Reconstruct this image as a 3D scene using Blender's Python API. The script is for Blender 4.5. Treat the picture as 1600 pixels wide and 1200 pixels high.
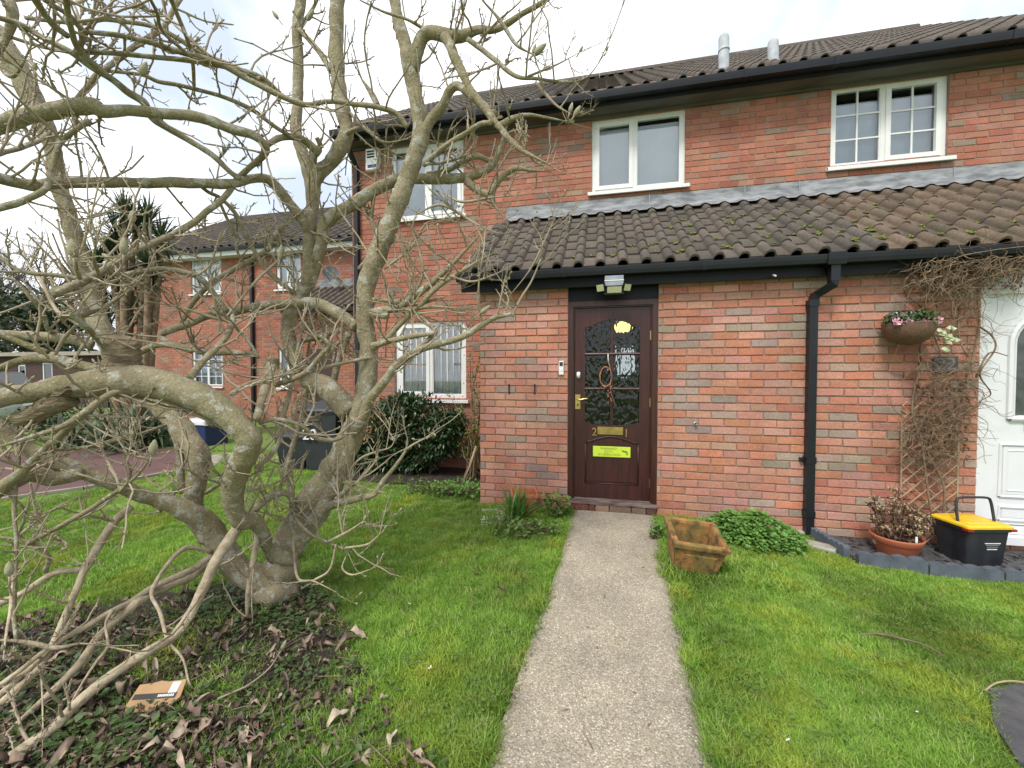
import bpy, math, random
import numpy as np
from mathutils import Vector, Matrix, noise as mnoise

for o in list(bpy.data.objects):
    bpy.data.objects.remove(o)
SC = bpy.context.scene
COL = SC.collection
random.seed(7)
RNG = np.random.default_rng(7)

# ------------------------------------------------------------------ camera
CAM_H, CAM_YAW, CAM_PITCH, FPX = 1.40, math.radians(12.3), math.radians(1.45), 630.0
cam_d = bpy.data.cameras.new('camera')
cam_d.sensor_width = 36.0
cam_d.lens = 36.0 * FPX / 1600.0
cam_d.clip_start, cam_d.clip_end = 0.05, 2000.0
cam = bpy.data.objects.new('camera', cam_d)
COL.objects.link(cam)
cam.location = (0, 0, CAM_H)
cam.rotation_euler = (math.pi / 2 - CAM_PITCH, 0, CAM_YAW)
SC.camera = cam

# ------------------------------------------------------------------ sky, sun, exposure
SUN_EL, SUN_AZ = math.radians(52), math.radians(200)      # azimuth clockwise from +Y: sun behind the camera, to its left
W = bpy.data.worlds.new('World')
SC.world = W
W.use_nodes = True
wn, wl = W.node_tree.nodes, W.node_tree.links
wn.clear()
w_out = wn.new('ShaderNodeOutputWorld')
sky = wn.new('ShaderNodeTexSky')
sky.sky_type = 'NISHITA'
sky.sun_disc = False
sky.sun_elevation = SUN_EL
sky.sun_rotation = SUN_AZ
sky.dust_density = 3.0
bg_sky = wn.new('ShaderNodeBackground')
bg_sky.inputs['Strength'].default_value = 0.10
wl.new(sky.outputs[0], bg_sky.inputs['Color'])
tc = wn.new('ShaderNodeTexCoord')
nz = wn.new('ShaderNodeTexNoise')
nz.inputs['Scale'].default_value = 2.2
nz.inputs['Detail'].default_value = 5.0
nz.inputs['Roughness'].default_value = 0.55
mp_ = wn.new('ShaderNodeMapping')
mp_.inputs['Location'].default_value = (3.1, 1.7, 0.4)
wl.new(tc.outputs['Generated'], mp_.inputs[0])
wl.new(mp_.outputs[0], nz.inputs['Vector'])
cr = wn.new('ShaderNodeValToRGB')
cr.color_ramp.elements[0].position = 0.38
cr.color_ramp.elements[0].color = (0.50, 0.57, 0.67, 1)
cr.color_ramp.elements[1].position = 0.56
cr.color_ramp.elements[1].color = (0.98, 0.99, 1.0, 1)
wl.new(nz.outputs[0], cr.inputs[0])
bg_cl = wn.new('ShaderNodeBackground')
bg_cl.inputs['Strength'].default_value = 0.82
wl.new(cr.outputs[0], bg_cl.inputs['Color'])
mx = wn.new('ShaderNodeMixShader')
mx.inputs[0].default_value = 0.88
wl.new(bg_sky.outputs[0], mx.inputs[1])
wl.new(bg_cl.outputs[0], mx.inputs[2])
wl.new(mx.outputs[0], w_out.inputs['Surface'])

sun_d = bpy.data.lights.new('sun', 'SUN')
sun_d.energy = 1.5
sun_d.angle = math.radians(13)
sun_d.color = (1.0, 0.965, 0.90)
sun = bpy.data.objects.new('sun', sun_d)
COL.objects.link(sun)
sdir = Vector((math.sin(SUN_AZ) * math.cos(SUN_EL), math.cos(SUN_AZ) * math.cos(SUN_EL), math.sin(SUN_EL)))
sun.rotation_euler = sdir.to_track_quat('Z', 'Y').to_euler()
sun.location = (0, -4, 9)
SC.view_settings.view_transform = 'Standard'
SC.view_settings.look = 'None'
SC.view_settings.gamma = 1.0
SC.view_settings.use_curve_mapping = False
SC.view_settings.exposure = 1.05

# ------------------------------------------------------------------ measuring: a photograph pixel -> a point in the place
def ray(u, v):
    cx, cy, cz = (u - 800) / FPX, 1.0, -(v - 600) / FPX
    y = cy * math.cos(CAM_PITCH) + cz * math.sin(CAM_PITCH)
    z = -cy * math.sin(CAM_PITCH) + cz * math.cos(CAM_PITCH)
    return np.array([cx * math.cos(CAM_YAW) - y * math.sin(CAM_YAW), cx * math.sin(CAM_YAW) + y * math.cos(CAM_YAW), z])
EYE = np.array([0, 0, CAM_H])
def aty(u, v, Y):
    d = ray(u, v); return d * (Y / d[1]) + EYE
def atz(u, v, Z=0.0):
    d = ray(u, v); return d * ((Z - CAM_H) / d[2]) + EYE
def atd(u, v, D):
    return ray(u, v) * D + EYE
def sstep(a, b, x):
    t = min(1, max(0, (x - a) / (b - a))); return t * t * (3 - 2 * t)
def gz(x, y=0):
    return -0.12 * sstep(0.9, 2.4, x)

# ------------------------------------------------------------------ materials
MATS = {}
def new_mat(name):
    m = bpy.data.materials.new(name); m.use_nodes = True
    n = m.node_tree.nodes; n.clear()
    out = n.new('ShaderNodeOutputMaterial'); b = n.new('ShaderNodeBsdfPrincipled')
    m.node_tree.links.new(b.outputs[0], out.inputs[0])
    MATS[name] = m
    return m, n, m.node_tree.links, b, out
def node_noise(n, l, scale, detail=4, rough=0.6, src=None, vscale=None):
    t = n.new('ShaderNodeTexNoise')
    t.inputs['Scale'].default_value = scale; t.inputs['Detail'].default_value = detail; t.inputs['Roughness'].default_value = rough
    if src is not None:
        if vscale:
            mp = n.new('ShaderNodeMapping'); mp.inputs['Scale'].default_value = vscale
            l.new(src, mp.inputs[0]); src = mp.outputs[0]
        l.new(src, t.inputs['Vector'])
    return t
def ramp(n, l, src, stops):
    r = n.new('ShaderNodeValToRGB')
    e = r.color_ramp.elements
    while len(e) < len(stops): e.new(0.5)
    for i, (p, c) in enumerate(stops):
        e[i].position = p
        e[i].color = (c, c, c, 1) if isinstance(c, (int, float)) else (*c, 1)
    l.new(src, r.inputs[0])
    return r
def mixc(n, l, fac, a, b, mode='MIX'):
    m = n.new('ShaderNodeMix'); m.data_type = 'RGBA'; m.blend_type = mode
    for sock, val in ((m.inputs[0], fac), (m.inputs[6], a), (m.inputs[7], b)):
        if hasattr(val, 'is_linked'): l.new(val, sock)
        elif isinstance(val, (int, float)): sock.default_value = val
        else: sock.default_value = (*val, 1)
    return m.outputs[2]
def bump(n, l, b, height, strength=0.3, dist=0.01):
    bp = n.new('ShaderNodeBump'); bp.inputs['Strength'].default_value = strength; bp.inputs['Distance'].default_value = dist
    l.new(height, bp.inputs['Height']); l.new(bp.outputs[0], b.inputs['Normal'])
def pos(n):
    return n.new('ShaderNodeNewGeometry').outputs['Position']
def simple(name, c1, c2=None, scale=8, rough=0.6, bmp=0.0, bscale=None, metal=0.0, vscale=None, lo=0.35, hi=0.65, spec=0.5, bdist=0.004):
    m, n, l, b, o = new_mat(name)
    p = pos(n)
    if c2 is None: c2 = tuple(x * 0.8 for x in c1)
    t = node_noise(n, l, scale, 5, 0.6, p, vscale)
    r = ramp(n, l, t.outputs[0], [(lo, c1), (hi, c2)])
    l.new(r.outputs[0], b.inputs['Base Color'])
    b.inputs['Roughness'].default_value = rough
    b.inputs['Metallic'].default_value = metal
    b.inputs['Specular IOR Level'].default_value = spec
    if bmp:
        t2 = node_noise(n, l, bscale or scale * 4, 4, 0.6, p, vscale)
        bump(n, l, b, t2.outputs[0], bmp, bdist)
    return m

def brick_mat(name, source):
    m, n, l, b, o = new_mat(name)
    p = pos(n)
    if source == 'object':
        c = n.new('ShaderNodeObjectInfo').outputs['Color']
    else:
        a = n.new('ShaderNodeAttribute'); a.attribute_name = 'tint'; c = a.outputs['Color']
    fine = node_noise(n, l, 60, 6, 0.7, p)
    big = node_noise(n, l, 2.6, 4, 0.6, p)
    c = mixc(n, l, 1.0, c, ramp(n, l, fine.outputs[0], [(0.3, 0.72), (0.7, 1.18)]).outputs[0], 'MULTIPLY')
    c = mixc(n, l, 1.0, c, ramp(n, l, big.outputs[0], [(0.3, 0.84), (0.7, 1.1)]).outputs[0], 'MULTIPLY')
    bl = node_noise(n, l, 9, 5, 0.65, p, (1, 1, 0.5))
    c = mixc(n, l, ramp(n, l, bl.outputs[0], [(0.60, 0.0), (0.78, 0.35)]).outputs[0], c, (0.42, 0.33, 0.27))
    l.new(c, b.inputs['Base Color'])
    b.inputs['Roughness'].default_value = 0.85
    b.inputs['Specular IOR Level'].default_value = 0.25
    dk = node_noise(n, l, 1.1, 5, 0.65, p, (1.6, 1, 0.45))
    c = mixc(n, l, 1.0, c, ramp(n, l, dk.outputs[0], [(0.30, (0.80, 0.79, 0.79)), (0.55, (1.03, 1.03, 1.03))]).outputs[0], 'MULTIPLY')
    l.new(c, b.inputs['Base Color'])
    st = node_noise(n, l, 140, 5, 0.7, p, (0.35, 1, 1))
    bump(n, l, b, st.outputs[0], 0.5, 0.004)
brick_mat('brick', 'object'); brick_mat('brick_mass', 'attr')
simple('mortar', (0.34, 0.245, 0.19), (0.24, 0.165, 0.13), 12, 0.95, 0.6, 120, spec=0.1)

def tile_mat(name, source):
    m, n, l, b, o = new_mat(name)
    p = pos(n)
    if source == 'object':
        c = n.new('ShaderNodeObjectInfo').outputs['Color']
    else:
        a = n.new('ShaderNodeAttribute'); a.attribute_name = 'tint'; c = a.outputs['Color']
    fine = node_noise(n, l, 45, 6, 0.75, p)
    c = mixc(n, l, 1.0, c, ramp(n, l, fine.outputs[0], [(0.3, 0.55), (0.72, 1.35)]).outputs[0], 'MULTIPLY')
    big = node_noise(n, l, 5, 4, 0.6, p)
    c = mixc(n, l, ramp(n, l, big.outputs[0], [(0.42, 0.0), (0.68, 0.6)]).outputs[0], c, (0.085, 0.078, 0.055))
    spots = node_noise(n, l, 26, 2, 0.5, p)
    c = mixc(n, l, ramp(n, l, spots.outputs[0], [(0.74, 0.0), (0.78, 0.8)]).outputs[0], c, (0.34, 0.33, 0.28))
    l.new(c, b.inputs['Base Color'])
    b.inputs['Roughness'].default_value = 0.9
    b.inputs['Specular IOR Level'].default_value = 0.2
    bump(n, l, b, fine.outputs[0], 0.5, 0.005)
tile_mat('tile', 'object'); tile_mat('tile_mass', 'attr')
simple('moss', (0.16, 0.20, 0.02), (0.07, 0.10, 0.012), 40, 0.95, 0.8, 160)
simple('black_plastic', (0.009, 0.010, 0.013), (0.013, 0.015, 0.019), 6, 0.36, 0.08, 30, spec=0.35)
simple('black_paint', (0.006, 0.0065, 0.009), (0.011, 0.012, 0.015), 5, 0.5, 0.15, 60, vscale=(0.2, 1, 1), spec=0.25)
simple('soffit_paint', (0.13, 0.115, 0.10), (0.07, 0.06, 0.05), 5, 0.7, 0.1, 40, vscale=(0.3, 1, 1))
simple('lead', (0.13, 0.136, 0.146), (0.29, 0.298, 0.31), 8, 0.7, 0.4, 30, vscale=(0.6, 1, 2.2), spec=0.3, lo=0.38, hi=0.62)
simple("upvc", (0.72, 0.72, 0.71), (0.66, 0.66, 0.64), 4, 0.35)
simple("upvc_door", (0.70, 0.71, 0.725), (0.66, 0.67, 0.685), 4, 0.35)
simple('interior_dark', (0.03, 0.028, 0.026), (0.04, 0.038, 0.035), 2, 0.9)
simple('blind_grey', (0.82, 0.88, 0.93), (0.90, 0.94, 0.97), 3, 0.8)
simple('blind_pale', (0.88, 0.92, 0.96), (0.76, 0.81, 0.86), 2.4, 0.8)
simple('net_curtain', (0.93, 0.93, 0.94), (0.80, 0.80, 0.83), 14, 0.9, 0.2, 120)
simple('metal_grey', (0.33, 0.35, 0.38), (0.24, 0.26, 0.29), 12, 0.45, 0.1, 60, metal=0.6)
simple('brass', (0.62, 0.46, 0.18), (0.45, 0.32, 0.12), 20, 0.28, 0.1, 80, metal=1.0)
simple('white_plastic', (0.78, 0.78, 0.77), (0.72, 0.72, 0.71), 5, 0.35)
simple('wood_dark', (0.062, 0.0135, 0.0105), (0.026, 0.0070, 0.0065), 6, 0.36, 0.25, 60, vscale=(6, 6, 0.5))
simple('wood_frame', (0.060, 0.017, 0.010), (0.028, 0.008, 0.005), 7, 0.36, 0.25, 60, vscale=(6, 6, 0.5))
simple('wood_worn', (0.22, 0.17, 0.15), (0.045, 0.018, 0.014), 9, 0.6, 0.4, 60, vscale=(0.6, 4, 4))
simple('terracotta', (0.44, 0.14, 0.065), (0.36, 0.105, 0.05), 6, 0.65, 0.1, 60)
simple('plastic_yellow', (0.80, 0.52, 0.012), (0.66, 0.43, 0.03), 16, 0.45, 0.1, 60)
simple('plastic_red', (0.35, 0.02, 0.015), None, 5, 0.4)
simple('bin_grey', (0.020, 0.022, 0.028), (0.030, 0.032, 0.038), 6, 0.5, 0.1, 50)
simple('bin_black', (0.009, 0.011, 0.016), (0.024, 0.026, 0.031), 9, 0.5, 0.15, 50, vscale=(1, 1, .5))
simple('print_white', (0.75, 0.75, 0.75), None, 5, 0.6)
simple('print_black', (0.02, 0.02, 0.02), None, 5, 0.6)
simple('print_faded', (0.17, 0.24, 0.04), None, 5, 0.7)
simple('sign_lime', (0.62, 0.78, 0.05), (0.56, 0.72, 0.05), 5, 0.45)
simple('edging', (0.105, 0.125, 0.15), (0.065, 0.078, 0.092), 7, 0.9, 0.6, 70)
simple('slate', (0.05, 0.05, 0.055), (0.09, 0.085, 0.085), 10, 0.75, 0.5, 50)
simple('stone_pale', (0.42, 0.39, 0.34), (0.25, 0.23, 0.19), 9, 0.9, 0.6, 60)
simple('soil', (0.055, 0.040, 0.030), (0.030, 0.022, 0.016), 14, 1.0, 1.0, 90, bdist=0.02)
simple('leaf_dark', (0.020, 0.045, 0.014), (0.045, 0.085, 0.028), 18, 0.38)
simple('leaf_fresh', (0.13, 0.26, 0.05), (0.08, 0.19, 0.03), 15, 0.5)
simple('leaf_strap', (0.055, 0.13, 0.022), (0.09, 0.19, 0.035), 9, 0.4)
simple('leaf_palm', (0.07, 0.11, 0.05), (0.035, 0.06, 0.025), 9, 0.45)
simple('leaf_ivy', (0.030, 0.062, 0.014), (0.070, 0.115, 0.026), 14, 0.6)
simple('leaf_variegated', (0.55, 0.60, 0.38), (0.14, 0.24, 0.07), 30, 0.5)
simple('leaf_weed', (0.12, 0.20, 0.035), (0.065, 0.125, 0.022), 14, 0.6)
simple('leaf_hedge', (0.030, 0.050, 0.022), (0.055, 0.075, 0.03), 6, 0.6)
simple('petal_pink', (0.60, 0.20, 0.30), (0.75, 0.50, 0.55), 25, 0.6)
simple('petal_white', (0.75, 0.76, 0.72), None, 25, 0.6)
simple('wicker', (0.17, 0.095, 0.055), (0.09, 0.05, 0.03), 60, 0.8, 0.6, 200)
simple('vine_bark', (0.12, 0.075, 0.043), (0.27, 0.195, 0.125), 11, 0.9, 0.4, 80)
simple('dead_flower', (0.17, 0.105, 0.06), (0.07, 0.042, 0.026), 30, 0.9)
simple('dead_flower_pale', (0.50, 0.40, 0.24), (0.30, 0.21, 0.11), 30, 0.9)
simple('trellis_wood', (0.40, 0.30, 0.19), (0.25, 0.18, 0.11), 9, 0.8, 0.3, 60)
simple('driveway', (0.135, 0.068, 0.062), (0.095, 0.052, 0.050), 3, 0.95, 0.7, 130)
simple('kerb', (0.34, 0.30, 0.25), (0.26, 0.23, 0.19), 7, 0.95, 0.4, 60)
simple('cardboard', (0.42, 0.27, 0.13), (0.36, 0.22, 0.11), 8, 0.85, 0.15, 60)
simple('twig_dead', (0.20, 0.15, 0.10), (0.12, 0.085, 0.055), 20, 0.9, 0.4, 90)
simple('bare_far', (0.16, 0.13, 0.115), (0.10, 0.08, 0.07), 5, 0.95)
simple('car_paint', (0.50, 0.52, 0.55), (0.48, 0.50, 0.53), 3, 0.25, metal=0.3)
simple('rubber', (0.012, 0.012, 0.012), None, 5, 0.8)
simple('garage_wall', (0.075, 0.040, 0.035), (0.055, 0.032, 0.03), 6, 0.9, 0.3, 40)
simple('fence_wood', (0.20, 0.16, 0.11), (0.13, 0.10, 0.07), 6, 0.9, 0.3, 50, vscale=(4, 4, 0.5))
simple('blue_tarp', (0.02, 0.04, 0.14), None, 5, 0.5)

def mat_bark():
    m, n, l, b, o = new_mat('bark')
    p = pos(n)
    t = node_noise(n, l, 5, 6, 0.65, p)
    c = ramp(n, l, t.outputs[0], [(0.28, (0.20, 0.165, 0.100)), (0.45, (0.29, 0.243, 0.152)), (0.58, (0.35, 0.30, 0.195)), (0.75, (0.31, 0.27, 0.15))]).outputs[0]
    g = node_noise(n, l, 2.3, 5, 0.6, p)
    c = mixc(n, l, ramp(n, l, g.outputs[0], [(0.50, 0.0), (0.68, 0.5)]).outputs[0], c, (0.20, 0.185, 0.07))
    li = node_noise(n, l, 17, 5, 0.62, p)
    c = mixc(n, l, ramp(n, l, li.outputs[0], [(0.545, 0.0), (0.60, 0.85)]).outputs[0], c, (0.44, 0.43, 0.36))
    sp = n.new('ShaderNodeTexVoronoi'); sp.inputs['Scale'].default_value = 42; l.new(p, sp.inputs['Vector'])
    c = mixc(n, l, ramp(n, l, sp.outputs['Distance'], [(0.12, 0.55), (0.2, 0.0)]).outputs[0], c, (0.48, 0.46, 0.38))
    f = node_noise(n, l, 110, 5, 0.7, p)
    c = mixc(n, l, 1.0, c, ramp(n, l, f.outputs[0], [(0.3, 0.66), (0.7, 1.25)]).outputs[0], 'MULTIPLY')
    l.new(c, b.inputs['Base Color'])
    b.inputs['Roughness'].default_value = 0.85; b.inputs['Specular IOR Level'].default_value = 0.3
    f2 = node_noise(n, l, 38, 6, 0.7, p)
    bump(n, l, b, f2.outputs[0], 0.9, 0.02)
mat_bark()
simple('bark_twig', (0.24, 0.19, 0.13), (0.38, 0.32, 0.22), 9, 0.8, 0.4, 90)
simple('cut_wood', (0.36, 0.27, 0.15), (0.20, 0.15, 0.085), 16, 0.9, 0.6, 50)
simple('bark_peel', (0.34, 0.265, 0.165), (0.15, 0.11, 0.065), 13, 0.95, 1.0, 40, bdist=0.03, vscale=(1, 1, 3))
simple('bark_pale', (0.50, 0.42, 0.29), (0.28, 0.22, 0.145), 16, 0.9, 1.0, 45, bdist=0.012)
simple('bud', (0.23, 0.21, 0.125), (0.34, 0.32, 0.22), 60, 0.95, 0.4, 300)

def mat_planter():
    m, n, l, b, o = new_mat('planter')
    p = pos(n)
    t = node_noise(n, l, 9, 5, 0.6, p)
    c = ramp(n, l, t.outputs[0], [(0.3, (0.40, 0.14, 0.04)), (0.55, (0.37, 0.175, 0.05)), (0.75, (0.27, 0.15, 0.05))]).outputs[0]
    g = node_noise(n, l, 7, 6, 0.7, p, (1, 1, 0.6))
    c = mixc(n, l, ramp(n, l, g.outputs[0], [(0.40, 0.0), (0.54, 0.85)]).outputs[0], c, (0.17, 0.13, 0.035))
    g2 = node_noise(n, l, 11, 6, 0.7, p)
    c = mixc(n, l, ramp(n, l, g2.outputs[0], [(0.47, 0.0), (0.60, 0.85)]).outputs[0], c, (0.06, 0.045, 0.02))
    l.new(c, b.inputs['Base Color']); b.inputs['Roughness'].default_value = 0.85
    bump(n, l, b, g2.outputs[0], 0.4, 0.006)
mat_planter()

def mat_path():
    m, n, l, b, o = new_mat('path_aggregate')
    p = pos(n)
    v = n.new('ShaderNodeTexVoronoi'); v.inputs['Scale'].default_value = 150; l.new(p, v.inputs['Vector'])
    sep = n.new('ShaderNodeSeparateColor'); l.new(v.outputs['Color'], sep.inputs[0])
    c = ramp(n, l, sep.outputs[0], [(0.0, (0.20, 0.17, 0.13)), (0.3, (0.36, 0.31, 0.24)), (0.6, (0.44, 0.385, 0.305)), (0.88, (0.53, 0.47, 0.38)), (1.0, (0.74, 0.69, 0.59))]).outputs[0]
    v2 = n.new('ShaderNodeTexVoronoi'); v2.inputs['Scale'].default_value = 220; l.new(p, v2.inputs['Vector'])
    s2 = n.new('ShaderNodeSeparateColor'); l.new(v2.outputs['Color'], s2.inputs[0])
    c = mixc(n, l, 1.0, c, ramp(n, l, s2.outputs[1], [(0.0, 0.75), (1.0, 1.2)]).outputs[0], 'MULTIPLY')
    e = ramp(n, l, v.outputs['Distance'], [(0.25, 0.0), (0.75, 0.75)])
    c = mixc(n, l, e.outputs[0], c, (0.27, 0.235, 0.185))
    big = node_noise(n, l, 2.2, 5, 0.65, p)
    c = mixc(n, l, 1.0, c, ramp(n, l, big.outputs[0], [(0.3, (0.70, 0.69, 0.68)), (0.62, (1.06, 1.05, 1.0))]).outputs[0], 'MULTIPLY')
    mo = node_noise(n, l, 3.7, 5, 0.65, p)
    c = mixc(n, l, ramp(n, l, mo.outputs[0], [(0.55, 0.0), (0.75, 0.35)]).outputs[0], c, (0.22, 0.20, 0.10))
    l.new(c, b.inputs['Base Color']); b.inputs['Roughness'].default_value = 0.9
    bump(n, l, b, v.outputs['Distance'], 0.7, -0.004)
mat_path()

def mat_ground():
    m, n, l, b, o = new_mat('ground_turf')
    p = pos(n)
    t = node_noise(n, l, 30, 6, 0.7, p)
    c = ramp(n, l, t.outputs[0], [(0.3, (0.06, 0.085, 0.018)), (0.5, (0.13, 0.205, 0.035)), (0.7, (0.18, 0.27, 0.046))]).outputs[0]
    l.new(c, b.inputs['Base Color']); b.inputs['Roughness'].default_value = 1.0
    bump(n, l, b, t.outputs[0], 0.8, 0.02)
mat_ground()

def mat_grass():
    m, n, l, b, o = new_mat('grass_blade')
    p = pos(n)
    oi = n.new('ShaderNodeObjectInfo')
    c = ramp(n, l, oi.outputs['Random'], [(0.0, (0.14, 0.265, 0.032)), (0.45, (0.22, 0.39, 0.052)), (0.85, (0.295, 0.46, 0.075)), (1.0, (0.42, 0.44, 0.18))]).outputs[0]
    y = node_noise(n, l, 2.1, 4, 0.65, p)
    c = mixc(n, l, ramp(n, l, y.outputs[0], [(0.50, 0.0), (0.68, 0.75)]).outputs[0], c, (0.38, 0.42, 0.05))
    d = node_noise(n, l, 1.3, 4, 0.6, p)
    c = mixc(n, l, 1.0, c, ramp(n, l, d.outputs[0], [(0.34, 0.58), (0.6, 1.12)]).outputs[0], 'MULTIPLY')
    l.new(c, b.inputs['Base Color']); b.inputs['Roughness'].default_value = 0.55
    b.inputs['Specular IOR Level'].default_value = 0.3
    tr = n.new('ShaderNodeBsdfTranslucent'); l.new(c, tr.inputs[0])
    ms = n.new('ShaderNodeMixShader'); ms.inputs[0].default_value = 0.3
    l.new(b.outputs[0], ms.inputs[1]); l.new(tr.outputs[0], ms.inputs[2]); l.new(ms.outputs[0], o.inputs[0])
mat_grass()

def mat_litter():
    m, n, l, b, o = new_mat('leaf_litter')
    p = pos(n)
    oi = n.new('ShaderNodeObjectInfo')
    a = n.new('ShaderNodeAttribute'); a.attribute_name = 'tint'
    t = node_noise(n, l, 22, 5, 0.6, p)
    c = ramp(n, l, oi.outputs['Random'], [(0.0, (0.075, 0.047, 0.034)), (0.4, (0.16, 0.106, 0.075)), (0.75, (0.27, 0.195, 0.14)), (1.0, (0.42, 0.335, 0.255))]).outputs[0]
    c = mixc(n, l, 1.0, c, ramp(n, l, t.outputs[0], [(0.3, 0.6), (0.7, 1.3)]).outputs[0], 'MULTIPLY')
    l.new(c, b.inputs['Base Color']); b.inputs['Roughness'].default_value = 0.7
    bump(n, l, b, t.outputs[0], 0.4, 0.006)
mat_litter()
def mat_litter_mass():
    m, n, l, b, o = new_mat('leaf_litter_mass')
    a = n.new('ShaderNodeAttribute'); a.attribute_name = 'tint'
    l.new(a.outputs['Color'], b.inputs['Base Color']); b.inputs['Roughness'].default_value = 0.75
mat_litter_mass()

def mat_glass(name, tint=(0.9, 0.95, 0.95), rough=0.02, wave=0.0):
    m, n, l, b, o = new_mat(name)
    n.remove(b)
    g = n.new('ShaderNodeBsdfGlossy'); g.inputs['Roughness'].default_value = rough; g.inputs['Color'].default_value = (0.9, 0.93, 0.96, 1)
    t = n.new('ShaderNodeBsdfTransparent'); t.inputs['Color'].default_value = (*tint, 1)
    fr = n.new('ShaderNodeFresnel'); fr.inputs['IOR'].default_value = 2.2
    ms = n.new('ShaderNodeMixShader')
    l.new(fr.outputs[0], ms.inputs[0]); l.new(t.outputs[0], ms.inputs[1]); l.new(g.outputs[0], ms.inputs[2]); l.new(ms.outputs[0], o.inputs[0])
mat_glass('glass', (0.96, 0.98, 1.0)); mat_glass('glass_dim', (0.6, 0.65, 0.68))
def mat_glass_rippled():
    m, n, l, b, o = new_mat('glass_rippled')
    p = pos(n)
    b.inputs['Base Color'].default_value = (0.62, 0.66, 0.64, 1)
    b.inputs['Roughness'].default_value = 0.03
    b.inputs['Transmission Weight'].default_value = 1.0
    b.inputs['IOR'].default_value = 1.42
    t = node_noise(n, l, 29, 1, 0.5, p, (1, 1, 0.5))
    bump(n, l, b, t.outputs[0], 0.56, 0.022)
mat_glass_rippled()
def mat_emit(name, col, s):
    m, n, l, b, o = new_mat(name)
    b.inputs['Base Color'].default_value = (*col, 1)
    b.inputs['Emission Color'].default_value = (*col, 1); b.inputs['Emission Strength'].default_value = s
mat_emit('lamp_warm', (1.0, 0.80, 0.26), 1.3)
mat_emit('hall_daylight', (0.85, 0.93, 1.0), 0.42)
M = MATS

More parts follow.
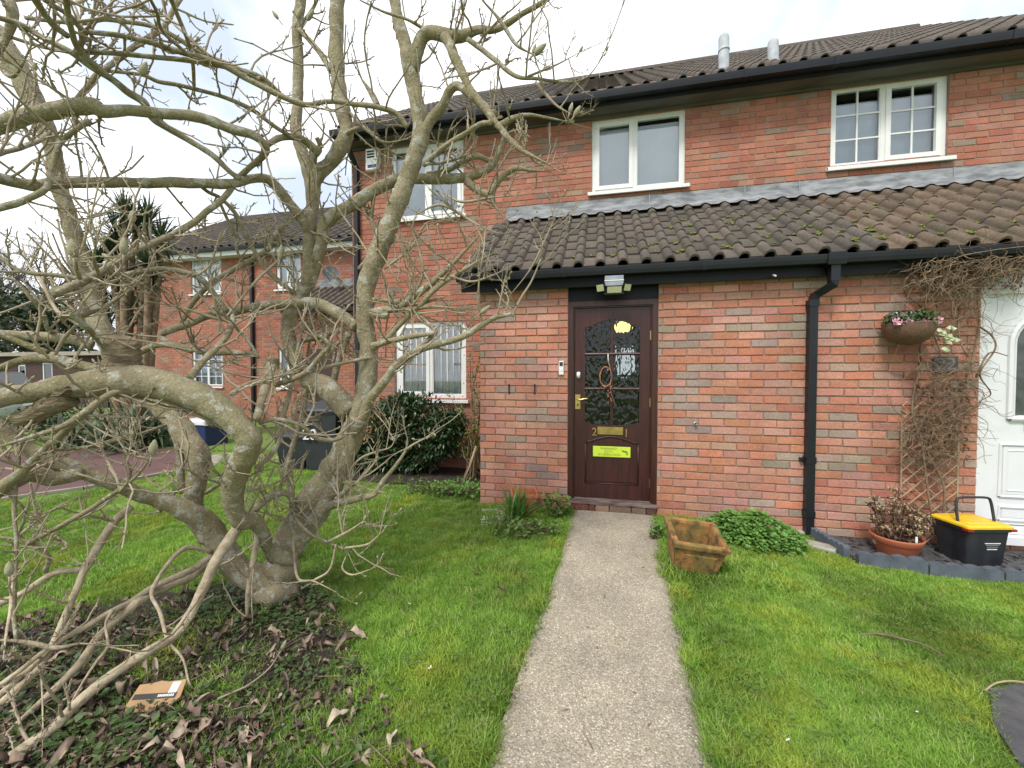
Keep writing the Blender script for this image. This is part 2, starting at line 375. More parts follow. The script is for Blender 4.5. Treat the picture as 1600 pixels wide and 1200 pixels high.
# ------------------------------------------------------------------ mesh builder
class MB:
    def __init__(s): s.v, s.f, s.c = [], [], []
    def add(s, vs, fs, col=None):
        k = len(s.v); s.v.extend([tuple(map(float, p)) for p in vs])
        for f in fs:
            s.f.append(tuple(i + k for i in f)); s.c.append(col)
        return s
    def box(s, x0, x1, y0, y1, z0, z1, col=None):
        vs = [(x0, y0, z0), (x1, y0, z0), (x1, y1, z0), (x0, y1, z0), (x0, y0, z1), (x1, y0, z1), (x1, y1, z1), (x0, y1, z1)]
        return s.add(vs, [(0, 3, 2, 1), (4, 5, 6, 7), (0, 1, 5, 4), (1, 2, 6, 5), (2, 3, 7, 6), (3, 0, 4, 7)], col)
    def cbox(s, x0, x1, y0, y1, z0, z1, b=0.004, col=None):
        # box chamfered on its front (-Y) face
        vs = [(x0, y1, z0), (x1, y1, z0), (x1, y1, z1), (x0, y1, z1), (x0, y0 + b, z0), (x1, y0 + b, z0), (x1, y0 + b, z1), (x0, y0 + b, z1),
              (x0 + b, y0, z0 + b), (x1 - b, y0, z0 + b), (x1 - b, y0, z1 - b), (x0 + b, y0, z1 - b)]
        fs = [(8, 9, 10, 11), (4, 5, 9, 8), (5, 6, 10, 9), (6, 7, 11, 10), (7, 4, 8, 11), (0, 1, 5, 4), (1, 2, 6, 5), (2, 3, 7, 6), (3, 0, 4, 7), (0, 3, 2, 1)]
        return s.add(vs, fs, col)
    def tube(s, pts, rad, n=8, cap=True, col=None):
        pts = np.asarray(pts, float); m = len(pts)
        rad = np.full(m, rad) if np.isscalar(rad) else np.asarray(rad, float)
        tg = np.gradient(pts, axis=0) if m > 2 else np.repeat((pts[-1] - pts[0])[None], m, 0)
        tg /= np.linalg.norm(tg, axis=1)[:, None] + 1e-12
        up = np.array([0.0, 0, 1]) if abs(tg[0][2]) < 0.9 else np.array([1.0, 0, 0])
        nx = np.cross(tg[0], up); nx /= np.linalg.norm(nx)
        vs = []; a = np.arange(n) * 2 * math.pi / n
        for i in range(m):
            nx = nx - tg[i] * np.dot(nx, tg[i]); nx /= np.linalg.norm(nx) + 1e-12
            ny = np.cross(tg[i], nx)
            ring = pts[i] + rad[i] * (np.cos(a)[:, None] * nx + np.sin(a)[:, None] * ny)
            vs.extend(ring.tolist())
        fs = [(i * n + j, i * n + (j + 1) % n, (i + 1) * n + (j + 1) % n, (i + 1) * n + j) for i in range(m - 1) for j in range(n)]
        if cap:
            fs.append(tuple(range(n - 1, -1, -1))); fs.append(tuple((m - 1) * n + j for j in range(n)))
        return s.add(vs, fs, col)
    def lathe(s, prof, cx, cy, n=24, col=None):
        vs = []; a = np.arange(n) * 2 * math.pi / n
        for r, z in prof:
            vs.extend([(cx + r * math.cos(t), cy + r * math.sin(t), z) for t in a])
        m = len(prof)
        fs = [(i * n + j, i * n + (j + 1) % n, (i + 1) * n + (j + 1) % n, (i + 1) * n + j) for i in range(m - 1) for j in range(n)]
        return s.add(vs, fs, col)
    def prism(s, outline, y0, y1, col=None):
        # outline in (x,z), extruded along Y
        n = len(outline)
        vs = [(x, y0, z) for x, z in outline] + [(x, y1, z) for x, z in outline]
        fs = [tuple(range(n)), tuple(range(2 * n - 1, n - 1, -1))] + [(i, (i + 1) % n + 0, (i + 1) % n + n, i + n)[::-1] for i in range(n)]
        return s.add(vs, fs, col)
    def leaf(s, p, d, up, L, w, fold=0.25, curl=0.3, col=None):
        d = np.asarray(d, float); d /= np.linalg.norm(d) + 1e-9
        sd = np.cross(d, up); sd /= np.linalg.norm(sd) + 1e-9
        u = np.cross(sd, d); p = np.asarray(p, float)
        a = p; m1 = p + d * L * 0.45 - u * curl * L * 0.05; t = p + d * L - u * curl * L * 0.35
        l1 = m1 + sd * w + u * fold * w; r1 = m1 - sd * w + u * fold * w
        return s.add([a, l1, m1, r1, t], [(0, 1, 2), (0, 2, 3), (1, 4, 2), (2, 4, 3)], col)
    def strap(s, p, d, L, w, droop, seg=6, col=None, up=(0, 0, 1)):
        p = np.asarray(p, float).copy(); d = np.asarray(d, float); d = d / np.linalg.norm(d)
        sd = np.cross(d, up); sd /= np.linalg.norm(sd) + 1e-9
        vs = []; st = L / seg
        for i in range(seg + 1):
            t = i / seg; ww = w * (0.65 + 0.7 * t if t < 0.5 else 2 * (1 - t) * 1.0 + 0.02)
            ww = w * min(1.0, 0.6 + t) * max(0.04, min(1, (1 - t) * 2.2))
            vs += [p + sd * ww, p - sd * ww]
            d = d + np.array([0, 0, -droop / seg * (0.4 + 1.4 * t)]); d /= np.linalg.norm(d)
            p = p + d * st
        return s.add(vs, [(2 * i, 2 * i + 1, 2 * i + 3, 2 * i + 2) for i in range(seg)], col)
    def xf(s, mat):
        s.v = [tuple(mat @ Vector(p)) for p in s.v]; return s

ORG = {}
def org(o): return ORG.get(o.name, (0, 0, 0)) if o else (0, 0, 0)
def mk_mesh(mb, mat, smooth=False, off=(0, 0, 0), name='m'):
    me = bpy.data.meshes.new(name)
    v = np.asarray(mb.v, float) - np.asarray(off) if len(mb.v) else []
    me.from_pydata([tuple(p) for p in v], [], mb.f)
    if any(c is not None for c in mb.c):
        at = me.color_attributes.new('tint', 'FLOAT_COLOR', 'CORNER')
        arr = np.ones((len(me.loops), 4), np.float32); k = 0
        for f, c in zip(mb.f, mb.c):
            if c is not None: arr[k:k + len(f), :3] = c
            k += len(f)
        at.data.foreach_set('color', arr.ravel())
    if mat is not None: me.materials.append(M[mat] if isinstance(mat, str) else mat)
    if smooth: me.polygons.foreach_set('use_smooth', [True] * len(me.polygons))
    me.update()
    return me
def link(name, me, parent=None, loc=None):
    o = bpy.data.objects.new(name, me); COL.objects.link(o)
    if parent is not None: o.parent = parent
    return o
def part(name, mb, mat, parent, smooth=False, kind=None, label=None):
    og = org(parent)
    o = link(name, mk_mesh(mb, mat, smooth, og, name), parent)
    ORG[o.name] = og
    if kind: o['kind'] = kind
    if label: o['label'] = label
    return o
def thing(name, label, cat, loc, group=None):
    o = bpy.data.objects.new(name, None); COL.objects.link(o)
    o.empty_display_size = 0.1; o.location = loc; ORG[o.name] = tuple(loc)
    o['label'] = label; o['category'] = cat
    if group: o['group'] = group
    return o
def single(name, mb, mat, label, cat, group=None, smooth=False, kind=None):
    o = part(name, mb, mat, None, smooth)
    if label: o['label'] = label
    if cat: o['category'] = cat
    if group: o['group'] = group
    if kind: o['kind'] = kind
    return o
def structure(name, mb, mat, smooth=False):
    o = part(name, mb, mat, None, smooth); o['kind'] = 'structure'; return o
def catmull(P, per=6):
    P = np.asarray(P, float); Q = np.vstack([2 * P[0] - P[1], P, 2 * P[-1] - P[-2]])
    out = []
    for i in range(1, len(Q) - 2):
        a, b, c, d = Q[i - 1], Q[i], Q[i + 1], Q[i + 2]
        for t in np.arange(per) / per:
            out.append(0.5 * (2 * b + (c - a) * t + (2 * a - 5 * b + 4 * c - d) * t * t + (3 * b - a - 3 * c + d) * t ** 3))
    out.append(Q[-2]); return np.array(out)
def text_part(body, size, loc, rot, mat, parent, name='lettering', ext=0.002, align='CENTER', shear=0):
    cu = bpy.data.curves.new(name, 'FONT'); cu.body = body; cu.size = size; cu.extrude = ext; cu.align_x = align; cu.align_y = 'CENTER'; cu.shear = shear
    t = bpy.data.objects.new('tmp_text', cu); COL.objects.link(t)
    dg = bpy.context.evaluated_depsgraph_get(); dg.update()
    me = bpy.data.meshes.new_from_object(t.evaluated_get(dg))
    bpy.data.objects.remove(t)
    me.materials.clear(); me.materials.append(M[mat])
    mt = Matrix.Translation(Vector(loc) - Vector(org(parent))) @ rot.to_4x4()
    me.transform(mt)
    o = link(name, me, parent); ORG[o.name] = org(parent)
    return o
FACE = Matrix.Rotation(math.pi / 2, 3, 'X')         # text that stands up and faces -Y

# ================================================================== GROUND
def ground():
    xs = [-400, -120, -50, -25] + list(np.arange(-14, 8.01, 0.4)) + [14, 40, 120, 400]
    ys = [-60, -20, -8] + list(np.arange(-4, 16.01, 0.5)) + [24, 60, 150, 500]
    mb = MB(); nx = len(xs)
    vs = [(x, y, gz(x, y) + 0.008 * mnoise.noise(Vector((x * 1.3, y * 1.3, 0)))) for y in ys for x in xs]
    fs = [(j * nx + i, j * nx + i + 1, (j + 1) * nx + i + 1, (j + 1) * nx + i) for j in range(len(ys) - 1) for i in range(nx - 1)]
    mb.add(vs, fs); return structure('ground', mb, 'ground_turf', True)
ground()
PATH_L = [(-0.43, 0.2), (-0.383, 1.35), (-0.335, 2.2), (-0.284, 2.9), (-0.262, 3.87), (-0.25, 4.10)]
PATH_R = [(0.34, 0.2), (0.395, 1.52), (0.43, 2.2), (0.474, 2.93), (0.505, 3.98), (0.515, 4.10)]
def path():
    mb = MB(); N = 60
    ly, ry = [p[1] for p in PATH_L], [p[1] for p in PATH_R]
    L, R = [], []
    for i in range(N + 1):
        y = 0.2 + 3.9 * i / N
        L.append((np.interp(y, ly, [p[0] for p in PATH_L]) + 0.008 * mnoise.noise(Vector((y * 9, 1, 0))), y))
        R.append((np.interp(y, ry, [p[0] for p in PATH_R]) + 0.008 * mnoise.noise(Vector((y * 9, 5, 0))), y))
    K = 8; vs = []
    for (a, y), (b, _) in zip(L, R):
        vs.append((a - 0.004, y, -0.05))
        for k in range(K + 1):
            t = k / K
            x = a + (b - a) * t
            vs.append((x, y, 0.022 - 0.006 * (abs(t - 0.5) * 2) ** 6 + 0.003 * mnoise.noise(Vector((x * 5, y * 5, 2)))))
        vs.append((b + 0.004, y, -0.05))
    w = K + 3
    fs = [(i * w + j, i * w + j + 1, (i + 1) * w + j + 1, (i + 1) * w + j) for i in range(N) for j in range(w - 1)]
    mb.add(vs, fs); structure('garden_path', mb, 'path_aggregate', True)
path()
def path_edge(y, side):
    P = PATH_L if side < 0 else PATH_R
    return float(np.interp(y, [p[1] for p in P], [p[0] for p in P]))
# driveway behind the lawn and its pale edging
DRV = [atz(-250, 800), atz(0, 782), atz(130, 764), atz(250, 742), atz(330, 729), atz(352, 714), atz(270, 702), atz(120, 702), atz(-250, 716)]
mb = MB(); mb.add([(p[0], p[1], 0.012) for p in DRV], [tuple(range(len(DRV)))]); structure('driveway', mb, 'driveway')
mb = MB()
pts = [DRV[i] for i in (0, 1, 2, 3, 4)]
for a, b in zip(pts[:-1], pts[1:]):
    d = (b - a)[:2]; d = d / np.linalg.norm(d); nn = np.array([d[1], -d[0]]) * 0.05
    mb.add([(a[0], a[1], 0.0), (b[0], b[1], 0.0), (b[0] + nn[0], b[1] + nn[1], 0.0), (a[0] + nn[0], a[1] + nn[1], 0.0),
            (a[0], a[1], 0.035), (b[0], b[1], 0.035), (b[0] + nn[0], b[1] + nn[1], 0.035), (a[0] + nn[0], a[1] + nn[1], 0.035)],
           [(4, 5, 6, 7), (0, 1, 5, 4), (2, 3, 7, 6), (1, 2, 6, 5), (3, 0, 4, 7)])
structure('driveway_kerb', mb, 'kerb')
mb = MB(); q = [atz(300, 732), atz(430, 722), atz(440, 712), atz(340, 708)]
mb.add([(p[0], p[1], 0.02) for p in q], [(0, 1, 2, 3)]); structure('side_path', mb, 'kerb')
# bare soil bed under the magnolia, with leaf litter on it later
BED = [(-40, 985), (120, 950), (300, 925), (400, 905), (485, 915), (520, 945), (545, 990), (560, 1040), (580, 1085), (620, 1120), (665, 1185), (690, 1230), (500, 1330), (-300, 1330), (-400, 1100)]
BEDW = [atz(u, v)[:2] for u, v in BED]
def inpoly(x, y, P):
    c = False; j = len(P) - 1
    for i in range(len(P)):
        if (P[i][1] > y) != (P[j][1] > y) and x < (P[j][0] - P[i][0]) * (y - P[i][1]) / (P[j][1] - P[i][1]) + P[i][0]: c = not c
        j = i
    return c
mb = MB()
bx = [p[0] for p in BEDW]; by = [p[1] for p in BEDW]
g = 0.06
for i in range(int((max(bx) - min(bx)) / g)):
    for j in range(int((max(by) - min(by)) / g)):
        x, y = min(bx) + i * g, min(by) + j * g
        if inpoly(x + g / 2, y + g / 2, BEDW) and x > -6:
            h = lambda a, b: 0.014 + 0.014 * mnoise.noise(Vector((a * 7, b * 7, 3)))
            mb.add([(x, y, h(x, y)), (x + g, y, h(x + g, y)), (x + g, y + g, h(x + g, y + g)), (x, y + g, h(x, y + g))], [(0, 1, 2, 3)])
structure('soil_bed', mb, 'soil', True)
# soil under the shrub by the window
q = [(-3.7, 5.6), (-3.6, 4.75), (-2.6, 4.6), (-1.9, 4.75), (-1.3, 5.0), (-1.27, 5.6)]
mb = MB(); mb.add([(x, y, 0.018) for x, y in q], [tuple(range(len(q)))]); structure('planting_soil', mb, 'soil')

# ================================================================== BRICKWORK
PAL = [((0.47, 0.195, 0.122), 26), ((0.475, 0.228, 0.162), 28), ((0.435, 0.238, 0.182), 20), ((0.425, 0.168, 0.115), 8), ((0.35, 0.255, 0.20), 14), ((0.30, 0.228, 0.185), 4)]
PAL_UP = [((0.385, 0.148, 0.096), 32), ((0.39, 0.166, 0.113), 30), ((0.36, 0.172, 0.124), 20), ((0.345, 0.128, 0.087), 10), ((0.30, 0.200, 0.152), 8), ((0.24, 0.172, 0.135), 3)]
def bcol(pal):
    c = random.choices([p[0] for p in pal], [p[1] for p in pal])[0]
    k = random.uniform(0.88, 1.12)
    return (c[0] * k * random.uniform(0.95, 1.05), c[1] * k * random.uniform(0.94, 1.06), c[2] * k * random.uniform(0.94, 1.06))
def lay(x0, x1, z0, z1, holes=(), phase=0.0):
    out = []; k = 0; z = z0
    while z + 0.03 < z1:
        zt = min(z + 0.065, z1); zm = (z + zt) / 2
        s = x0 - 0.225 + ((k % 2) * 0.1125 + phase) % 0.225
        blocks = sorted([(h[0], h[1]) for h in holes if h[2] < zm < h[3]])
        while s < x1:
            a, b = max(s, x0), min(s + 0.215, x1)
            segs = [(a, b)]
            for h0, h1 in blocks:
                ns = []
                for p, q_ in segs:
                    if h1 <= p or h0 >= q_: ns.append((p, q_)); continue
                    if p < h0 - 0.01: ns.append((p, h0 - 0.002))
                    if q_ > h1 + 0.01: ns.append((h1 + 0.002, q_))
                segs = ns
            for p, q_ in segs:
                if q_ - p > 0.02: out.append((p, q_, z, zt))
            s += 0.225
        z += 0.075; k += 1
    return out
_bm = MB().cbox(-0.1075, 0.1075, 0, 0.05, -0.0325, 0.0325, 0.0035)
BRICK_MES = []
for _k in range(6):
    _bm = MB().cbox(-0.1075, 0.1075, 0, 0.05, -0.0325, 0.0325, 0.0042)
    for _i in range(4, 12):
        _p = _bm.v[_i]; _bm.v[_i] = (_p[0] + random.uniform(-.003, .003), _p[1] + random.uniform(-.0012, .0016), _p[2] + random.uniform(-.0022, .0022))
    BRICK_MES.append(mk_mesh(_bm, 'brick', name='brick'))
def put_brick(r, Y, parent, pal):
    og = org(parent)
    o = bpy.data.objects.new('brick', random.choice(BRICK_MES)); COL.objects.link(o); o.parent = parent
    o.location = ((r[0] + r[1]) / 2 - og[0], Y + random.uniform(-0.0018, 0.0018) - og[1], (r[2] + r[3]) / 2 + random.uniform(-0.0012, 0.0012) - og[2])
    o.scale = ((r[1] - r[0]) / 0.215, 1, (r[3] - r[2]) / 0.065)
    o.rotation_euler = (random.uniform(-.008, .008), random.uniform(-.009, .009), random.uniform(-.008, .008))
    o.color = (*bcol(pal), 1)
def mass_bricks(rects, Y, parent, pal, mb=None, name='brickwork'):
    mb = mb or MB()
    for r in rects:
        y = Y + random.uniform(-0.0018, 0.0018)
        mb.cbox(r[0], r[1], y, y + 0.03, r[2] + random.uniform(-.001, .001), r[3] + random.uniform(-.001, .001), 0.003, bcol(pal))
    return mb
def sheet(mb, x0, x1, z0, z1, holes, Y, reveal=0.10):
    xs = sorted({x0, x1, *[min(max(h[i], x0), x1) for h in holes for i in (0, 1)]})
    zs = sorted({z0, z1, *[min(max(h[i], z0), z1) for h in holes for i in (2, 3)]})
    for a, b in zip(xs[:-1], xs[1:]):
        for c, d in zip(zs[:-1], zs[1:]):
            mx_, mz_ = (a + b) / 2, (c + d) / 2
            if any(h[0] < mx_ < h[1] and h[2] < mz_ < h[3] for h in holes): continue
            mb.add([(a, Y, c), (b, Y, c), (b, Y, d), (a, Y, d)], [(0, 1, 2, 3)])
    for h in holes:
        a, b, c, d = h[:4]; y2 = Y + reveal
        mb.add([(a, Y, c), (a, y2, c), (a, y2, d), (a, Y, d)], [(0, 1, 2, 3)])
        mb.add([(b, Y, c), (b, Y, d), (b, y2, d), (b, y2, c)], [(0, 1, 2, 3)])
        mb.add([(a, Y, d), (a, y2, d), (b, y2, d), (b, Y, d)], [(0, 1, 2, 3)])
        mb.add([(a, Y, c), (b, Y, c), (b, y2, c), (a, y2, c)], [(0, 1, 2, 3)])

YP, YH = 4.17, 5.60             # porch face, house face
XPL, XPARTY, XR = -1.26, 1.862, 5.6
XHL = -3.74
def hole(u0, v0, u1, v1, Y):
    a, b = aty(u0, v0, Y), aty(u1, v1, Y)
    return [a[0], b[0], min(a[2], b[2]), max(a[2], b[2])]
h_w1 = hole(925, 187, 1070, 300, YH); h_w1[2:] = [3.83, 4.808]
h_w2 = hole(1300, 133, 1480, 262, YH); h_w2[2:] = [3.86, 4.83]
h_w3 = hole(610, 226, 724, 335, YH); h_w3[2:] = [3.70, 4.78]
h_g = hole(617, 502, 728, 625, YH); h_g[2:] = [1.02, 2.20]
h_door = [-0.322, 0.556, 0.045, 2.30]
h_wdoor = [3.135, 4.10, 0.02, 2.30]
Z_EAVE = 4.935

# ---- house with the mahogany door
houseA = thing('terraced_house', 'red brick terraced house with mahogany front door and tiled porch roof', 'house', (0.3, YP, 0))
houseB = thing('terraced_house', 'red brick terraced house on the right with white front door', 'house', (3.0, YP, -0.12))

mb = MB(); sheet(mb, XPL, XPARTY, -0.3, 2.40, [h_door], YP + 0.010, 0.16)
mb.add([(XPL, YP + .007, -.3), (XPL, YP + .007, 2.4), (XPL, YH, 2.4 + 0.95), (XPL, YH, -.3)], [(0, 1, 2, 3)])
wallA = part('porch_wall', mb, 'mortar', houseA)
rA = lay(XPL, XPARTY, -0.075, 2.36, [h_door, [-0.322, 0.556, -1, 0.05]], 0.06)
rA.sort(key=lambda r: abs((r[2] + r[3]) / 2 - 1.0) + (2 if r[1] - r[0] < 0.1 else 0))
PAL_L = [((0.49, 0.215, 0.145), 30), ((0.50, 0.25, 0.185), 34), ((0.45, 0.25, 0.19), 20), ((0.35, 0.255, 0.205), 11)]
for r in rA[:300]: put_brick(r, YP, wallA, PAL_L if r[1] < -.3 else PAL)
massA = mass_bricks(rA[300:], YP, houseA, PAL)
# upper front and the part beside the ground floor window
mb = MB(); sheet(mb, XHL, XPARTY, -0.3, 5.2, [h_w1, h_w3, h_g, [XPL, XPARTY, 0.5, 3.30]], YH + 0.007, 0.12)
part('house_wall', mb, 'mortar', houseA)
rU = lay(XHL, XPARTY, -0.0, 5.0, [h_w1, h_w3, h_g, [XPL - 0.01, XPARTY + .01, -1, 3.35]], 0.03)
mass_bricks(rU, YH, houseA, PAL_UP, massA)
# porch left return, in bricks along Y
for r in lay(YP + 0.01, YH, 0.0, 2.4, (), 0.1):
    x = XPL
    massA.box(x - 0.002, x + 0.03, r[0], r[1], r[2], r[3], bcol(PAL))
part('brickwork', massA, 'brick_mass', houseA, kind='stuff')
# side, back and party walls close the house
mb = MB()
mb.add([(XHL, YH, -.3), (XHL, YH, 5.2), (XHL, YH + 4.3, 8.4), (XHL, YH + 8.6, 5.2), (XHL, YH + 8.6, -.3)], [(0, 1, 2, 3, 4)])
mb.add([(XHL, YH + 8.6, -.3), (XPARTY, YH + 8.6, -.3), (XPARTY, YH + 8.6, 5.2), (XHL, YH + 8.6, 5.2)], [(0, 1, 2, 3)])
part('side_wall', mb, 'mortar', houseA)

mb = MB(); sheet(mb, XPARTY, XR, -0.4, 2.40, [h_wdoor], YP + 0.010, 0.16)
wallB = part('porch_wall', mb, 'mortar', houseB)
rB = lay(XPARTY, XR, -0.15, 2.36, [h_wdoor], 0.06)
near = [r for r in rB if r[1] < 3.2]; far = [r for r in rB if r[1] >= 3.2]
near.sort(key=lambda r: (2 if r[1] - r[0] < 0.1 else 0))
for r in near[:200]: put_brick(r, YP, wallB, PAL)
massB = mass_bricks(near[200:] + far, YP, houseB, PAL)
mb = MB(); sheet(mb, XPARTY, XR, 2.9, 5.2, [h_w2], YH + 0.007, 0.12)
wallBu = part('house_wall', mb, 'mortar', houseB)
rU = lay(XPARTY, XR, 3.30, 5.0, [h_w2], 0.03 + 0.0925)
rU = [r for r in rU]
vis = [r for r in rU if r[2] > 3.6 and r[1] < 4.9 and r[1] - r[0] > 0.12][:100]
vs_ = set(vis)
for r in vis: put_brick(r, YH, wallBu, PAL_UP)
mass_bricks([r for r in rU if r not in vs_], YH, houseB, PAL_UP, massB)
part('brickwork', massB, 'brick_mass', houseB, kind='stuff')
mb = MB()
mb.add([(XR, YP, -.4), (XR, YH + 8.6, -.4), (XR, YH + 8.6, 5.2), (XR, YH + 4.3, 8.4), (XR, YH, 5.2), (XR, YH, 3.4), (XR, YP, 2.4)], [tuple(range(7))])
mb.add([(XPARTY, YH + 8.6, -.3), (XR, YH + 8.6, -.3), (XR, YH + 8.6, 5.2), (XPARTY, YH + 8.6, 5.2)], [(0, 1, 2, 3)])
part('side_wall', mb, 'mortar', houseB)

# ---- pantiles: one flat pan and one roll
TW, GA = 0.2115, 0.262
def tile_profile():
    pr = [(-0.010, 0.008), (0.0, 0.002)] + [(0.012, 0.0), (0.106, 0.0), (0.115, 0.003)]
    for a in np.linspace(math.pi * 0.94, math.pi * 0.06, 7):
        pr.append((0.163 + 0.047 * math.cos(a), 0.004 + 0.050 * math.sin(a)))
    pr.append((0.2135, 0.004))
    return pr
TP = tile_profile()
def tile_mb(L=0.34, th=0.021, mb=None, col=None, m4=None):
    mb = mb or MB()
    vs = []
    for y, dz in ((0, 0), (L, 0)):
        vs += [(x, y, z) for x, z in TP]
    vs += [(x, 0, z - th) for x, z in TP]
    vs += [(x, 0.06, z - th) for x, z in TP]
    n = len(TP)
    fs = [(i, i + 1, n + i + 1, n + i) for i in range(n - 1)] + [(2 * n + i, 2 * n + i + 1, i + 1, i) for i in range(n - 1)]
    fs += [(3 * n + i, 3 * n + i + 1, 2 * n + i + 1, 2 * n + i) for i in range(n - 1)]
    fs += [(2 * n - 1, n - 1, 3 * n - 1), (0, n, 2 * n)]
    if m4 is not None: vs = [tuple(m4 @ Vector(p)) for p in vs]
    mb.add(vs, fs, col); return mb
TILE_ME = mk_mesh(tile_mb(), 'tile', name='roof_tile')
TILE_ME.polygons.foreach_set('use_smooth', [True] * (len(TP) - 1) + [False] * (len(TILE_ME.polygons) - len(TP) + 1))
SL = math.atan2(1.06, 1.50)
E0 = np.array([0, 4.035, 2.445])
TCOL = [(0.128, 0.106, 0.092), (0.140, 0.115, 0.100), (0.116, 0.098, 0.087), (0.128, 0.102, 0.086), (0.105, 0.091, 0.08)]
def roof_tiles():
    roofs = {}
    for h, x0, x1, nm in ((houseA, -1.43, XPARTY, 'a'), (houseB, XPARTY, 5.2, 'b')):
        mb = MB()
        s, c = math.sin(SL), math.cos(SL)
        p0 = (E0[1] + 0.03, E0[2] - 0.045); p1 = (E0[1] + 0.03 + 1.86 * c, E0[2] - 0.045 + 1.86 * s)
        mb.add([(x0 + 0.03, p0[0], p0[1]), (x1, p0[0], p0[1]), (x1, p1[0], p1[1]), (x0 + 0.03, p1[0], p1[1])], [(0, 1, 2, 3)])
        roofs[nm] = part('porch_roof', mb, 'black_paint', h)
    col = 0; x = -1.43
    while x < 5.1:
        r = roofs['a'] if x < XPARTY - 0.1 else roofs['b']; og = org(r)
        for k in range(7):
            o = bpy.data.objects.new('roof_tile', TILE_ME); COL.objects.link(o); o.parent = r
            d = k * GA
            o.location = (x + random.uniform(-.003, .003) - og[0], E0[1] + d * math.cos(SL) - og[1], E0[2] + d * math.sin(SL) + 0.012 + random.uniform(-.002, .002) - og[2])
            o.rotation_euler = (SL - 0.055, random.uniform(-.006, .006), random.uniform(-.012, .012))
            cc = random.choice(TCOL); kk = random.uniform(0.85, 1.15)
            if x > 2.2: cc = tuple(a * b for a, b in zip(cc, (1.32, 1.16, 1.0)))
            o.color = (*[a * kk for a in cc], 1)
        x += TW
    return roofs
ROOFS = roof_tiles()
# moss clumps in the pans near the eave
def moss():
    mb = {'a': MB(), 'b': MB()}
    for _ in range(85):
        x = random.choice([random.uniform(-0.4, 1.8), random.uniform(1.9, 4.4), random.uniform(0.4, 2.6)])
        k = random.choice([0, 0, 1, 1, 1, 2, 3, 4]); col = math.floor((x + 1.43) / TW)
        xx = -1.43 + col * TW + random.choice([random.uniform(0.03, 0.1), 0.105])
        d = k * GA + random.uniform(0.20, 0.30)
        y, z = E0[1] + d * math.cos(SL), E0[2] + d * math.sin(SL) + 0.018
        m = mb['a' if xx < XPARTY - 0.05 else 'b']
        for _ in range(random.randint(3, 9)):
            r = random.uniform(0.006, 0.017)
            a, b = xx + random.uniform(-.025, .025), random.uniform(-.02, .02)
            c = Vector((a, y + b * math.cos(SL), z + b * math.sin(SL)))
            vs = [c + Vector((r * math.cos(t), r * math.sin(t), -0.006)) for t in np.arange(6) * math.pi / 3] + [c + Vector((0, 0, r * 0.8))]
            m.add(vs, [(i, (i + 1) % 6, 6) for i in range(6)])
    part('moss', mb['a'], 'moss', houseA, True, 'stuff'); part('moss', mb['b'], 'moss', houseB, True, 'stuff')
moss()
# lead flashing dressed over the top of the tiles
def flashing(h, x0, x1, joints):
    mb = MB(); n = int((x1 - x0) / 0.03); vs = []
    zb = E0[2] + 1.83 * math.sin(SL); yb = E0[1] + 1.83 * math.cos(SL)
    for i in range(n + 1):
        x = x0 + (x1 - x0) * i / n
        ph = ((x + 1.43) % TW)
        roll = 0.026 * max(0, math.sin((ph - 0.10) / 0.11 * math.pi)) if ph > 0.10 else 0
        w = 0.006 * mnoise.noise(Vector((x * 4, 0, 0)))
        vs += [(x, YH - 0.012, zb + 0.235 + w), (x, YH - 0.016, zb + 0.12), (x, YH - 0.05, zb + 0.055 + roll * 0.5), (x, yb - 0.06, zb - 0.005 + roll + 0.02), (x, yb - 0.10, zb - 0.034 + roll + 0.022 + w)]
    fs = [(i * 5 + j, i * 5 + j + 1, (i + 1) * 5 + j + 1, (i + 1) * 5 + j) for i in range(n) for j in range(4)]
    mb.add(vs, fs)
    f = part('lead_flashing', mb, 'lead', h, True)
    for x in joints:
        m2 = MB(); m2.box(x - 0.004, x + 0.004, YH - 0.024, YH - 0.012, zb + 0.06, zb + 0.24); part('lap_joint', m2, 'metal_grey', f)
flashing(houseA, -1.30, XPARTY, [0.62, 1.75]); flashing(houseB, XPARTY, 5.4, [2.35, 3.9])

# ---- porch gutter, fascia, downpipe
def gutter_run(mb, x0, x1, yf, yb, zt, h=0.075, t=0.006):
    prof = [(yb, zt), (yb, zt - h), (yf + 0.012, zt - h), (yf + 0.004, zt - h * 0.55), (yf, zt - 0.012), (yf, zt), (yf + t, zt), (yf + t + 0.004, zt - h * 0.55), (yf + 0.018, zt - h + t), (yb - t, zt - h + t), (yb - t, zt)]
    n = len(prof)
    mb.add([(x0, y, z) for y, z in prof] + [(x1, y, z) for y, z in prof], [(i, (i + 1) % n, (i + 1) % n + n, i + n) for i in range(n)] + [tuple(range(n))[::-1], tuple(range(n, 2 * n))])
GZ = 2.425
for h, x0, x1, js in ((houseA, -1.46, 1.93, [0.92, -0.35]), (houseB, 1.93, 5.2, [3.3])):
    mb = MB(); gutter_run(mb, x0, x1, 3.965, 4.075, GZ); gt = part('gutter', mb, 'black_plastic', h)
    for x in js:
        m2 = MB(); gutter_run(m2, x - 0.02, x + 0.02, 3.960, 4.079, GZ + 0.003, 0.083); part('gutter_joint', m2, 'black_plastic', gt)
    mb = MB(); mb.box(x0 + 0.02, x1, 4.082, 4.108, 2.262, 2.43); mb.box(x0 + 0.02, x1, 4.108, 4.168, 2.30, 2.32)
    part('fascia_board', mb, 'black_paint', h)
mb = MB(); gutter_run(mb, 1.90, 2.04, 3.955, 4.081, GZ + 0.006, 0.095); mb.box(1.935, 2.005, 3.985, 4.055, 2.20, GZ - 0.08)
dpo = part('downpipe', mb, 'black_plastic', houseB)
mb = MB()
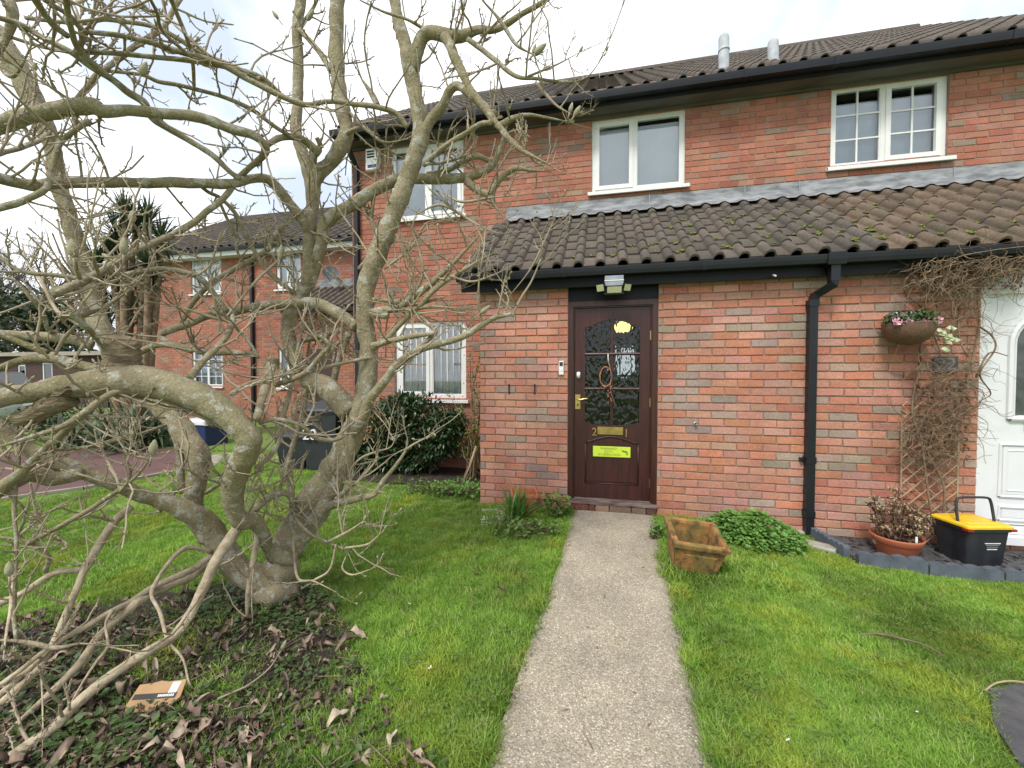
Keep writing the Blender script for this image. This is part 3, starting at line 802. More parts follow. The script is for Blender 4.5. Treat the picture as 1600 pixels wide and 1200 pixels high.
def sqtube(mb, pts, w, ax=(0, 1, 0)):
    pts = [Vector(p) for p in pts]; vs = []
    for i, p in enumerate(pts):
        d = (pts[min(i + 1, len(pts) - 1)] - pts[max(i - 1, 0)]).normalized()
        s = d.cross(Vector(ax)).normalized(); a = Vector(ax)
        vs += [p + s * w + a * w, p - s * w + a * w, p - s * w - a * w, p + s * w - a * w]
    fs = [(i * 4 + j, i * 4 + (j + 1) % 4, (i + 1) * 4 + (j + 1) % 4, (i + 1) * 4 + j) for i in range(len(pts) - 1) for j in range(4)] + [(3, 2, 1, 0), tuple(len(pts) * 4 - 4 + j for j in range(4))]
    mb.add(vs, fs)
sqtube(mb, [(1.97, 4.02, 2.22), (1.965, 4.025, 2.17), (1.875, 4.115, 2.10), (1.862, 4.13, 2.04), (1.862, 4.13, -0.06)], 0.0325)
part('pipe', mb, 'black_plastic', dpo)
for z in (0.62, 0.13, 2.03):
    m2 = MB(); m2.box(1.823, 1.901, 4.092, 4.17, z - 0.03, z + 0.03)
    if z == 0.62: m2.box(1.79, 1.823, 4.13, 4.168, z - 0.015, z + 0.015)
    part('pipe_collar', m2, 'black_plastic', dpo)
# ---- upper eave: gutter, fascia, soffit, roof
def upper(h, x0, x1, name):
    mb = MB(); gutter_run(mb, x0, x1, 5.235, 5.345, Z_EAVE, 0.08); gt = part('gutter', mb, 'black_plastic', h)
    x = x0 + 0.7
    while x < x1:
        m2 = MB(); gutter_run(m2, x - 0.022, x + 0.022, 5.23, 5.349, Z_EAVE + .003, 0.088); part('gutter_joint', m2, 'black_plastic', gt); x += 1.6
    mb = MB(); mb.box(x0, x1, 5.352, 5.378, Z_EAVE - 0.115, Z_EAVE - 0.005); part('fascia_board', mb, 'black_paint', h)
    mb = MB(); mb.box(x0, x1, 5.378, YH + 0.02, Z_EAVE - 0.105, Z_EAVE - 0.090); mb.box(x0, x1, YH - 0.028, YH - 0.004, Z_EAVE - 0.140, Z_EAVE - 0.105); part('soffit_board', mb, 'soffit_paint', h)
    mb = MB(); pitch = math.radians(36.6); tw = 0.2115; ga = 0.30
    L = 4.55 / math.cos(pitch)
    yb, zb = 5.27, Z_EAVE + 0.008
    x = x0
    while x < x1 - 0.02:
        for k in range(int(L / ga) + 1):
            d = k * ga
            mt = Matrix.Translation((x, yb + d * math.cos(pitch), zb + d * math.sin(pitch))) @ Matrix.Rotation(pitch - 0.04, 4, 'X')
            cc = random.choice(TCOL); kk = random.uniform(0.8, 1.1)
            tile_mb(0.36, 0.015, mb, tuple(a * kk for a in cc), mt)
        x += tw
    part('roof_tiles', mb, 'tile_mass', h, kind='stuff')
    mb = MB(); yr, zr = yb + 4.6, zb + 4.6 * math.tan(pitch)
    n = int((x1 - x0) / 0.45)
    for i in range(n):
        a, b = x0 + (x1 - x0) * i / n, x0 + (x1 - x0) * (i + 1) / n - 0.004
        prof = [(yr + 0.13 * math.cos(t), zr - 0.05 + 0.13 * math.sin(t)) for t in np.linspace(0, math.pi, 7)]
        mb.add([(a, y, z) for y, z in prof] + [(b, y, z) for y, z in prof], [(j, j + 1, j + 8, j + 7) for j in range(6)] + [tuple(range(7)), tuple(range(13, 6, -1))], random.choice(TCOL))
    rt = part('ridge_tiles', mb, 'tile_mass', h, kind='stuff')
    mb = MB(); mb.add([(x0, yr, zr - 0.1), (x1, yr, zr - 0.1), (x1, YH + 8.7, 5.1), (x0, YH + 8.7, 5.1)], [(0, 1, 2, 3)])
    mb.add([(x0, yb + .05, zb - 0.06), (x1, yb + .05, zb - 0.06), (x1, yr, zr - 0.08), (x0, yr, zr - 0.08)], [(0, 1, 2, 3)]); part('roof_deck', mb, 'black_paint', h)
upper(houseA, XHL - 0.12, XPARTY, 'a'); upper(houseB, XPARTY, 6.2, 'b')
simple('flue_grey', (0.34, 0.36, 0.39), (0.48, 0.50, 0.53), 12, 0.7, 0.2, 60)
# flue pipes standing out of the upper roof
for (u, vb, vt, r, hs, lab, d) in ((1131, 106, 56, 0.062, houseA, 'tall grey vent pipe with a band, left of two on the roof', 5.75), (1208, 92, 64, 0.062, houseB, 'short grey vent pipe with slanted top, right of two on the roof', 5.8)):
    b = aty(u, vb + 16, d); t = aty(u, vt, d)
    th = thing('vent_pipe', lab, 'vent pipe', tuple(b))
    mb = MB(); mb.tube([b - [0, 0, .1], b, t - [0, 0, 0.03], t], [r, r, r, r * 0.9], 14); part('pipe', mb, 'flue_grey', th, True)
    mb = MB()
    if vb == 106:
        mm = b * 0.35 + t * 0.65; mb.tube([mm - [0, 0, .012], mm + [0, 0, .012]], r * 1.1, 14); part('band', mb, 'flue_grey', th, True)
    mb = MB(); mb.tube([b + [0, 0, 0.02], b + [0, 0, .1]], [r * 1.7, r * 1.05], 14); part('lead_collar', mb, 'lead', th, True)

# ---- windows
def frame_rect(mb, x0, x1, z0, z1, w, y0, y1):
    mb.box(x0, x1, y0, y1, z0, z0 + w); mb.box(x0, x1, y0, y1, z1 - w, z1)
    mb.box(x0, x0 + w, y0 + .0005, y1 - .0005, z0 + w, z1 - w); mb.box(x1 - w, x1, y0 + .0005, y1 - .0005, z0 + w, z1 - w)
def window(h, H, Y, split, sash, bars=None, back='blind_grey', curtain=False, sill=True, top_light=None, glass='glass', fw=0.055):
    x0, x1, z0, z1 = H[:4]
    yf = Y + 0.035
    mb = MB(); frame_rect(mb, x0, x1, z0, z1, fw, yf, yf + 0.07)
    xs = [x0 + fw] + [x0 + (x1 - x0) * s for s in split] + [x1 - fw]
    for s in xs[1:-1]: mb.box(s - 0.026, s + 0.026, yf + .001, yf + 0.069, z0 + fw, z1 - fw)
    win = part('window', mb, 'upvc', h)
    for i in range(len(xs) - 1):
        a = xs[i] + (0.026 if i else 0); b = xs[i + 1] - (0.026 if i < len(xs) - 2 else 0)
        c, d = z0 + fw, z1 - fw
        cells = [(a, b, c, d)]
        if top_light is not None and i == top_light:
            zt = d - (d - c) * 0.3; cells = [(a, b, c, zt - .02), (a, b, zt + .02, d)]
            m2 = MB(); m2.box(a, b, yf + .002, yf + .068, zt - .02, zt + .02); part('transom', m2, 'upvc', win)
        for (a_, b_, c_, d_) in cells:
            if sash[i]:
                m2 = MB(); frame_rect(m2, a_ - 0.008, b_ + 0.008, c_ - 0.008, d_ + 0.008, 0.052, yf - 0.012, yf + 0.03); part('sash', m2, 'upvc', win)
                a_, b_, c_, d_ = a_ + .044, b_ - .044, c_ + .044, d_ - .044
            else:
                m2 = MB(); frame_rect(m2, a_ - .001, b_ + .001, c_ - .001, d_ + .001, 0.014, yf + 0.006, yf + 0.024); part('glazing_bead', m2, 'upvc', win)
            if bars:
                nx_, nz_ = bars
                for q in range(1, nx_):
                    x = a_ + (b_ - a_) * q / nx_; m2 = MB(); m2.box(x - .009, x + .009, yf + .010, yf + .022, c_, d_); part('glazing_bar', m2, 'upvc', win)
                for q in range(1, nz_):
                    z = c_ + (d_ - c_) * q / nz_; m2 = MB(); m2.box(a_, b_, yf + .011, yf + .021, z - .009, z + .009); part('glazing_bar', m2, 'upvc', win)
            m2 = MB(); m2.add([(a_, yf + .025, c_), (b_, yf + .025, c_), (b_, yf + .025, d_), (a_, yf + .025, d_)], [(0, 1, 2, 3)]); part('pane', m2, glass, win)
    if sill:
        m2 = MB(); m2.box(x0 - 0.05, x1 + 0.05, Y - 0.05, yf + 0.01, z0 - 0.034, z0 - 0.002); m2.box(x0 - 0.05, x1 + 0.05, Y - 0.055, Y - 0.035, z0 - 0.046, z0 - 0.010); part('sill', m2, 'upvc', win)
    if curtain:
        for i in range(len(xs) - 1):
            m2 = MB(); n = 60; a, b = xs[i] - .02, xs[i + 1] + .02; vs = []
            for k in range(n + 1):
                t = k / n; x = a + (b - a) * t
                y = yf + 0.055 + 0.018 * math.sin(t * 34 + 2 * mnoise.noise(Vector((t * 6, i, 0)))) + 0.012 * math.sin(t * 71)
                vs += [(x, y, z0), (x, y - 0.01, z1)]
            m2.add(vs, [(2 * k, 2 * k + 2, 2 * k + 3, 2 * k + 1) for k in range(n)]); part('net_curtain', m2, 'net_curtain', win, True)
    elif back:
        m2 = MB(); zt = z1 - fw - (0.10 if bars else 0.035)
        m2.add([(x0, yf + .098, z0), (x1, yf + .098, z0), (x1, yf + .098, zt), (x0, yf + .098, zt)], [(0, 1, 2, 3)]); part('blind', m2, back, win)
    m2 = MB(); yb = Y + 0.13; e = 0.0
    X0, X1, Z0, Z1, Y2 = x0 - e, x1 + e, z0 - e, z1 + e, Y + 0.9
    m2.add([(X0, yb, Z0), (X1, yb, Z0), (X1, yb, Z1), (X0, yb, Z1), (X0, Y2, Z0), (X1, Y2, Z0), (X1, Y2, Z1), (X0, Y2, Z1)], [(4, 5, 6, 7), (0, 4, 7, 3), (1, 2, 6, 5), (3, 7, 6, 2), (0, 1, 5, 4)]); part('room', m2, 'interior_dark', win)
    return win
window(houseA, h_w1, YH, [0.47], [True, False], None, 'blind_grey')
window(houseA, h_w3, YH, [0.5], [False, True], None, 'blind_pale')
window(houseA, h_g, YH, [0.50], [True, False], None, None, curtain=True, fw=0.07)
window(houseB, h_w2, YH, [0.475], [False, True], (2, 3), 'blind_pale')
# brick soldier sill line under the window is left to the brickwork; left corner downpipe
mb = MB(); sqtube(mb, [(-3.63, 5.30, Z_EAVE - 0.06), (-3.63, 5.34, Z_EAVE - 0.2), (-3.63, YH - 0.05, Z_EAVE - 0.42), (-3.63, YH - 0.05, 0.0)], 0.034); part('downpipe', mb, 'black_plastic', houseA)

# ---- front door (mahogany)
YD = YP + 0.055
def dx(u): return float(aty(u, 600, YD)[0])
def dz(v): return float(aty(958, v, YD)[2])
X0, X1, Z0, Z1 = -0.322, 0.556, 0.085, 2.135
fd = MB()
fd.box(X0, X0 + 0.05, YP + 0.012, YP + 0.13, Z0, Z1); fd.box(X1 - 0.05, X1, YP + 0.012, YP + 0.13, Z0, Z1); fd.box(X0 + .05, X1 - .05, YP + 0.013, YP + 0.129, Z1 - 0.05, Z1)
fd.box(X0 + 0.05, X0 + 0.062, YP + 0.03, YP + 0.12, Z0, Z1 - .05); fd.box(X1 - 0.062, X1 - 0.05, YP + 0.03, YP + 0.12, Z0, Z1 - .05); fd.box(X0 + .062, X1 - .062, YP + 0.031, YP + 0.12, Z1 - 0.062, Z1 - .05)
door_frame = part('door_frame', fd, 'wood_frame', houseA)
mb = MB(); mb.box(X0 + .001, X1 - .001, YP + 0.03, YP + 0.13, Z1 + .002, 2.30); part('overdoor_panel', mb, 'black_paint', door_frame)
mb = MB(); mb.prism([(0, 0), (1, 0), (1, 1), (0, 1)], 0, 1)
mb = MB(); mb.add([(X0 - .0, YP - 0.03, 0.075), (X1, YP - 0.03, 0.075), (X1, YP - 0.03, 0.092), (X0, YP - 0.03, 0.092), (X0, YP + .13, 0.075), (X1, YP + .13, 0.075), (X1, YP + .06, 0.118), (X0, YP + .06, 0.118)],
                  [(0, 1, 2, 3), (3, 2, 6, 7), (0, 4, 5, 1), (0, 3, 7, 4), (1, 5, 6, 2), (7, 6, 5, 4)]); part('threshold', mb, 'wood_worn', door_frame)
DX0, DX1, DZ0, DZ1 = X0 + 0.064, X1 - 0.064, 0.12, Z1 - 0.064
door = MB()
gl, gr = dx(914), dx(999); gm = (gl + gr) / 2
gzb, gzt, garch = dz(662), dz(511), dz(499)
pl_, pr_ = dx(914), dx(998); pzb, pzt, parch = dz(757), dz(692), dz(682)
y0, y1 = YD, YD + 0.044
def arc(x0, x1, z, rise, n=14, inv=False):
    return [(x0 + (x1 - x0) * i / n, z + rise * (math.sin(math.pi * i / n) ** 1.3)) for i in range(n + 1)]
def strip(mb, lower, upper_, y0, y1):
    # solid between two (x,z) polylines with the same x samples
    n = len(lower)
    vs = [(x, y0, z) for x, z in lower] + [(x, y0, z) for x, z in upper_] + [(x, y1, z) for x, z in lower] + [(x, y1, z) for x, z in upper_]
    fs = []
    for i in range(n - 1):
        fs += [(i, i + 1, n + i + 1, n + i), (2 * n + i, 3 * n + i, 3 * n + i + 1, 2 * n + i + 1), (i, 2 * n + i, 2 * n + i + 1, i + 1), (n + i, n + i + 1, 3 * n + i + 1, 3 * n + i)]
    mb.add(vs, fs)
door.box(DX0, gl, y0, y1, DZ0, DZ1); door.box(gr, DX1, y0, y1, DZ0, DZ1)
xs14 = [gl + (gr - gl) * i / 14 for i in range(15)]
top_arc = arc(gl, gr, gzt, garch - gzt)
strip(door, top_arc, [(x, DZ1) for x in xs14], y0, y1)
low = [(x, gzb - 0.006 - 0.012 * (math.sin(math.pi * i / 14)) + 0.02 * (1 if i in (0, 14) else 0.6 if i in (1, 13) else 0)) for i, x in enumerate(xs14)]
pan_arc = arc(gl, gr, pzt, parch - pzt)
strip(door, pan_arc, low, y0, y1)
door.box(gl, gr, y0, y1, DZ0, pzb)
# recessed lower panel with a raised field
door.box(gl, gr, y0 + 0.014, y1 - .01, pzb, parch + 0.01)
dl = part('door', door, 'wood_dark', houseA)
mb = MB(); e = 0.028
strip(mb, [(gl + e + (gr - gl - 2 * e) * i / 14, pzb + e) for i in range(15)], arc(gl + e, gr - e, pzt - e * 0.8, parch - pzt), y0 + 0.006, y0 + 0.016); part('door_panel', mb, 'wood_dark', dl)
mb = MB()
for ex in (gl, gr): mb.tube([(ex + (0.006 if ex == gl else -0.006), y0 + .004, pzb), (ex + (0.006 if ex == gl else -0.006), y0 + .004, pzt)], 0.007, 6)
mb.tube([(gl, y0 + .002, pzb + .004), (gr, y0 + .002, pzb + .004)], 0.008, 6); mb.tube([(x, y0 + .002, z - .004) for x, z in pan_arc], 0.008, 6); part('panel_moulding', mb, 'wood_dark', dl, True)
zb1, zb2 = dz(553), dz(607.5)
mb = MB(); mb.box(gm - 0.014, gm + 0.014, y0 + 0.002, y1 - .004, gzb - .02, garch + 0.002); part('glazing_bar', mb, 'wood_dark', dl)
for z in (zb1, zb2):
    mb = MB(); mb.tube([(gl, y0 + .008, z), (gr, y0 + .008, z)], 0.0135, 8); mb.box(gl, gr, y0 + .01, y1 - .006, z - .010, z + .010); part('glazing_bar', mb, 'wood_dark', dl)
for a, b in ((gl, gm), (gm, gr)):
    for c, d in ((gzb - .03, zb2), (zb2, zb1), (zb1, garch + .01)):
        mb = MB(); n = 10
        mb.box(a, b, y0 + 0.016, y0 + 0.022, c, d); part('pane', mb, 'glass_rippled', dl)
mb = MB(); mb.box(dx(899), dx(907), y0 - .006, y0, dz(640), dz(617)); hd = part('door_handle', mb, 'brass', dl)
mb = MB(); hx, hz = dx(903), dz(624)
mb.tube([(hx, y0 - .004, hz), (hx, y0 - .045, hz)], 0.009, 10); mb.tube(catmull([(hx, y0 - .045, hz), (hx + .03, y0 - .048, hz - .004), (hx + .065, y0 - .046, hz + .004), (hx + .10, y0 - .044, hz + .006)], 5), 0.0085, 10); part('lever', mb, 'brass', hd, True)
mb = MB(); mb.tube([(hx, y0 - .0068, dz(633) - .012), (hx, y0 - .0068, dz(633) + .008)], 0.006, 8); part('keyhole', mb, 'print_black', hd)
mb = MB(); mb.box(dx(934), dx(974), y0 - .010, y0 - .001, dz(679), dz(667)); lb = part('letter_plate', mb, 'brass', dl)
mb = MB(); mb.box(dx(938), dx(970), y0 - .016, y0 - .010, dz(677), dz(669.5)); part('flap', mb, 'brass', lb)
text_part('2', 0.115, (dx(929), y0 - .004, dz(676)), FACE, 'brass', dl, 'number_digit', 0.003)
text_part('1', 0.115, (dx(979), y0 - .004, dz(676.5)), FACE, 'brass', dl, 'number_digit', 0.003)
for v in (525, 628, 752):
    mb = MB(); mb.box(DX1 - .006, DX1 + .004, y0 - .006, y0 + .004, dz(v) - .045, dz(v) + .045); part('hinge', mb, 'brass', dl)
mb = MB(); mb.tube([(dx(904), y0 - .022, dz(592) + .012), (dx(904), y0 - .022, dz(580) - .012)], 0.019, 14); mb.box(dx(904) - .012, dx(904) + .012, y0 - .02, y0, dz(591), dz(581)); part('lock_cover', mb, 'white_plastic', dl, True)
# step of bricks on edge under the door
x = X0 + 0.005
while x < X1 - 0.05:
    w = random.choice([0.065, 0.215, 0.065, 0.14]); w = min(w, X1 - x)
    mb = MB(); mb.cbox(x, x + w - 0.008, YP - 0.022, YP + 0.1, -0.05, 0.072, 0.005); s_ = part('step_brick', mb, 'brick', houseA); s_.color = (*random.choice([(0.16, 0.055, 0.04), (0.20, 0.13, 0.10), (0.13, 0.06, 0.05), (0.28, 0.19, 0.13)]), 1); x += w
# the hall seen through the rippled glass: lit lamp, far window
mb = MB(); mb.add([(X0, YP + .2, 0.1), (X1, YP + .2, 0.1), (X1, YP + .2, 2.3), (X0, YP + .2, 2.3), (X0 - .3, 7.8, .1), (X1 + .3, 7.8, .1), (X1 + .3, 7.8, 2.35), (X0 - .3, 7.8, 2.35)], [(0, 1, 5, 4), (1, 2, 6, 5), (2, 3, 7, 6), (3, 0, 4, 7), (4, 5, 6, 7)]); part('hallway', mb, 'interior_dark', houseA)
mb = MB(); p_ = aty(972, 511, 4.75); mb.lathe([(0.001, p_[2] + .07), (0.05, p_[2] + .06), (0.085, p_[2] + .0), (0.07, p_[2] - .05), (0.001, p_[2] - .07)], p_[0], p_[1], 16)
hl = thing('hall_lamp', 'lit yellow lamp seen through the rippled glass of the front door', 'lamp', tuple(p_)); part('shade', mb, 'lamp_warm', hl, True)
mb = MB(); a_, b_ = aty(968, 544, 7.7), aty(988, 584, 7.7); mb.box(a_[0], b_[0], 7.7, 7.72, b_[2], a_[2]); hw = part('hall_window', mb, 'hall_daylight', houseA)

# ---- white door on the right
YW = YP + 0.05
wx = lambda u: float(aty(u, 600, YW)[0])
mb = MB(); x0, x1, z0, z1 = h_wdoor
x0 = 3.137; frame_rect(mb, x0, x1, z0 + .03, 2.13, 0.06, YP + 0.015, YP + 0.12); mb.box(x0, x1, YP + .03, YP + .12, 2.132, 2.30); wf = part('door_frame', mb, 'upvc_door', houseB)
mb = MB(); mb.box(x0 + .062, x1 - .062, YW, YW + .05, z0 + .1, 2.07); wd = part('door', mb, 'upvc_door', houseB)
def moulding(mb, outline, y, r=0.013):
    pts = [(x, y, z) for x, z in outline]; mb.tube(pts + [pts[0]], r, 6, False)
gx0 = x0 + 0.24; gx1 = x1 - 0.24; gz0, gz1 = 1.02, 1.66
rr = (gx1 - gx0) / 2
arch_o = [(gx0, gz0), (gx1, gz0)] + [(gx0 + rr + rr * math.cos(t), gz1 + rr * math.sin(t)) for t in np.linspace(0, math.pi, 16)]
mb = MB(); mb.prism(arch_o, YW - 0.014, YW - .001); moulding(mb, arch_o, YW - 0.012, 0.022); gf = part('glazing_frame', mb, 'upvc_door', wd)
ins = 0.035
ar2 = [(gx0 + ins, gz0 + ins), (gx1 - ins, gz0 + ins)] + [(gx0 + rr + (rr - ins) * math.cos(t), gz1 + (rr - ins) * math.sin(t)) for t in np.linspace(0, math.pi, 16)]
mb = MB(); mb.prism(ar2, YW - 0.017, YW - 0.013); part('pane', mb, simple('door_glass_dark', (0.05, 0.055, 0.055), (0.10, 0.11, 0.11), 7, 0.12, 0.3, 14), gf)
for (a, b, c, d) in ((x0 + .19, x1 - .19, 0.36, 0.80), (x0 + .19, x1 - .19, 0.16, 0.27)):
    mb = MB(); moulding(mb, [(a, c), (b, c), (b, d), (a, d)], YW - .002, 0.016); moulding(mb, [(a + .05, c + .05), (b - .05, c + .05), (b - .05, d - .05), (a + .05, d - .05)], YW - .002, 0.010) if d - c > .2 else None
    mb.box(a + .02, b - .02, YW - .006, YW - .0005, c + .02, d - .02); part('door_panel', mb, 'upvc_door', wd, False)
mb = MB(); mb.box(x0 + .35, x0 + .62, YW - .012, YW - .001, .915, .985); lp = part('letter_plate', mb, 'print_black', wd)
mb = MB(); mb.box(x0 + .362, x0 + .608, YW - .018, YW - .012, .925, .975); part('flap', mb, 'white_plastic', lp)
mb = MB(); mb.box(x0 - .01, x1 + .01, YP - .06, YP + .1, -0.02, 0.045); part('threshold', mb, 'upvc_door', wf)

# ================================================================== THINGS ON THE PORCH WALL
def rnd(a, b): return random.uniform(a, b)
# security light on the fascia
sl0 = aty(960, 445, 4.0)
sl = thing('security_light', 'black solar security light with three lamp heads above the mahogany door', 'light', tuple(sl0))
mb = MB(); a, b = aty(945, 432, 4.0), aty(974, 446, 4.0); mb.box(a[0], b[0], 3.975, 4.08, b[2], a[2]); bd = part('solar_panel', mb, 'metal_grey', sl)
mb = MB(); mb.box(a[0] - .004, b[0] + .004, 3.97, 3.9745, (a[2] + b[2]) / 2 - .004, (a[2] + b[2]) / 2 + .004); part('trim', mb, 'white_plastic', bd)
mb = MB(); a2, b2 = aty(944, 446, 3.98), aty(975, 459, 3.98); mb.box(a2[0], b2[0], 3.985, 4.08, b2[2], a2[2] - .004); part('housing', mb, 'black_plastic', sl)
simple('lens_pale', (0.50, 0.50, 0.30), (0.40, 0.41, 0.24), 60, 0.3, 0.3, 150)
def head(u0, v0, u1, v1, yaw):
    p, q = aty(u0, v0, 3.97), aty(u1, v1, 3.97); c = (p + q) / 2; w, hh = abs(q[0] - p[0]) / 2, abs(q[2] - p[2]) / 2
    R_ = Matrix.Translation(Vector(c)) @ Matrix.Rotation(yaw, 4, 'Z') @ Matrix.Rotation(0.35, 4, 'X')
    m1 = MB(); m1.box(-w, w, 0, 0.03, -hh, hh); m1.xf(R_); hd_ = part('lamp_head', m1, 'black_plastic', sl)
    m1 = MB(); m1.box(-w * .86, w * .86, -0.004, -0.0005, -hh * .8, hh * .8); m1.xf(R_); part('lens', m1, 'lens_pale', hd_)
head(947, 447, 973, 458, 0); head(931, 444, 945, 456, -0.5); head(974, 443, 987, 455, 0.5)
# little camera on the fascia
c0 = aty(1207, 430, 4.075)
mb = MB(); mb.tube([c0, c0 + [0.0, -0.03, -0.005], c0 + [0.012, -0.045, -0.02]], 0.009, 10); single('hook', mb, 'white_plastic', 'small white metal hook screwed to the black porch fascia', 'hook', smooth=True)
# doorbell
p_, q_ = aty(873.5, 564, YP), aty(881, 586, YP)
db = thing('video_doorbell', 'white video doorbell with black camera window left of the mahogany door', 'doorbell', tuple((p_ + q_) / 2))
mb = MB(); mb.cbox(p_[0], q_[0], YP - .026, YP - .001, q_[2], p_[2], 0.006); part('body', mb, 'white_plastic', db)
xm = (p_[0] + q_[0]) / 2; w = (q_[0] - p_[0])
mb = MB(); mb.box(xm - w * .32, xm + w * .32, YP - .029, YP - .0255, p_[2] - w * 1.05, p_[2] - w * .25); part('camera_window', mb, 'print_black', db)
mb = MB(); mb.tube([(xm, YP - .031, p_[2] - w * 1.9), (xm, YP - .0255, p_[2] - w * 1.9)], w * .24, 14); part('button', mb, 'white_plastic', db)
# two dark gaps left in the brickwork, as small drip vents
for u in (795.5, 835.5):
    a, b = aty(u, 600, YP), aty(u, 616, YP); mb = MB(); mb.box(a[0] - .008, a[0] + .008, YP - .004, YP + .01, b[2], a[2]); part('weep_vent', mb, 'print_black', houseA)
# small overflow pipe
c0 = aty(1086, 661, YP); mb = MB(); mb.tube([c0 + [0, .02, 0], c0 + [0, -.035, -.004]], 0.013, 12, False); mb.tube([c0 + [0, .02, 0], c0 + [0, -.034, -.004]], 0.009, 12, False); part('overflow_pipe', mb, 'white_plastic', houseA, True)
# pale marks of old paint and salts on the brick faces
for (u, v, w_, h_) in ((1087, 597, .016, .05), (1219, 596, .008, .026), (1280, 720, .008, .03), (1290, 789, .006, .04), (1088, 602, .01, .02)):
    c0 = aty(u, v, YP - .0025); mb = MB(); ou = [(c0[0] + w_ * (1 + .4 * rnd(-1, 1)) * math.cos(a), c0[2] + h_ * .5 * (1 + .4 * rnd(-1, 1)) * math.sin(a)) for a in np.arange(9) * 2 * math.pi / 9]
    mb.prism(ou, YP - .003, YP - .001); part('paint_mark', mb, 'stone_pale', houseA if u < 1262 else houseB)
# sign on the door
p_, q_ = aty(926.5, 696, YD - .004), aty(985, 716, YD - .004)
sg = thing('warning_sign', 'lime yellow CCTV warning sign screwed to the lower panel of the mahogany door', 'sign', ((p_[0] + q_[0]) / 2, YD - .004, (p_[2] + q_[2]) / 2))
mb = MB(); mb.cbox(p_[0], q_[0], YD - .007, YD - .002, q_[2] + .004, p_[2] - .004, .002); part('plate', mb, 'sign_lime', sg)
cx, cz = p_[0] * .58 + q_[0] * .42, (p_[2] + q_[2]) / 2; hgt = p_[2] - q_[2] - .008
text_part('WARNING!', hgt * .30, (cx, YD - .0078, cz + hgt * .29), FACE, 'print_faded', sg, 'lettering', .0006)
text_part('CCTV', hgt * .30, (cx, YD - .0078, cz), FACE, 'print_faded', sg, 'lettering', .0006)
text_part('IN OPERATION', hgt * .30, (cx + .008, YD - .0078, cz - hgt * .29), FACE, 'print_faded', sg, 'lettering', .0006)
kx = q_[0] - .052
mb = MB(); mb.prism([(kx - .035, cz + .022), (kx + .02, cz + .010), (kx + .026, cz - .012), (kx - .028, cz + .004)], YD - .0084, YD - .0074); mb.prism([(kx + .016, cz - .008), (kx + .028, cz - .014), (kx + .02, cz - .03), (kx + .010, cz - .02)], YD - .0084, YD - .0074); part('camera_symbol', mb, 'print_faded', sg)
# twig wreath hanging in front of the glass
wc = aty(948, 592, YD - .03)
wr = thing('door_wreath', 'brown twig wreath with dried tail hanging on the mahogany door', 'wreath', tuple(wc))
mb = MB()
for k in range(9):
    ph = rnd(0, 6); pts = []
    for t in np.linspace(0, 2 * math.pi, 22):
        pts.append((wc[0] - .01 + (0.058 + rnd(-.006, .006)) * math.cos(t + ph), wc[1] + 0.012 * math.sin(3 * t + k), wc[2] + .02 + (0.098 + rnd(-.008, .008)) * math.sin(t + ph)))
    mb.tube(pts, 0.0048, 5, False)
simple('wreath_brown', (0.22, 0.065, 0.035), (0.36, 0.17, 0.10), 25, 0.7, 0.5, 90)
part('ring', mb, 'wreath_brown', wr, True)
mb = MB(); mb.tube(catmull([wc + [0.01, 0, .19], wc + [.035, -.01, .10], wc + [.045, -.01, .0], wc + [.03, -.01, -.09]], 5), 0.006, 6)
mb.tube(catmull([wc + [0.03, 0, -.08], wc + [.05, -.02, -.16], wc + [.085, -.02, -.26]], 5), 0.0035, 5); mb.tube(catmull([wc + [0.0, 0, -.08], wc + [-.03, -.02, -.10], wc + [-.05, -.02, -.09]], 5), 0.003, 5); part('stem', mb, 'vine_bark', wr, True)
mb = MB()
for k in range(9):
    c = wc + [rnd(.01, .05), -.02, -.08 - k * .02]; mb.lathe([(.0005, c[2] + .012), (.011, c[2]), (.0005, c[2] - .012)], c[0], c[1], 7)
part('seed_head', mb, 'wreath_brown', wr, True)
mb = MB(); mb.tube([(wc[0] + .012, YD - .012, dz(553) + .0), (wc[0] + .012, YD - .02, dz(553) - .04), (wc[0] + .02, YD - .03, wc[2] + .15)], 0.005, 6); part('hook', mb, 'white_plastic', wr, True)

# ================================================================== ALARM BOX, AERIAL
a, b = aty(575, 237, YH), aty(595, 268, YH)
ab = thing('alarm_box', 'white wall alarm box with dark stripes beside the upper corner window', 'alarm box', (a[0], YH, b[2]))
mb = MB(); mb.cbox(a[0], b[0], YH - .08, YH, b[2], a[2], .012); part('cover', mb, 'white_plastic', ab)
for k in range(3):
    z = a[2] - .05 - k * .04; mb = MB(); mb.box(a[0] + .03, b[0] - .06, YH - .083, YH - .079, z - .012, z + .012); part('stripe', mb, 'print_black', ab)
mb = MB(); mb.box(a[0] + .04, b[0] - .03, YH - .083, YH - .079, b[2] + .03, b[2] + .075); part('blue_label', mb, 'blue_tarp', ab)
ya = 9.4
def ap(u, v): return aty(u, v, ya)
ae = thing('tv_aerial', 'thin metal television aerial with grid reflector on the roof', 'aerial', tuple(ap(707, 150)))
mb = MB(); mb.tube([ap(707, 185), ap(707, 116)], .016, 8); part('mast', mb, 'metal_grey', ae, True)
mb = MB(); mb.tube([ap(683, 140), ap(723, 95)], .012, 6); mb.tube([ap(707, 118), ap(701, 124), ap(705, 116)], .008, 5); part('boom', mb, 'metal_grey', ae, True)
for k in range(13):
    t = k / 13; c = ap(683 + 30 * t, 140 - 34 * t); o_ = ap(689 + 30 * t, 143.5 - 34 * t) - c
    mb = MB(); mb.tube([c - o_ * .75, c + o_ * .75], .006, 5); part('element', mb, 'metal_grey', ae)
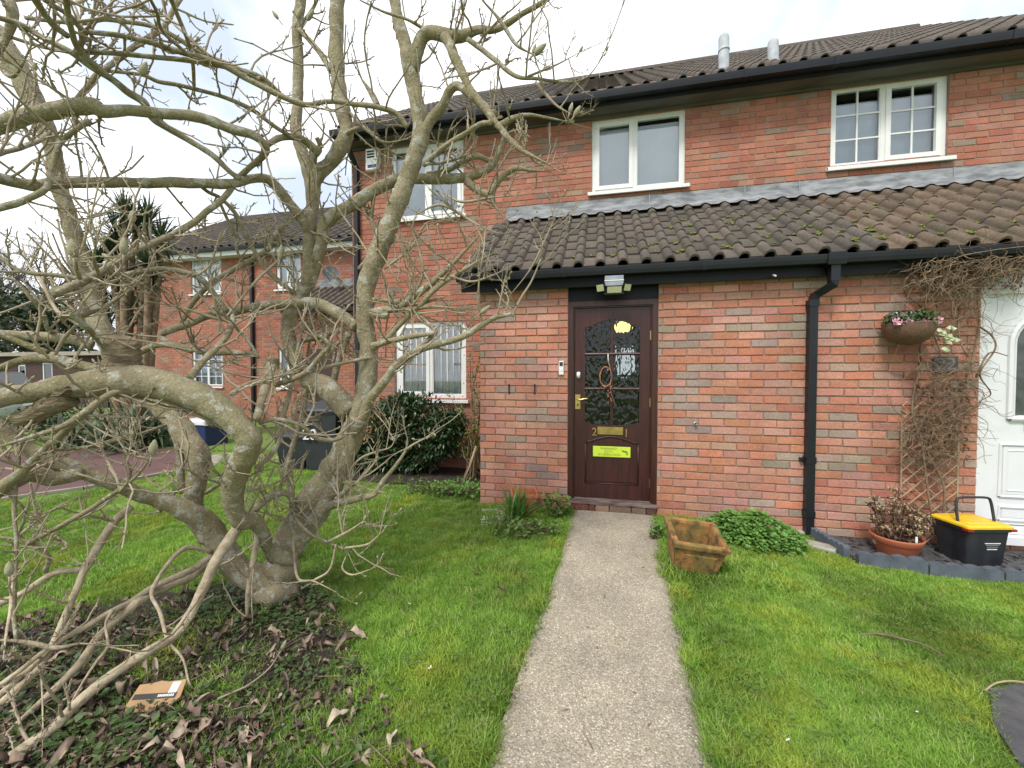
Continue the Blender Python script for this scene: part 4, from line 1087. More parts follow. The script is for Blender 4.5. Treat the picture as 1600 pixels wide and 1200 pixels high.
for k in range(5):
    c = ap(719 + .3 * k, 83 + k * 2.6); mb = MB(); mb.tube([c, ap(735 + .1 * k, 88.5 + k * 2.6)], .005, 5); part('reflector_rod', mb, 'metal_grey', ae)
mb = MB(); mb.tube([ap(719, 83), ap(719.5, 93.4)], .007, 5); mb.tube([ap(735, 88.5), ap(735.5, 99)], .007, 5); part('reflector_side', mb, 'metal_grey', ae)

# ================================================================== NEIGHBOURING HOUSE (left, set back)
YC = 10.2
def cx_(u): return float(aty(u, 430, YC)[0])
XC0, XC1 = cx_(205), -3.0
houseC = thing('terraced_house', 'red brick house set back on the left with a dark tiled roof', 'house', (cx_(350), YC, 0))
ZC = float(aty(310, 394, YC - .3)[2])
def chole(u0, v0, u1, v1):
    h = hole(u0, v0, u1, v1, YC); return h
hs = [chole(298, 399, 346, 458), chole(431, 388, 470, 451), chole(226, 404, 248, 466), chole(300, 546, 348, 604), chole(435, 542, 464, 606)]
mb = MB(); sheet(mb, XC0, XC1, -.2, ZC + .1, hs, YC + .007, .1); part('house_wall', mb, 'mortar', houseC)
mbk = mass_bricks(lay(XC0, XC1, 0, ZC - .1, hs, 0.0), YC, houseC, PAL_UP); part('brickwork', mbk, 'brick_mass', houseC, kind='stuff')
mb = MB(); YCb = YC + 8; ZR = ZC + 2.75
mb.add([(XC0, YC, -.2), (XC0, YC, ZC), (XC0, YC + 4, ZR - .2), (XC0, YCb, ZC), (XC0, YCb, -.2)], [(0, 1, 2, 3, 4)]); mb.add([(XC1, YC, -.2), (XC1, YC, ZC), (XC1, YC + 4, ZR - .2), (XC1, YCb, ZC), (XC1, YCb, -.2)], [(4, 3, 2, 1, 0)])
mb.add([(XC0, YCb, -.2), (XC0, YCb, ZC), (XC1, YCb, ZC), (XC1, YCb, -.2)], [(0, 1, 2, 3)]); part('side_wall', mb, 'mortar', houseC)
window(houseC, hs[0], YC, [.48], [False, True], None, None, curtain=True, top_light=0)
window(houseC, hs[1], YC, [.5], [True, False], None, 'blind_grey')
window(houseC, hs[2], YC, [.5], [True, False], None, 'blind_pale')
window(houseC, hs[3], YC, [.5], [False, False], (2, 4), 'blind_pale')
window(houseC, hs[4], YC, [.5], [False, True], None, 'blind_grey')
mb = MB(); gutter_run(mb, XC0 - .1, XC1, YC - .42, YC - .31, ZC + .06, .09); part('gutter', mb, 'black_plastic', houseC)
mb = MB(); mb.box(XC0 - .1, XC1, YC - .305, YC - .28, ZC - .16, ZC + .05); mb.box(XC0 - .1, XC1, YC - .28, YC - .002, ZC - .15, ZC - .13); part('fascia_board', mb, 'upvc', houseC)
mb = MB(); pitch = math.atan2(2.75, 4.3); tw = .30
x = XC0 - .15
while x < XC1:
    for k in range(16):
        d = k * .315; mt = Matrix.Translation((x, YC - .38 + d * math.cos(pitch), ZC + .08 + d * math.sin(pitch))) @ Matrix.Rotation(pitch - .04, 4, 'X') @ Matrix.Scale(1.41, 4, (1, 0, 0))
        cc = random.choice(TCOL); kk = rnd(.6, .85); tile_mb(.37, .018, mb, tuple(q * kk for q in cc), mt)
    x += tw
part('roof_tiles', mb, 'tile_mass', houseC, kind='stuff')
mb = MB(); mb.add([(XC0 - .1, YC - .3, ZC + .02), (XC1, YC - .3, ZC + .02), (XC1, YC + 4, ZR + .0), (XC0 - .1, YC + 4, ZR + .0)], [(0, 1, 2, 3)]); mb.add([(XC0 - .1, YC + 4, ZR), (XC1, YC + 4, ZR), (XC1, YCb, ZC), (XC0 - .1, YCb, ZC)], [(0, 1, 2, 3)])
mb.tube([(XC0 - .1, YC + 4, ZR + .05), (XC1, YC + 4, ZR + .05)], .13, 8); part('roof_deck', mb, 'black_paint', houseC)
for u in (395.5, 466): mb = MB(); x = cx_(u); sqtube(mb, [(x, YC - .06, ZC - .1 if u < 400 else 2.2), (x, YC - .06, 0)], .04); part('downpipe', mb, 'black_plastic', houseC)
# its lean-to porch roof at the right, and the dark porch under it
xa, xb = cx_(497), -3.2
mb = MB(); za = float(aty(520, 480, YC - 1.2)[2])
mb.box(xa, xb, YC - 1.0, YC, 0, za - .1); pc = part('porch_wall', mb, 'mortar', houseC); part('brickwork', mass_bricks(lay(xa, xb, 0, za - .1, [[xa + .5, xa + 1.3, 0, 2.05]]), YC - 1.01, houseC, PAL_UP), 'brick_mass', houseC, kind='stuff'); mb = MB(); mb.box(xa + .5, xa + 1.3, YC - 1.02, YC - 1.002, 0, 2.05); part('porch_door', mb, 'garage_wall', houseC)
mb = MB(); x = xa - .1
while x < xb:
    for k in range(5):
        d = k * .3; sl_ = .55; mt = Matrix.Translation((x, YC - 1.3 + d * math.cos(sl_), za + d * math.sin(sl_))) @ Matrix.Rotation(sl_ - .04, 4, 'X'); tile_mb(.36, .016, mb, random.choice(TCOL), mt)
    x += .2115
part('porch_tiles', mb, 'tile_mass', houseC, kind='stuff')
mb = MB(); mb.box(xa - .1, xb, YC - 1.32, YC - 1.2, za - .12, za - .02); part('porch_gutter', mb, 'black_plastic', houseC)
mb = MB(); mb.box(xa, xb, YC - .04, YC - .005, za + .72, za + 1.0); part('lead_flashing', mb, 'lead', houseC)
# satellite dish
dc = aty(517, 428, YC - .5)
sd = thing('satellite_dish', 'small grey satellite dish on the set back brick house', 'satellite dish', (dc[0], YC, dc[2]))
mb = MB(); prof = [(0.001, 0.0), (.08, .008), (.15, .025), (.21, .05)]
mb.lathe(prof, 0, 0, 20); mb.xf(Matrix.Translation(Vector(dc)) @ Matrix.Rotation(math.radians(70), 4, 'X') @ Matrix.Rotation(.5, 4, 'Y')); part('dish', mb, 'edging', sd, True)
mb = MB(); mb.tube([dc, dc + [0, .3, -.05], [dc[0], YC, dc[2] - .1]], .02, 6); mb.tube([dc + [0, -.02, -.2], dc + [.02, -.38, .02]], .012, 6); part('bracket', mb, 'metal_grey', sd)

# ================================================================== FAR LEFT: garage, fence, car, trees
YG = 12.6
def gxx(u): return float(aty(u, 590, YG)[0])
gr_ = thing('garage', 'low dark garage with pale flat roof edge behind the driveway', 'garage', (gxx(90), YG, 0))
xg0, xg1, zg = gxx(-120), gxx(168), float(aty(100, 556, YG)[2])
mb = MB(); gh = [[gxx(66), gxx(82), .55, 1.9], [gxx(28), gxx(40), .3, 1.8]]
sheet(mb, xg0, xg1, -.2, zg, gh, YG, .1); mb.box(xg0, xg1, YG + .12, YG + 5, -.2, zg - .01); part('wall', mb, 'garage_wall', gr_)
mb = MB(); mb.box(xg0 - .1, xg1 + .2, YG - .3, YG + 5.2, zg, zg + .16); part('roof', mb, 'kerb', gr_)
for H_ in gh:
    mb = MB(); frame_rect(mb, H_[0], H_[1], H_[2], H_[3], .07, YG + .02, YG + .08); w_ = part('window', mb, 'upvc', gr_)
    mb = MB(); mb.box(H_[0] + .07, H_[1] - .07, YG + .04, YG + .05, H_[2] + .07, H_[3] - .07); part('pane', mb, 'glass_dim', w_)
mb = MB(); xq = gxx(-20)
fn = thing('fence', 'weathered wooden fence panel beside the low dark garage', 'fence', (gxx(5), YG - .6, 0))
x = gxx(-60)
while x < gxx(26):
    mb = MB(); mb.box(x, x + .14, YG - .62, YG - .6, 0, 1.55 + rnd(-.01, .01)); part('board', mb, 'fence_wood', fn); x += .15
mb = MB(); mb.box(gxx(-60), gxx(26), YG - .6, YG - .55, .3, .38); mb.box(gxx(-60), gxx(26), YG - .6, YG - .55, 1.2, 1.28); part('rail', mb, 'fence_wood', fn)
# silver car nosing into the frame at the far left
def car():
    base = atz(-28, 668, 0.0)
    t = thing('parked_car', 'silver car parked at the far left beyond the driveway', 'car', tuple(base))
    ang = math.radians(-20); T = Matrix.Translation(Vector(base)) @ Matrix.Rotation(ang, 4, 'Z')
    secs = [(-2.0, .35, .62, .72), (-1.9, .28, .82, .80), (-1.2, .25, .92, .84), (-.55, .25, .98, .85), (.3, .25, 1.0, .85), (1.2, .25, .98, .84), (1.8, .28, .9, .80), (1.95, .4, .7, .74)]
    mb = MB(); vs = []
    for x, zb, zt, w in secs: vs += [(x, -w * .96, zb), (x, -w, (zb + zt) / 2), (x, -w * .9, zt), (x, w * .9, zt), (x, w, (zb + zt) / 2), (x, w * .96, zb)]
    n = 6; fs = [(i * n + j, i * n + (j + 1) % n, (i + 1) * n + (j + 1) % n, (i + 1) * n + j) for i in range(len(secs) - 1) for j in range(n)] + [tuple(range(5, -1, -1)), tuple(len(vs) - 6 + j for j in range(6))]
    mb.add(vs, fs); mb.xf(T); bo = part('body', mb, 'car_paint', t, True)
    mb = MB(); vs = []
    for x, z, w in [(-1.15, .93, .76), (-.45, 1.40, .62), (.75, 1.43, .62), (1.65, .97, .74)]: vs += [(x, -w, z), (x, w, z)]
    vs += [(-1.15, -.76, .9), (-1.15, .76, .9), (1.65, -.74, .9), (1.65, .74, .9)]
    mb.add(vs, [(0, 1, 3, 2), (2, 3, 5, 4), (4, 5, 7, 6), (0, 2, 4, 6), (1, 7, 5, 3), (8, 0, 6, 10), (9, 11, 7, 1)]); mb.xf(T); cb = part('cabin', mb, simple('car_glass', (.03, .035, .04), None, 4, .08), t)
    mb = MB(); mb.box(-.4, .75, -.6, .6, 1.415, 1.45); mb.xf(T); part('roof', mb, 'car_paint', cb)
    for x in (-1.25, 1.25):
        for y in (-.8, .8):
            mb = MB(); mb.tube([(x, y - .09, .3), (x, y + .09, .3)], .31, 18); mb.xf(T); wh = part('wheel', mb, 'rubber', t)
            mb = MB(); mb.tube([(x, y - .1, .3), (x, y + .1, .3)], .19, 14); mb.xf(T); part('rim', mb, 'metal_grey', wh)
    for y in (-.6, .6):
        mb = MB(); mb.box(1.86, 1.97, y - .14, y + .14, .62, .74); mb.xf(T); part('headlight', mb, 'white_plastic', t)
car()
# dark storage box with a white lid
q = atz(300, 697)
sb = thing('storage_box', 'dark storage box with white lid behind the magnolia trunk', 'box', tuple(q))
mb = MB(); mb.cbox(q[0] - .35, q[0] + .30, q[1], q[1] + .5, 0, .40, .02); part('body', mb, 'blue_tarp', sb)
mb = MB(); mb.cbox(q[0] - .38, q[0] + .33, q[1] - .03, q[1] + .53, .40, .50, .02); part('lid', mb, 'white_plastic', sb)

def foliage(mb, c, rad, n, L, w, squash=1.0, shell=0.35, droop=0.0, colf=None):
    c = np.asarray(c, float)
    for _ in range(n):
        d = RNG.normal(size=3); d /= np.linalg.norm(d); r = (shell + (1 - shell) * random.random() ** .6)
        p = c + d * r * np.asarray(rad) * (1 + .25 * mnoise.noise(Vector(d * 2.3) + Vector(c)))
        dd = d + RNG.normal(size=3) * .7 + [0, 0, .2 - droop]
        mb.leaf(p, dd, RNG.normal(size=3) * .4 + [0, 0, 1], L * rnd(.6, 1.25), w * rnd(.7, 1.2), col=colf() if colf else None)
# far trees
def far_tree(u, vb, vt, D, kind, label, grp='trees far behind the garage'):
    b = atd(u, vb, D); b[2] = 0; top = atd(u, vt, D)[2]
    t = thing('tree', label, 'tree', tuple(b), grp)
    mb = MB(); mb.tube([b, b + [rnd(-.3, .3), 0, top * .4], b + [rnd(-.4, .4), 0, top * .8]], [.25, .18, .06], 7); part('trunk', mb, 'bare_far', t, True)
    mb = MB()
    if kind == 'evergreen':
        for _ in range(22):
            h = rnd(.18, .95); foliage(mb, b + np.array([rnd(-1, 1) * 1.9 * (1.1 - h * .6), rnd(-1, 1) * 1.5, top * h]), (.9, .9, .75), 90, .34, .13)
        part('crown', mb, 'leaf_hedge', t)
    else:
        for _ in range(42):
            z0 = top * rnd(.25, .75); a = rnd(0, 6.28); L = top * rnd(.15, .4); p0 = b + [0, 0, z0]; d = np.array([math.cos(a), math.sin(a), rnd(.5, 1.3)]); d /= np.linalg.norm(d)
            p1 = p0 + d * L; mb.tube([p0, p0 + d * L * .5 + RNG.normal(size=3) * .1, p1], [.06, .04, .02], 4, False)
            for _ in range(9):
                s = rnd(.3, 1); q = p0 + d * L * s; e = d + RNG.normal(size=3) * .6; l2 = L * rnd(.25, .5); mb.tube([q, q + e * l2 * .5, q + e * l2 + [0, 0, .1]], [.02, .014, .007], 3, False)
                for _ in range(4):
                    q2 = q + e * l2 * rnd(.3, 1); e2 = e + RNG.normal(size=3) * .7; mb.tube([q2, q2 + e2 * l2 * .45], [.010, .005], 3, False)
        part('crown', mb, 'bare_far', t)
far_tree(40, 600, 455, 24, 'evergreen', 'dark evergreen tree low on the far left skyline')
far_tree(108, 600, 480, 26, 'evergreen', 'smaller dark evergreen beside the palms on the skyline')
far_tree(10, 600, 385, 27, 'bare', 'tall bare tree at the far left edge of the skyline')
far_tree(75, 600, 400, 29, 'bare', 'bare tree between the two far evergreens on the left')
far_tree(-60, 600, 440, 24, 'evergreen', 'dark evergreen tree cut by the left edge of the view')
# cordyline palm
def cordyline():
    b = atz(205, 697); t = thing('cordyline_palm', 'cordyline palm with spiky heads in front of the set back house', 'palm', tuple(b))
    D = 8.0
    heads = [(212, 352, .55), (252, 372, .50), (172, 392, .50), (195, 330, .42), (232, 410, .45), (160, 440, .5), (205, 455, .5), (182, 365, .5), (232, 345, .5), (150, 410, .5), (240, 440, .45), (185, 480, .5), (222, 490, .45), (160, 500, .4)]
    for (u, v, R_) in heads:
        h = atd(u, v, D + rnd(-.35, .35)); mid = (b + h) / 2 + [rnd(-.15, .15), rnd(-.1, .1), -.2]
        mb = MB(); mb.tube(catmull([b + [rnd(-.12, .12), rnd(-.1, .1), 0], mid, h - [0, 0, .1]], 6), np.linspace(.085, .05, 13), 8); part('trunk', mb, 'vine_bark', t, True)
        mb = MB()
        for _ in range(105):
            a = rnd(0, 6.28); el = rnd(-.6, 1.4); d = np.array([math.cos(a) * math.cos(el), math.sin(a) * math.cos(el), math.sin(el)]); mb.strap(h - [0, 0, .05], d, R_ * rnd(.85, 1.35), .016, rnd(.3, .9), 5)
        part('leaf_head', mb, 'leaf_palm', t)
cordyline()
def strap_clump(name, label, cat, b, n, L, w, mat, spread=.3, droop=.9, group=None):
    t = thing(name, label, cat, tuple(b), group); mb = MB()
    for _ in range(n):
        a = rnd(0, 6.28); el = rnd(.5, 1.45); d = np.array([math.cos(a) * math.cos(el), math.sin(a) * math.cos(el), math.sin(el)]); mb.strap(np.asarray(b) + [rnd(-1, 1) * spread, rnd(-1, 1) * spread, 0], d, L * rnd(.6, 1.1), w, droop * rnd(.5, 1.4), 6)
    part('leaves', mb, mat, t); return t
strap_clump('flax_plant', 'dark spiky flax plant by the driveway, right of the pair', 'plant', atz(215, 700) , 130, 1.15, .03, 'leaf_palm', .45, 1.1)
strap_clump('flax_plant', 'dark spiky flax plant by the driveway, left of the pair', 'plant', atz(140, 696), 110, 1.0, .028, 'leaf_palm', .45, 1.2)
mb = MB()
for (u, v) in ((20, 668), (65, 672), (262, 690), (285, 640), (335, 680), (380, 690)):
    pass
def round_bush(name, label, u, v, R_, n, mat, L, w, D=None, h=None):
    b = atz(u, v) if D is None else atd(u, v, D); b[2] = 0
    t = thing(name, label, 'shrub', tuple(b)); mb = MB()
    for k in range(5):
        p = b + [0, 0, .02]; mb.tube([p, p + [rnd(-.3, .3) * R_, rnd(-.2, .2) * R_, R_ * .8]], [.012, .006], 5, False)
    part('stem', mb, 'vine_bark', t)
    mb = MB(); hh = h or R_
    for _ in range(10): foliage(mb, b + [rnd(-.5, .5) * R_, rnd(-.4, .4) * R_, hh * rnd(.35, .9)], (R_ * .5, R_ * .5, hh * .35), n // 10, L, w)
    part('foliage', mb, mat, t); return t
round_bush('shrub', 'leafy hedge shrub under the set back house window', 268, 676, .7, 900, 'leaf_hedge', .09, .03, h=.9)
round_bush('shrub', 'small dark shrub at the far left beside the driveway', 60, 690, .75, 900, 'leaf_hedge', .09, .03, h=.7)

# ================================================================== WHEELIE BINS
def wheelie(b, s, mat, label, num, yaw, hgt):
    t = thing('wheelie_bin', label, 'bin', tuple(b), 'wheelie bins by the house corner')
    T = Matrix.Translation(Vector(b)) @ Matrix.Rotation(yaw, 4, 'Z')
    mb = MB(); w0, w1, d0, d1 = s * .21, s * .27, s * .22, s * .30; z1 = hgt * .88
    vs = [(-w0, -d0, .04), (w0, -d0, .04), (w0, d0, .04), (-w0, d0, .04), (-w1, -d1, z1), (w1, -d1, z1), (w1, d1, z1), (-w1, d1, z1)]
    mb.add(vs, [(0, 3, 2, 1), (0, 1, 5, 4), (1, 2, 6, 5), (2, 3, 7, 6), (3, 0, 4, 7), (4, 5, 6, 7)])
    mb.box(-w1 - .015, w1 + .015, -d1 - .015, d1 + .015, z1 - .03, z1); mb.xf(T); bo = part('body', mb, mat, t)
    mb = MB(); mb.add([(-w1 - .02, -d1 - .035, z1 + .002), (w1 + .02, -d1 - .035, z1 + .002), (w1 + .02, d1 + .03, z1 + .002), (-w1 - .02, d1 + .03, z1 + .002), (-w1 - .01, -d1 - .02, z1 + .035), (w1 + .01, -d1 - .02, z1 + .035), (w1, d1, hgt), (-w1, d1, hgt)],
                      [(0, 3, 2, 1), (0, 1, 5, 4), (1, 2, 6, 5), (2, 3, 7, 6), (3, 0, 4, 7), (4, 5, 6, 7)]); mb.xf(T); lid = part('lid', mb, mat, t)
    mb = MB(); mb.tube([(-w1, d1 + .06, z1 - .01), (w1, d1 + .06, z1 - .01)], .016, 8); mb.xf(T); part('handle', mb, mat, t)
    for x in (-w0 - .03, w0 + .03):
        mb = MB(); mb.tube([(x - .02, d0 + .02, .1), (x + .02, d0 + .02, .1)], .1, 14); mb.xf(T); part('wheel', mb, 'rubber', t)
    if num:
        R3 = T.to_3x3() @ FACE
        text_part(num, .21, T @ Vector((-.12, -s * .290, hgt * .545)), R3, 'print_white', t, 'number', .012)
        for k in range(8):
            m5 = MB(); x5 = -.19 + k * .022; h5 = .034 if k in (1, 5) else .022; m5.box(x5, x5 + .016, -s * .302, -s * .280, hgt * .68, hgt * .68 + h5); m5.xf(T); part('logo_mark', m5, 'print_white', t)
    return t
wheelie(atz(515, 733), 1.0, 'bin_grey', 'grey wheelie bin with white number 20 by the house corner', '20', .12, 1.0)
wheelie(atz(470, 732), .85, 'bin_grey', 'lower plain grey bin left of the numbered wheelie bin', None, .1, .58)

# ================================================================== PLANTS BY THE HOUSE
def shrub():
    b = np.array([-2.75, 5.15, 0.0]); t = thing('evergreen_shrub', 'dark evergreen shrub under the ground floor window', 'shrub', tuple(b))
    mb = MB()
    for k in range(14):
        mb.tube(catmull([b + [rnd(-.3, .3), rnd(-.1, .1), 0], b + [rnd(-.5, .5), rnd(-.2, .1), .4], b + [rnd(-.7, .7), rnd(-.25, .15), rnd(.6, 1.0)]], 4), .010, 5)
    part('stem', mb, 'vine_bark', t, True)
    mb = MB()
    for (dx_, dz_, rx, rz) in [(-.35, .55, .4, .42), (0, .75, .45, .36), (.35, .8, .4, .33), (.65, .62, .3, .28), (-.15, .35, .4, .3), (.2, .5, .45, .3), (-.5, .25, .25, .22), (.55, .42, .3, .2), (.1, .95, .3, .18), (-.6, .62, .22, .3), (-.55, .3, .3, .28), (-.2, .2, .35, .2), (.25, .25, .35, .2), (.8, .7, .22, .22)]:
        foliage(mb, b + [dx_, rnd(-.1, .05), dz_], (rx, .3, rz), 800, .085, .020, shell=.3)
    part('foliage', mb, 'leaf_dark', t)
    mb = MB()
    for _ in range(60):
        mb.leaf(b + [rnd(-.42, -.15), rnd(-.42, -.3), rnd(.55, .8)], RNG.normal(size=3), [0, 0, 1], .06, .014)
    simple('leaf_orange', (.30, .10, .03), (.22, .14, .04), 20, .5); part('autumn_leaves', mb, 'leaf_orange', t)
shrub()
def rose():
    b = np.array([-1.62, 5.0, 0.0]); t = thing('climbing_rose', 'thin thorny rose stems against the porch corner', 'rose', tuple(b))
    leaf = MB()
    for k in range(16):
        h = rnd(.5, 1.75); x1 = rnd(-.35, .38); pts = catmull([b + [rnd(-.12, .2), rnd(-.1, .1), 0], b + [x1 * .3 + rnd(-.1, .1), rnd(-.1, .1), h * .4], b + [x1 * .8, rnd(-.15, .1), h * .8], b + [x1 + rnd(-.15, .12), rnd(-.2, .1), h]], 6)
        mb = MB(); mb.tube(pts, np.linspace(.0075, .0025, len(pts)), 5); part('stem', mb, 'vine_bark', t, True)
        for p in pts[6:]:
            for _ in range(5): leaf.leaf(p + RNG.normal(size=3) * .025, RNG.normal(size=3) + [0, 0, .3], [0, 0, 1], .042, .011)
    part('leaves', leaf, 'leaf_weed', t)
    mb = MB()
    for _ in range(26):
        p = b + [rnd(-.3, .4), rnd(-.2, .1), rnd(.9, 1.75)]; mb.lathe([(.0005, p[2] + .012), (.010, p[2]), (.0005, p[2] - .010)], p[0], p[1], 6)
    part('rose_hip', mb, 'wreath_brown', t)
rose()
mb = MB(); a, b = aty(722, 752, 4.75), aty(744, 697, 4.85); a[2] = 0
mb.tube([a, (a + b) / 2 + [.01, 0, 0], b], [.016, .015, .014], 7); single('garden_stake', mb, 'trellis_wood', 'leaning wooden stake stuck in the soil beside the porch corner', 'stake', smooth=True)
# stones in the soil by the window
for (u, v, r, lab) in ((634, 732, .11, 'flat grey stone lying left of two on soil under the window'), (655, 724, .13, 'flat grey stone lying right of two on soil under the window')):
    c = atz(u, v, .05); mb = MB(); vs = []
    for i in range(7):
        th_ = math.pi * i / 6
        for j in range(10):
            ph = 2 * math.pi * j / 10; d = Vector((math.sin(th_) * math.cos(ph), math.sin(th_) * math.sin(ph), math.cos(th_))); k = r * (1 + .25 * mnoise.noise(d * 2 + Vector((u, 0, 0)))); vs.append((c[0] + d.x * k, c[1] + d.y * k * .8, c[2] + d.z * k * .4))
    mb.add(vs, [(i * 10 + j, i * 10 + (j + 1) % 10, (i + 1) * 10 + (j + 1) % 10, (i + 1) * 10 + j) for i in range(6) for j in range(10)]); single('stone', mb, 'stone_pale', lab, 'stone', 'stones under the window', True)
# daffodil leaves in front of an orange pot, white pebbles
b = atz(806, 812); dp_ = strap_clump('daffodil_clump', 'clump of green daffodil leaves beside the porch wall', 'plant', b, 95, .36, .0095, 'leaf_strap', .07, .75)
pc_ = np.array([b[0] + .03, 4.02, 0.0])
op = thing('plant_pot', 'square orange pot half hidden behind the daffodil leaves', 'pot', tuple(pc_))
mb = MB(); hw = .13; T = Matrix.Translation(Vector(pc_)) @ Matrix.Rotation(.25, 4, 'Z')
o_ = [(-1, -1), (1, -1), (1, 1), (-1, 1)]; lv = [(.10, 0), (.125, .17), (.135, .17), (.135, .20), (.115, .20), (.11, .12)]
vs = [(x * r, y * r, z) for r, z in lv for x, y in o_]; fs = [(i * 4 + j, i * 4 + (j + 1) % 4, (i + 1) * 4 + (j + 1) % 4, (i + 1) * 4 + j) for i in range(len(lv) - 1) for j in range(4)]
mb.add(vs, fs); mb.xf(T); part('body', mb, 'terracotta', op); mb = MB(); mb.add([(x * .112, y * .112, .13) for x, y in o_], [(0, 1, 2, 3)]); mb.xf(T); part('soil', mb, 'soil', op)
mb = MB()
for _ in range(260):
    p = atz(rnd(752, 800), rnd(796, 822)); r = rnd(.006, .016); mb.lathe([(.0005, r * 1.4), (r, r * .6), (r * .6, 0)], p[0], p[1], 6)
single('white_gravel', mb, simple('pebble_white', (.62, .59, .52), (.42, .39, .33), 30, .8), 'patch of white gravel beside the daffodil leaves', 'gravel', kind='stuff', smooth=True)
def weed(label, u, v, n, L, R_, mat, name='weed_plant', hgt=.12):
    b = atz(u, v); b[2] = gz(b[0]); t = thing(name, label, 'weed', tuple(b)); mb = MB(); st = MB()
    for _ in range(n):
        p = b + [rnd(-1, 1) * R_, rnd(-1, 1) * R_ * .6, rnd(.02, hgt)]; mb.leaf(p, RNG.normal(size=3) * [1, 1, .5] + [0, -.1, .3], RNG.normal(size=3) * .3 + [0, 0, 1], L * rnd(.6, 1.2), L * .3)
        if random.random() < .3: st.tube([b + [rnd(-.3, .3) * R_, 0, 0], p], .002, 3, False)
    part('leaves', mb, mat, t); part('stem', st, 'vine_bark', t)
weed('leafy weed growing against the wall left of the doorstep', 870, 806, 130, .075, .13, 'leaf_weed', hgt=.2)
weed('low weeds spreading at the left edge of the path top', 838, 832, 190, .045, .2, 'leaf_weed', hgt=.09)
weed('low weeds with dead stalks below the daffodil leaves', 800, 838, 120, .05, .16, 'leaf_weed', hgt=.07)
weed('fresh green weeds beside the planter at the path edge', 1026, 845, 170, .035, .055, 'leaf_fresh', hgt=.16)
weed('bright green weeds in front of the porch corner', 715, 775, 420, .05, .28, 'leaf_fresh', hgt=.16)
weed('bright green weeds growing along the soil edge', 668, 770, 260, .045, .25, 'leaf_weed', hgt=.12)
# mound of fresh green leaves
def mound():
    b = np.array([1.22, 3.82, gz(1.22)]); t = thing('green_mound_plant', 'low mound of fresh green leaves against the wall behind the planter', 'plant', tuple(b))
    mb = MB(); 
    for _ in range(2300):
        a = rnd(0, 6.28); r = random.random() ** .6; x, y = r * math.cos(a) * .40, r * math.sin(a) * .33
        z = .20 * (1 - r * r) ** .7 * (1 + .2 * mnoise.noise(Vector((x * 6, y * 6, 0)))) * rnd(.75, 1.05) + .012
        mb.leaf(b + [x + .04, y - .05, z], np.array([math.cos(a), math.sin(a), .05]) + RNG.normal(size=3) * .5, RNG.normal(size=3) * .25 + [0, 0, 1], rnd(.028, .05), rnd(.012, .02), fold=.1)
    part('foliage', mb, 'leaf_fresh', t)
    mb = MB()
    for _ in range(60):
        a = rnd(0, 6.28); mb.tube([b + [.04, -.05, 0], b + [.04 + math.cos(a) * .25, -.05 + math.sin(a) * .2, rnd(.05, .15)]], .002, 3, False)
    part('stem', mb, 'leaf_weed', t)
mound()

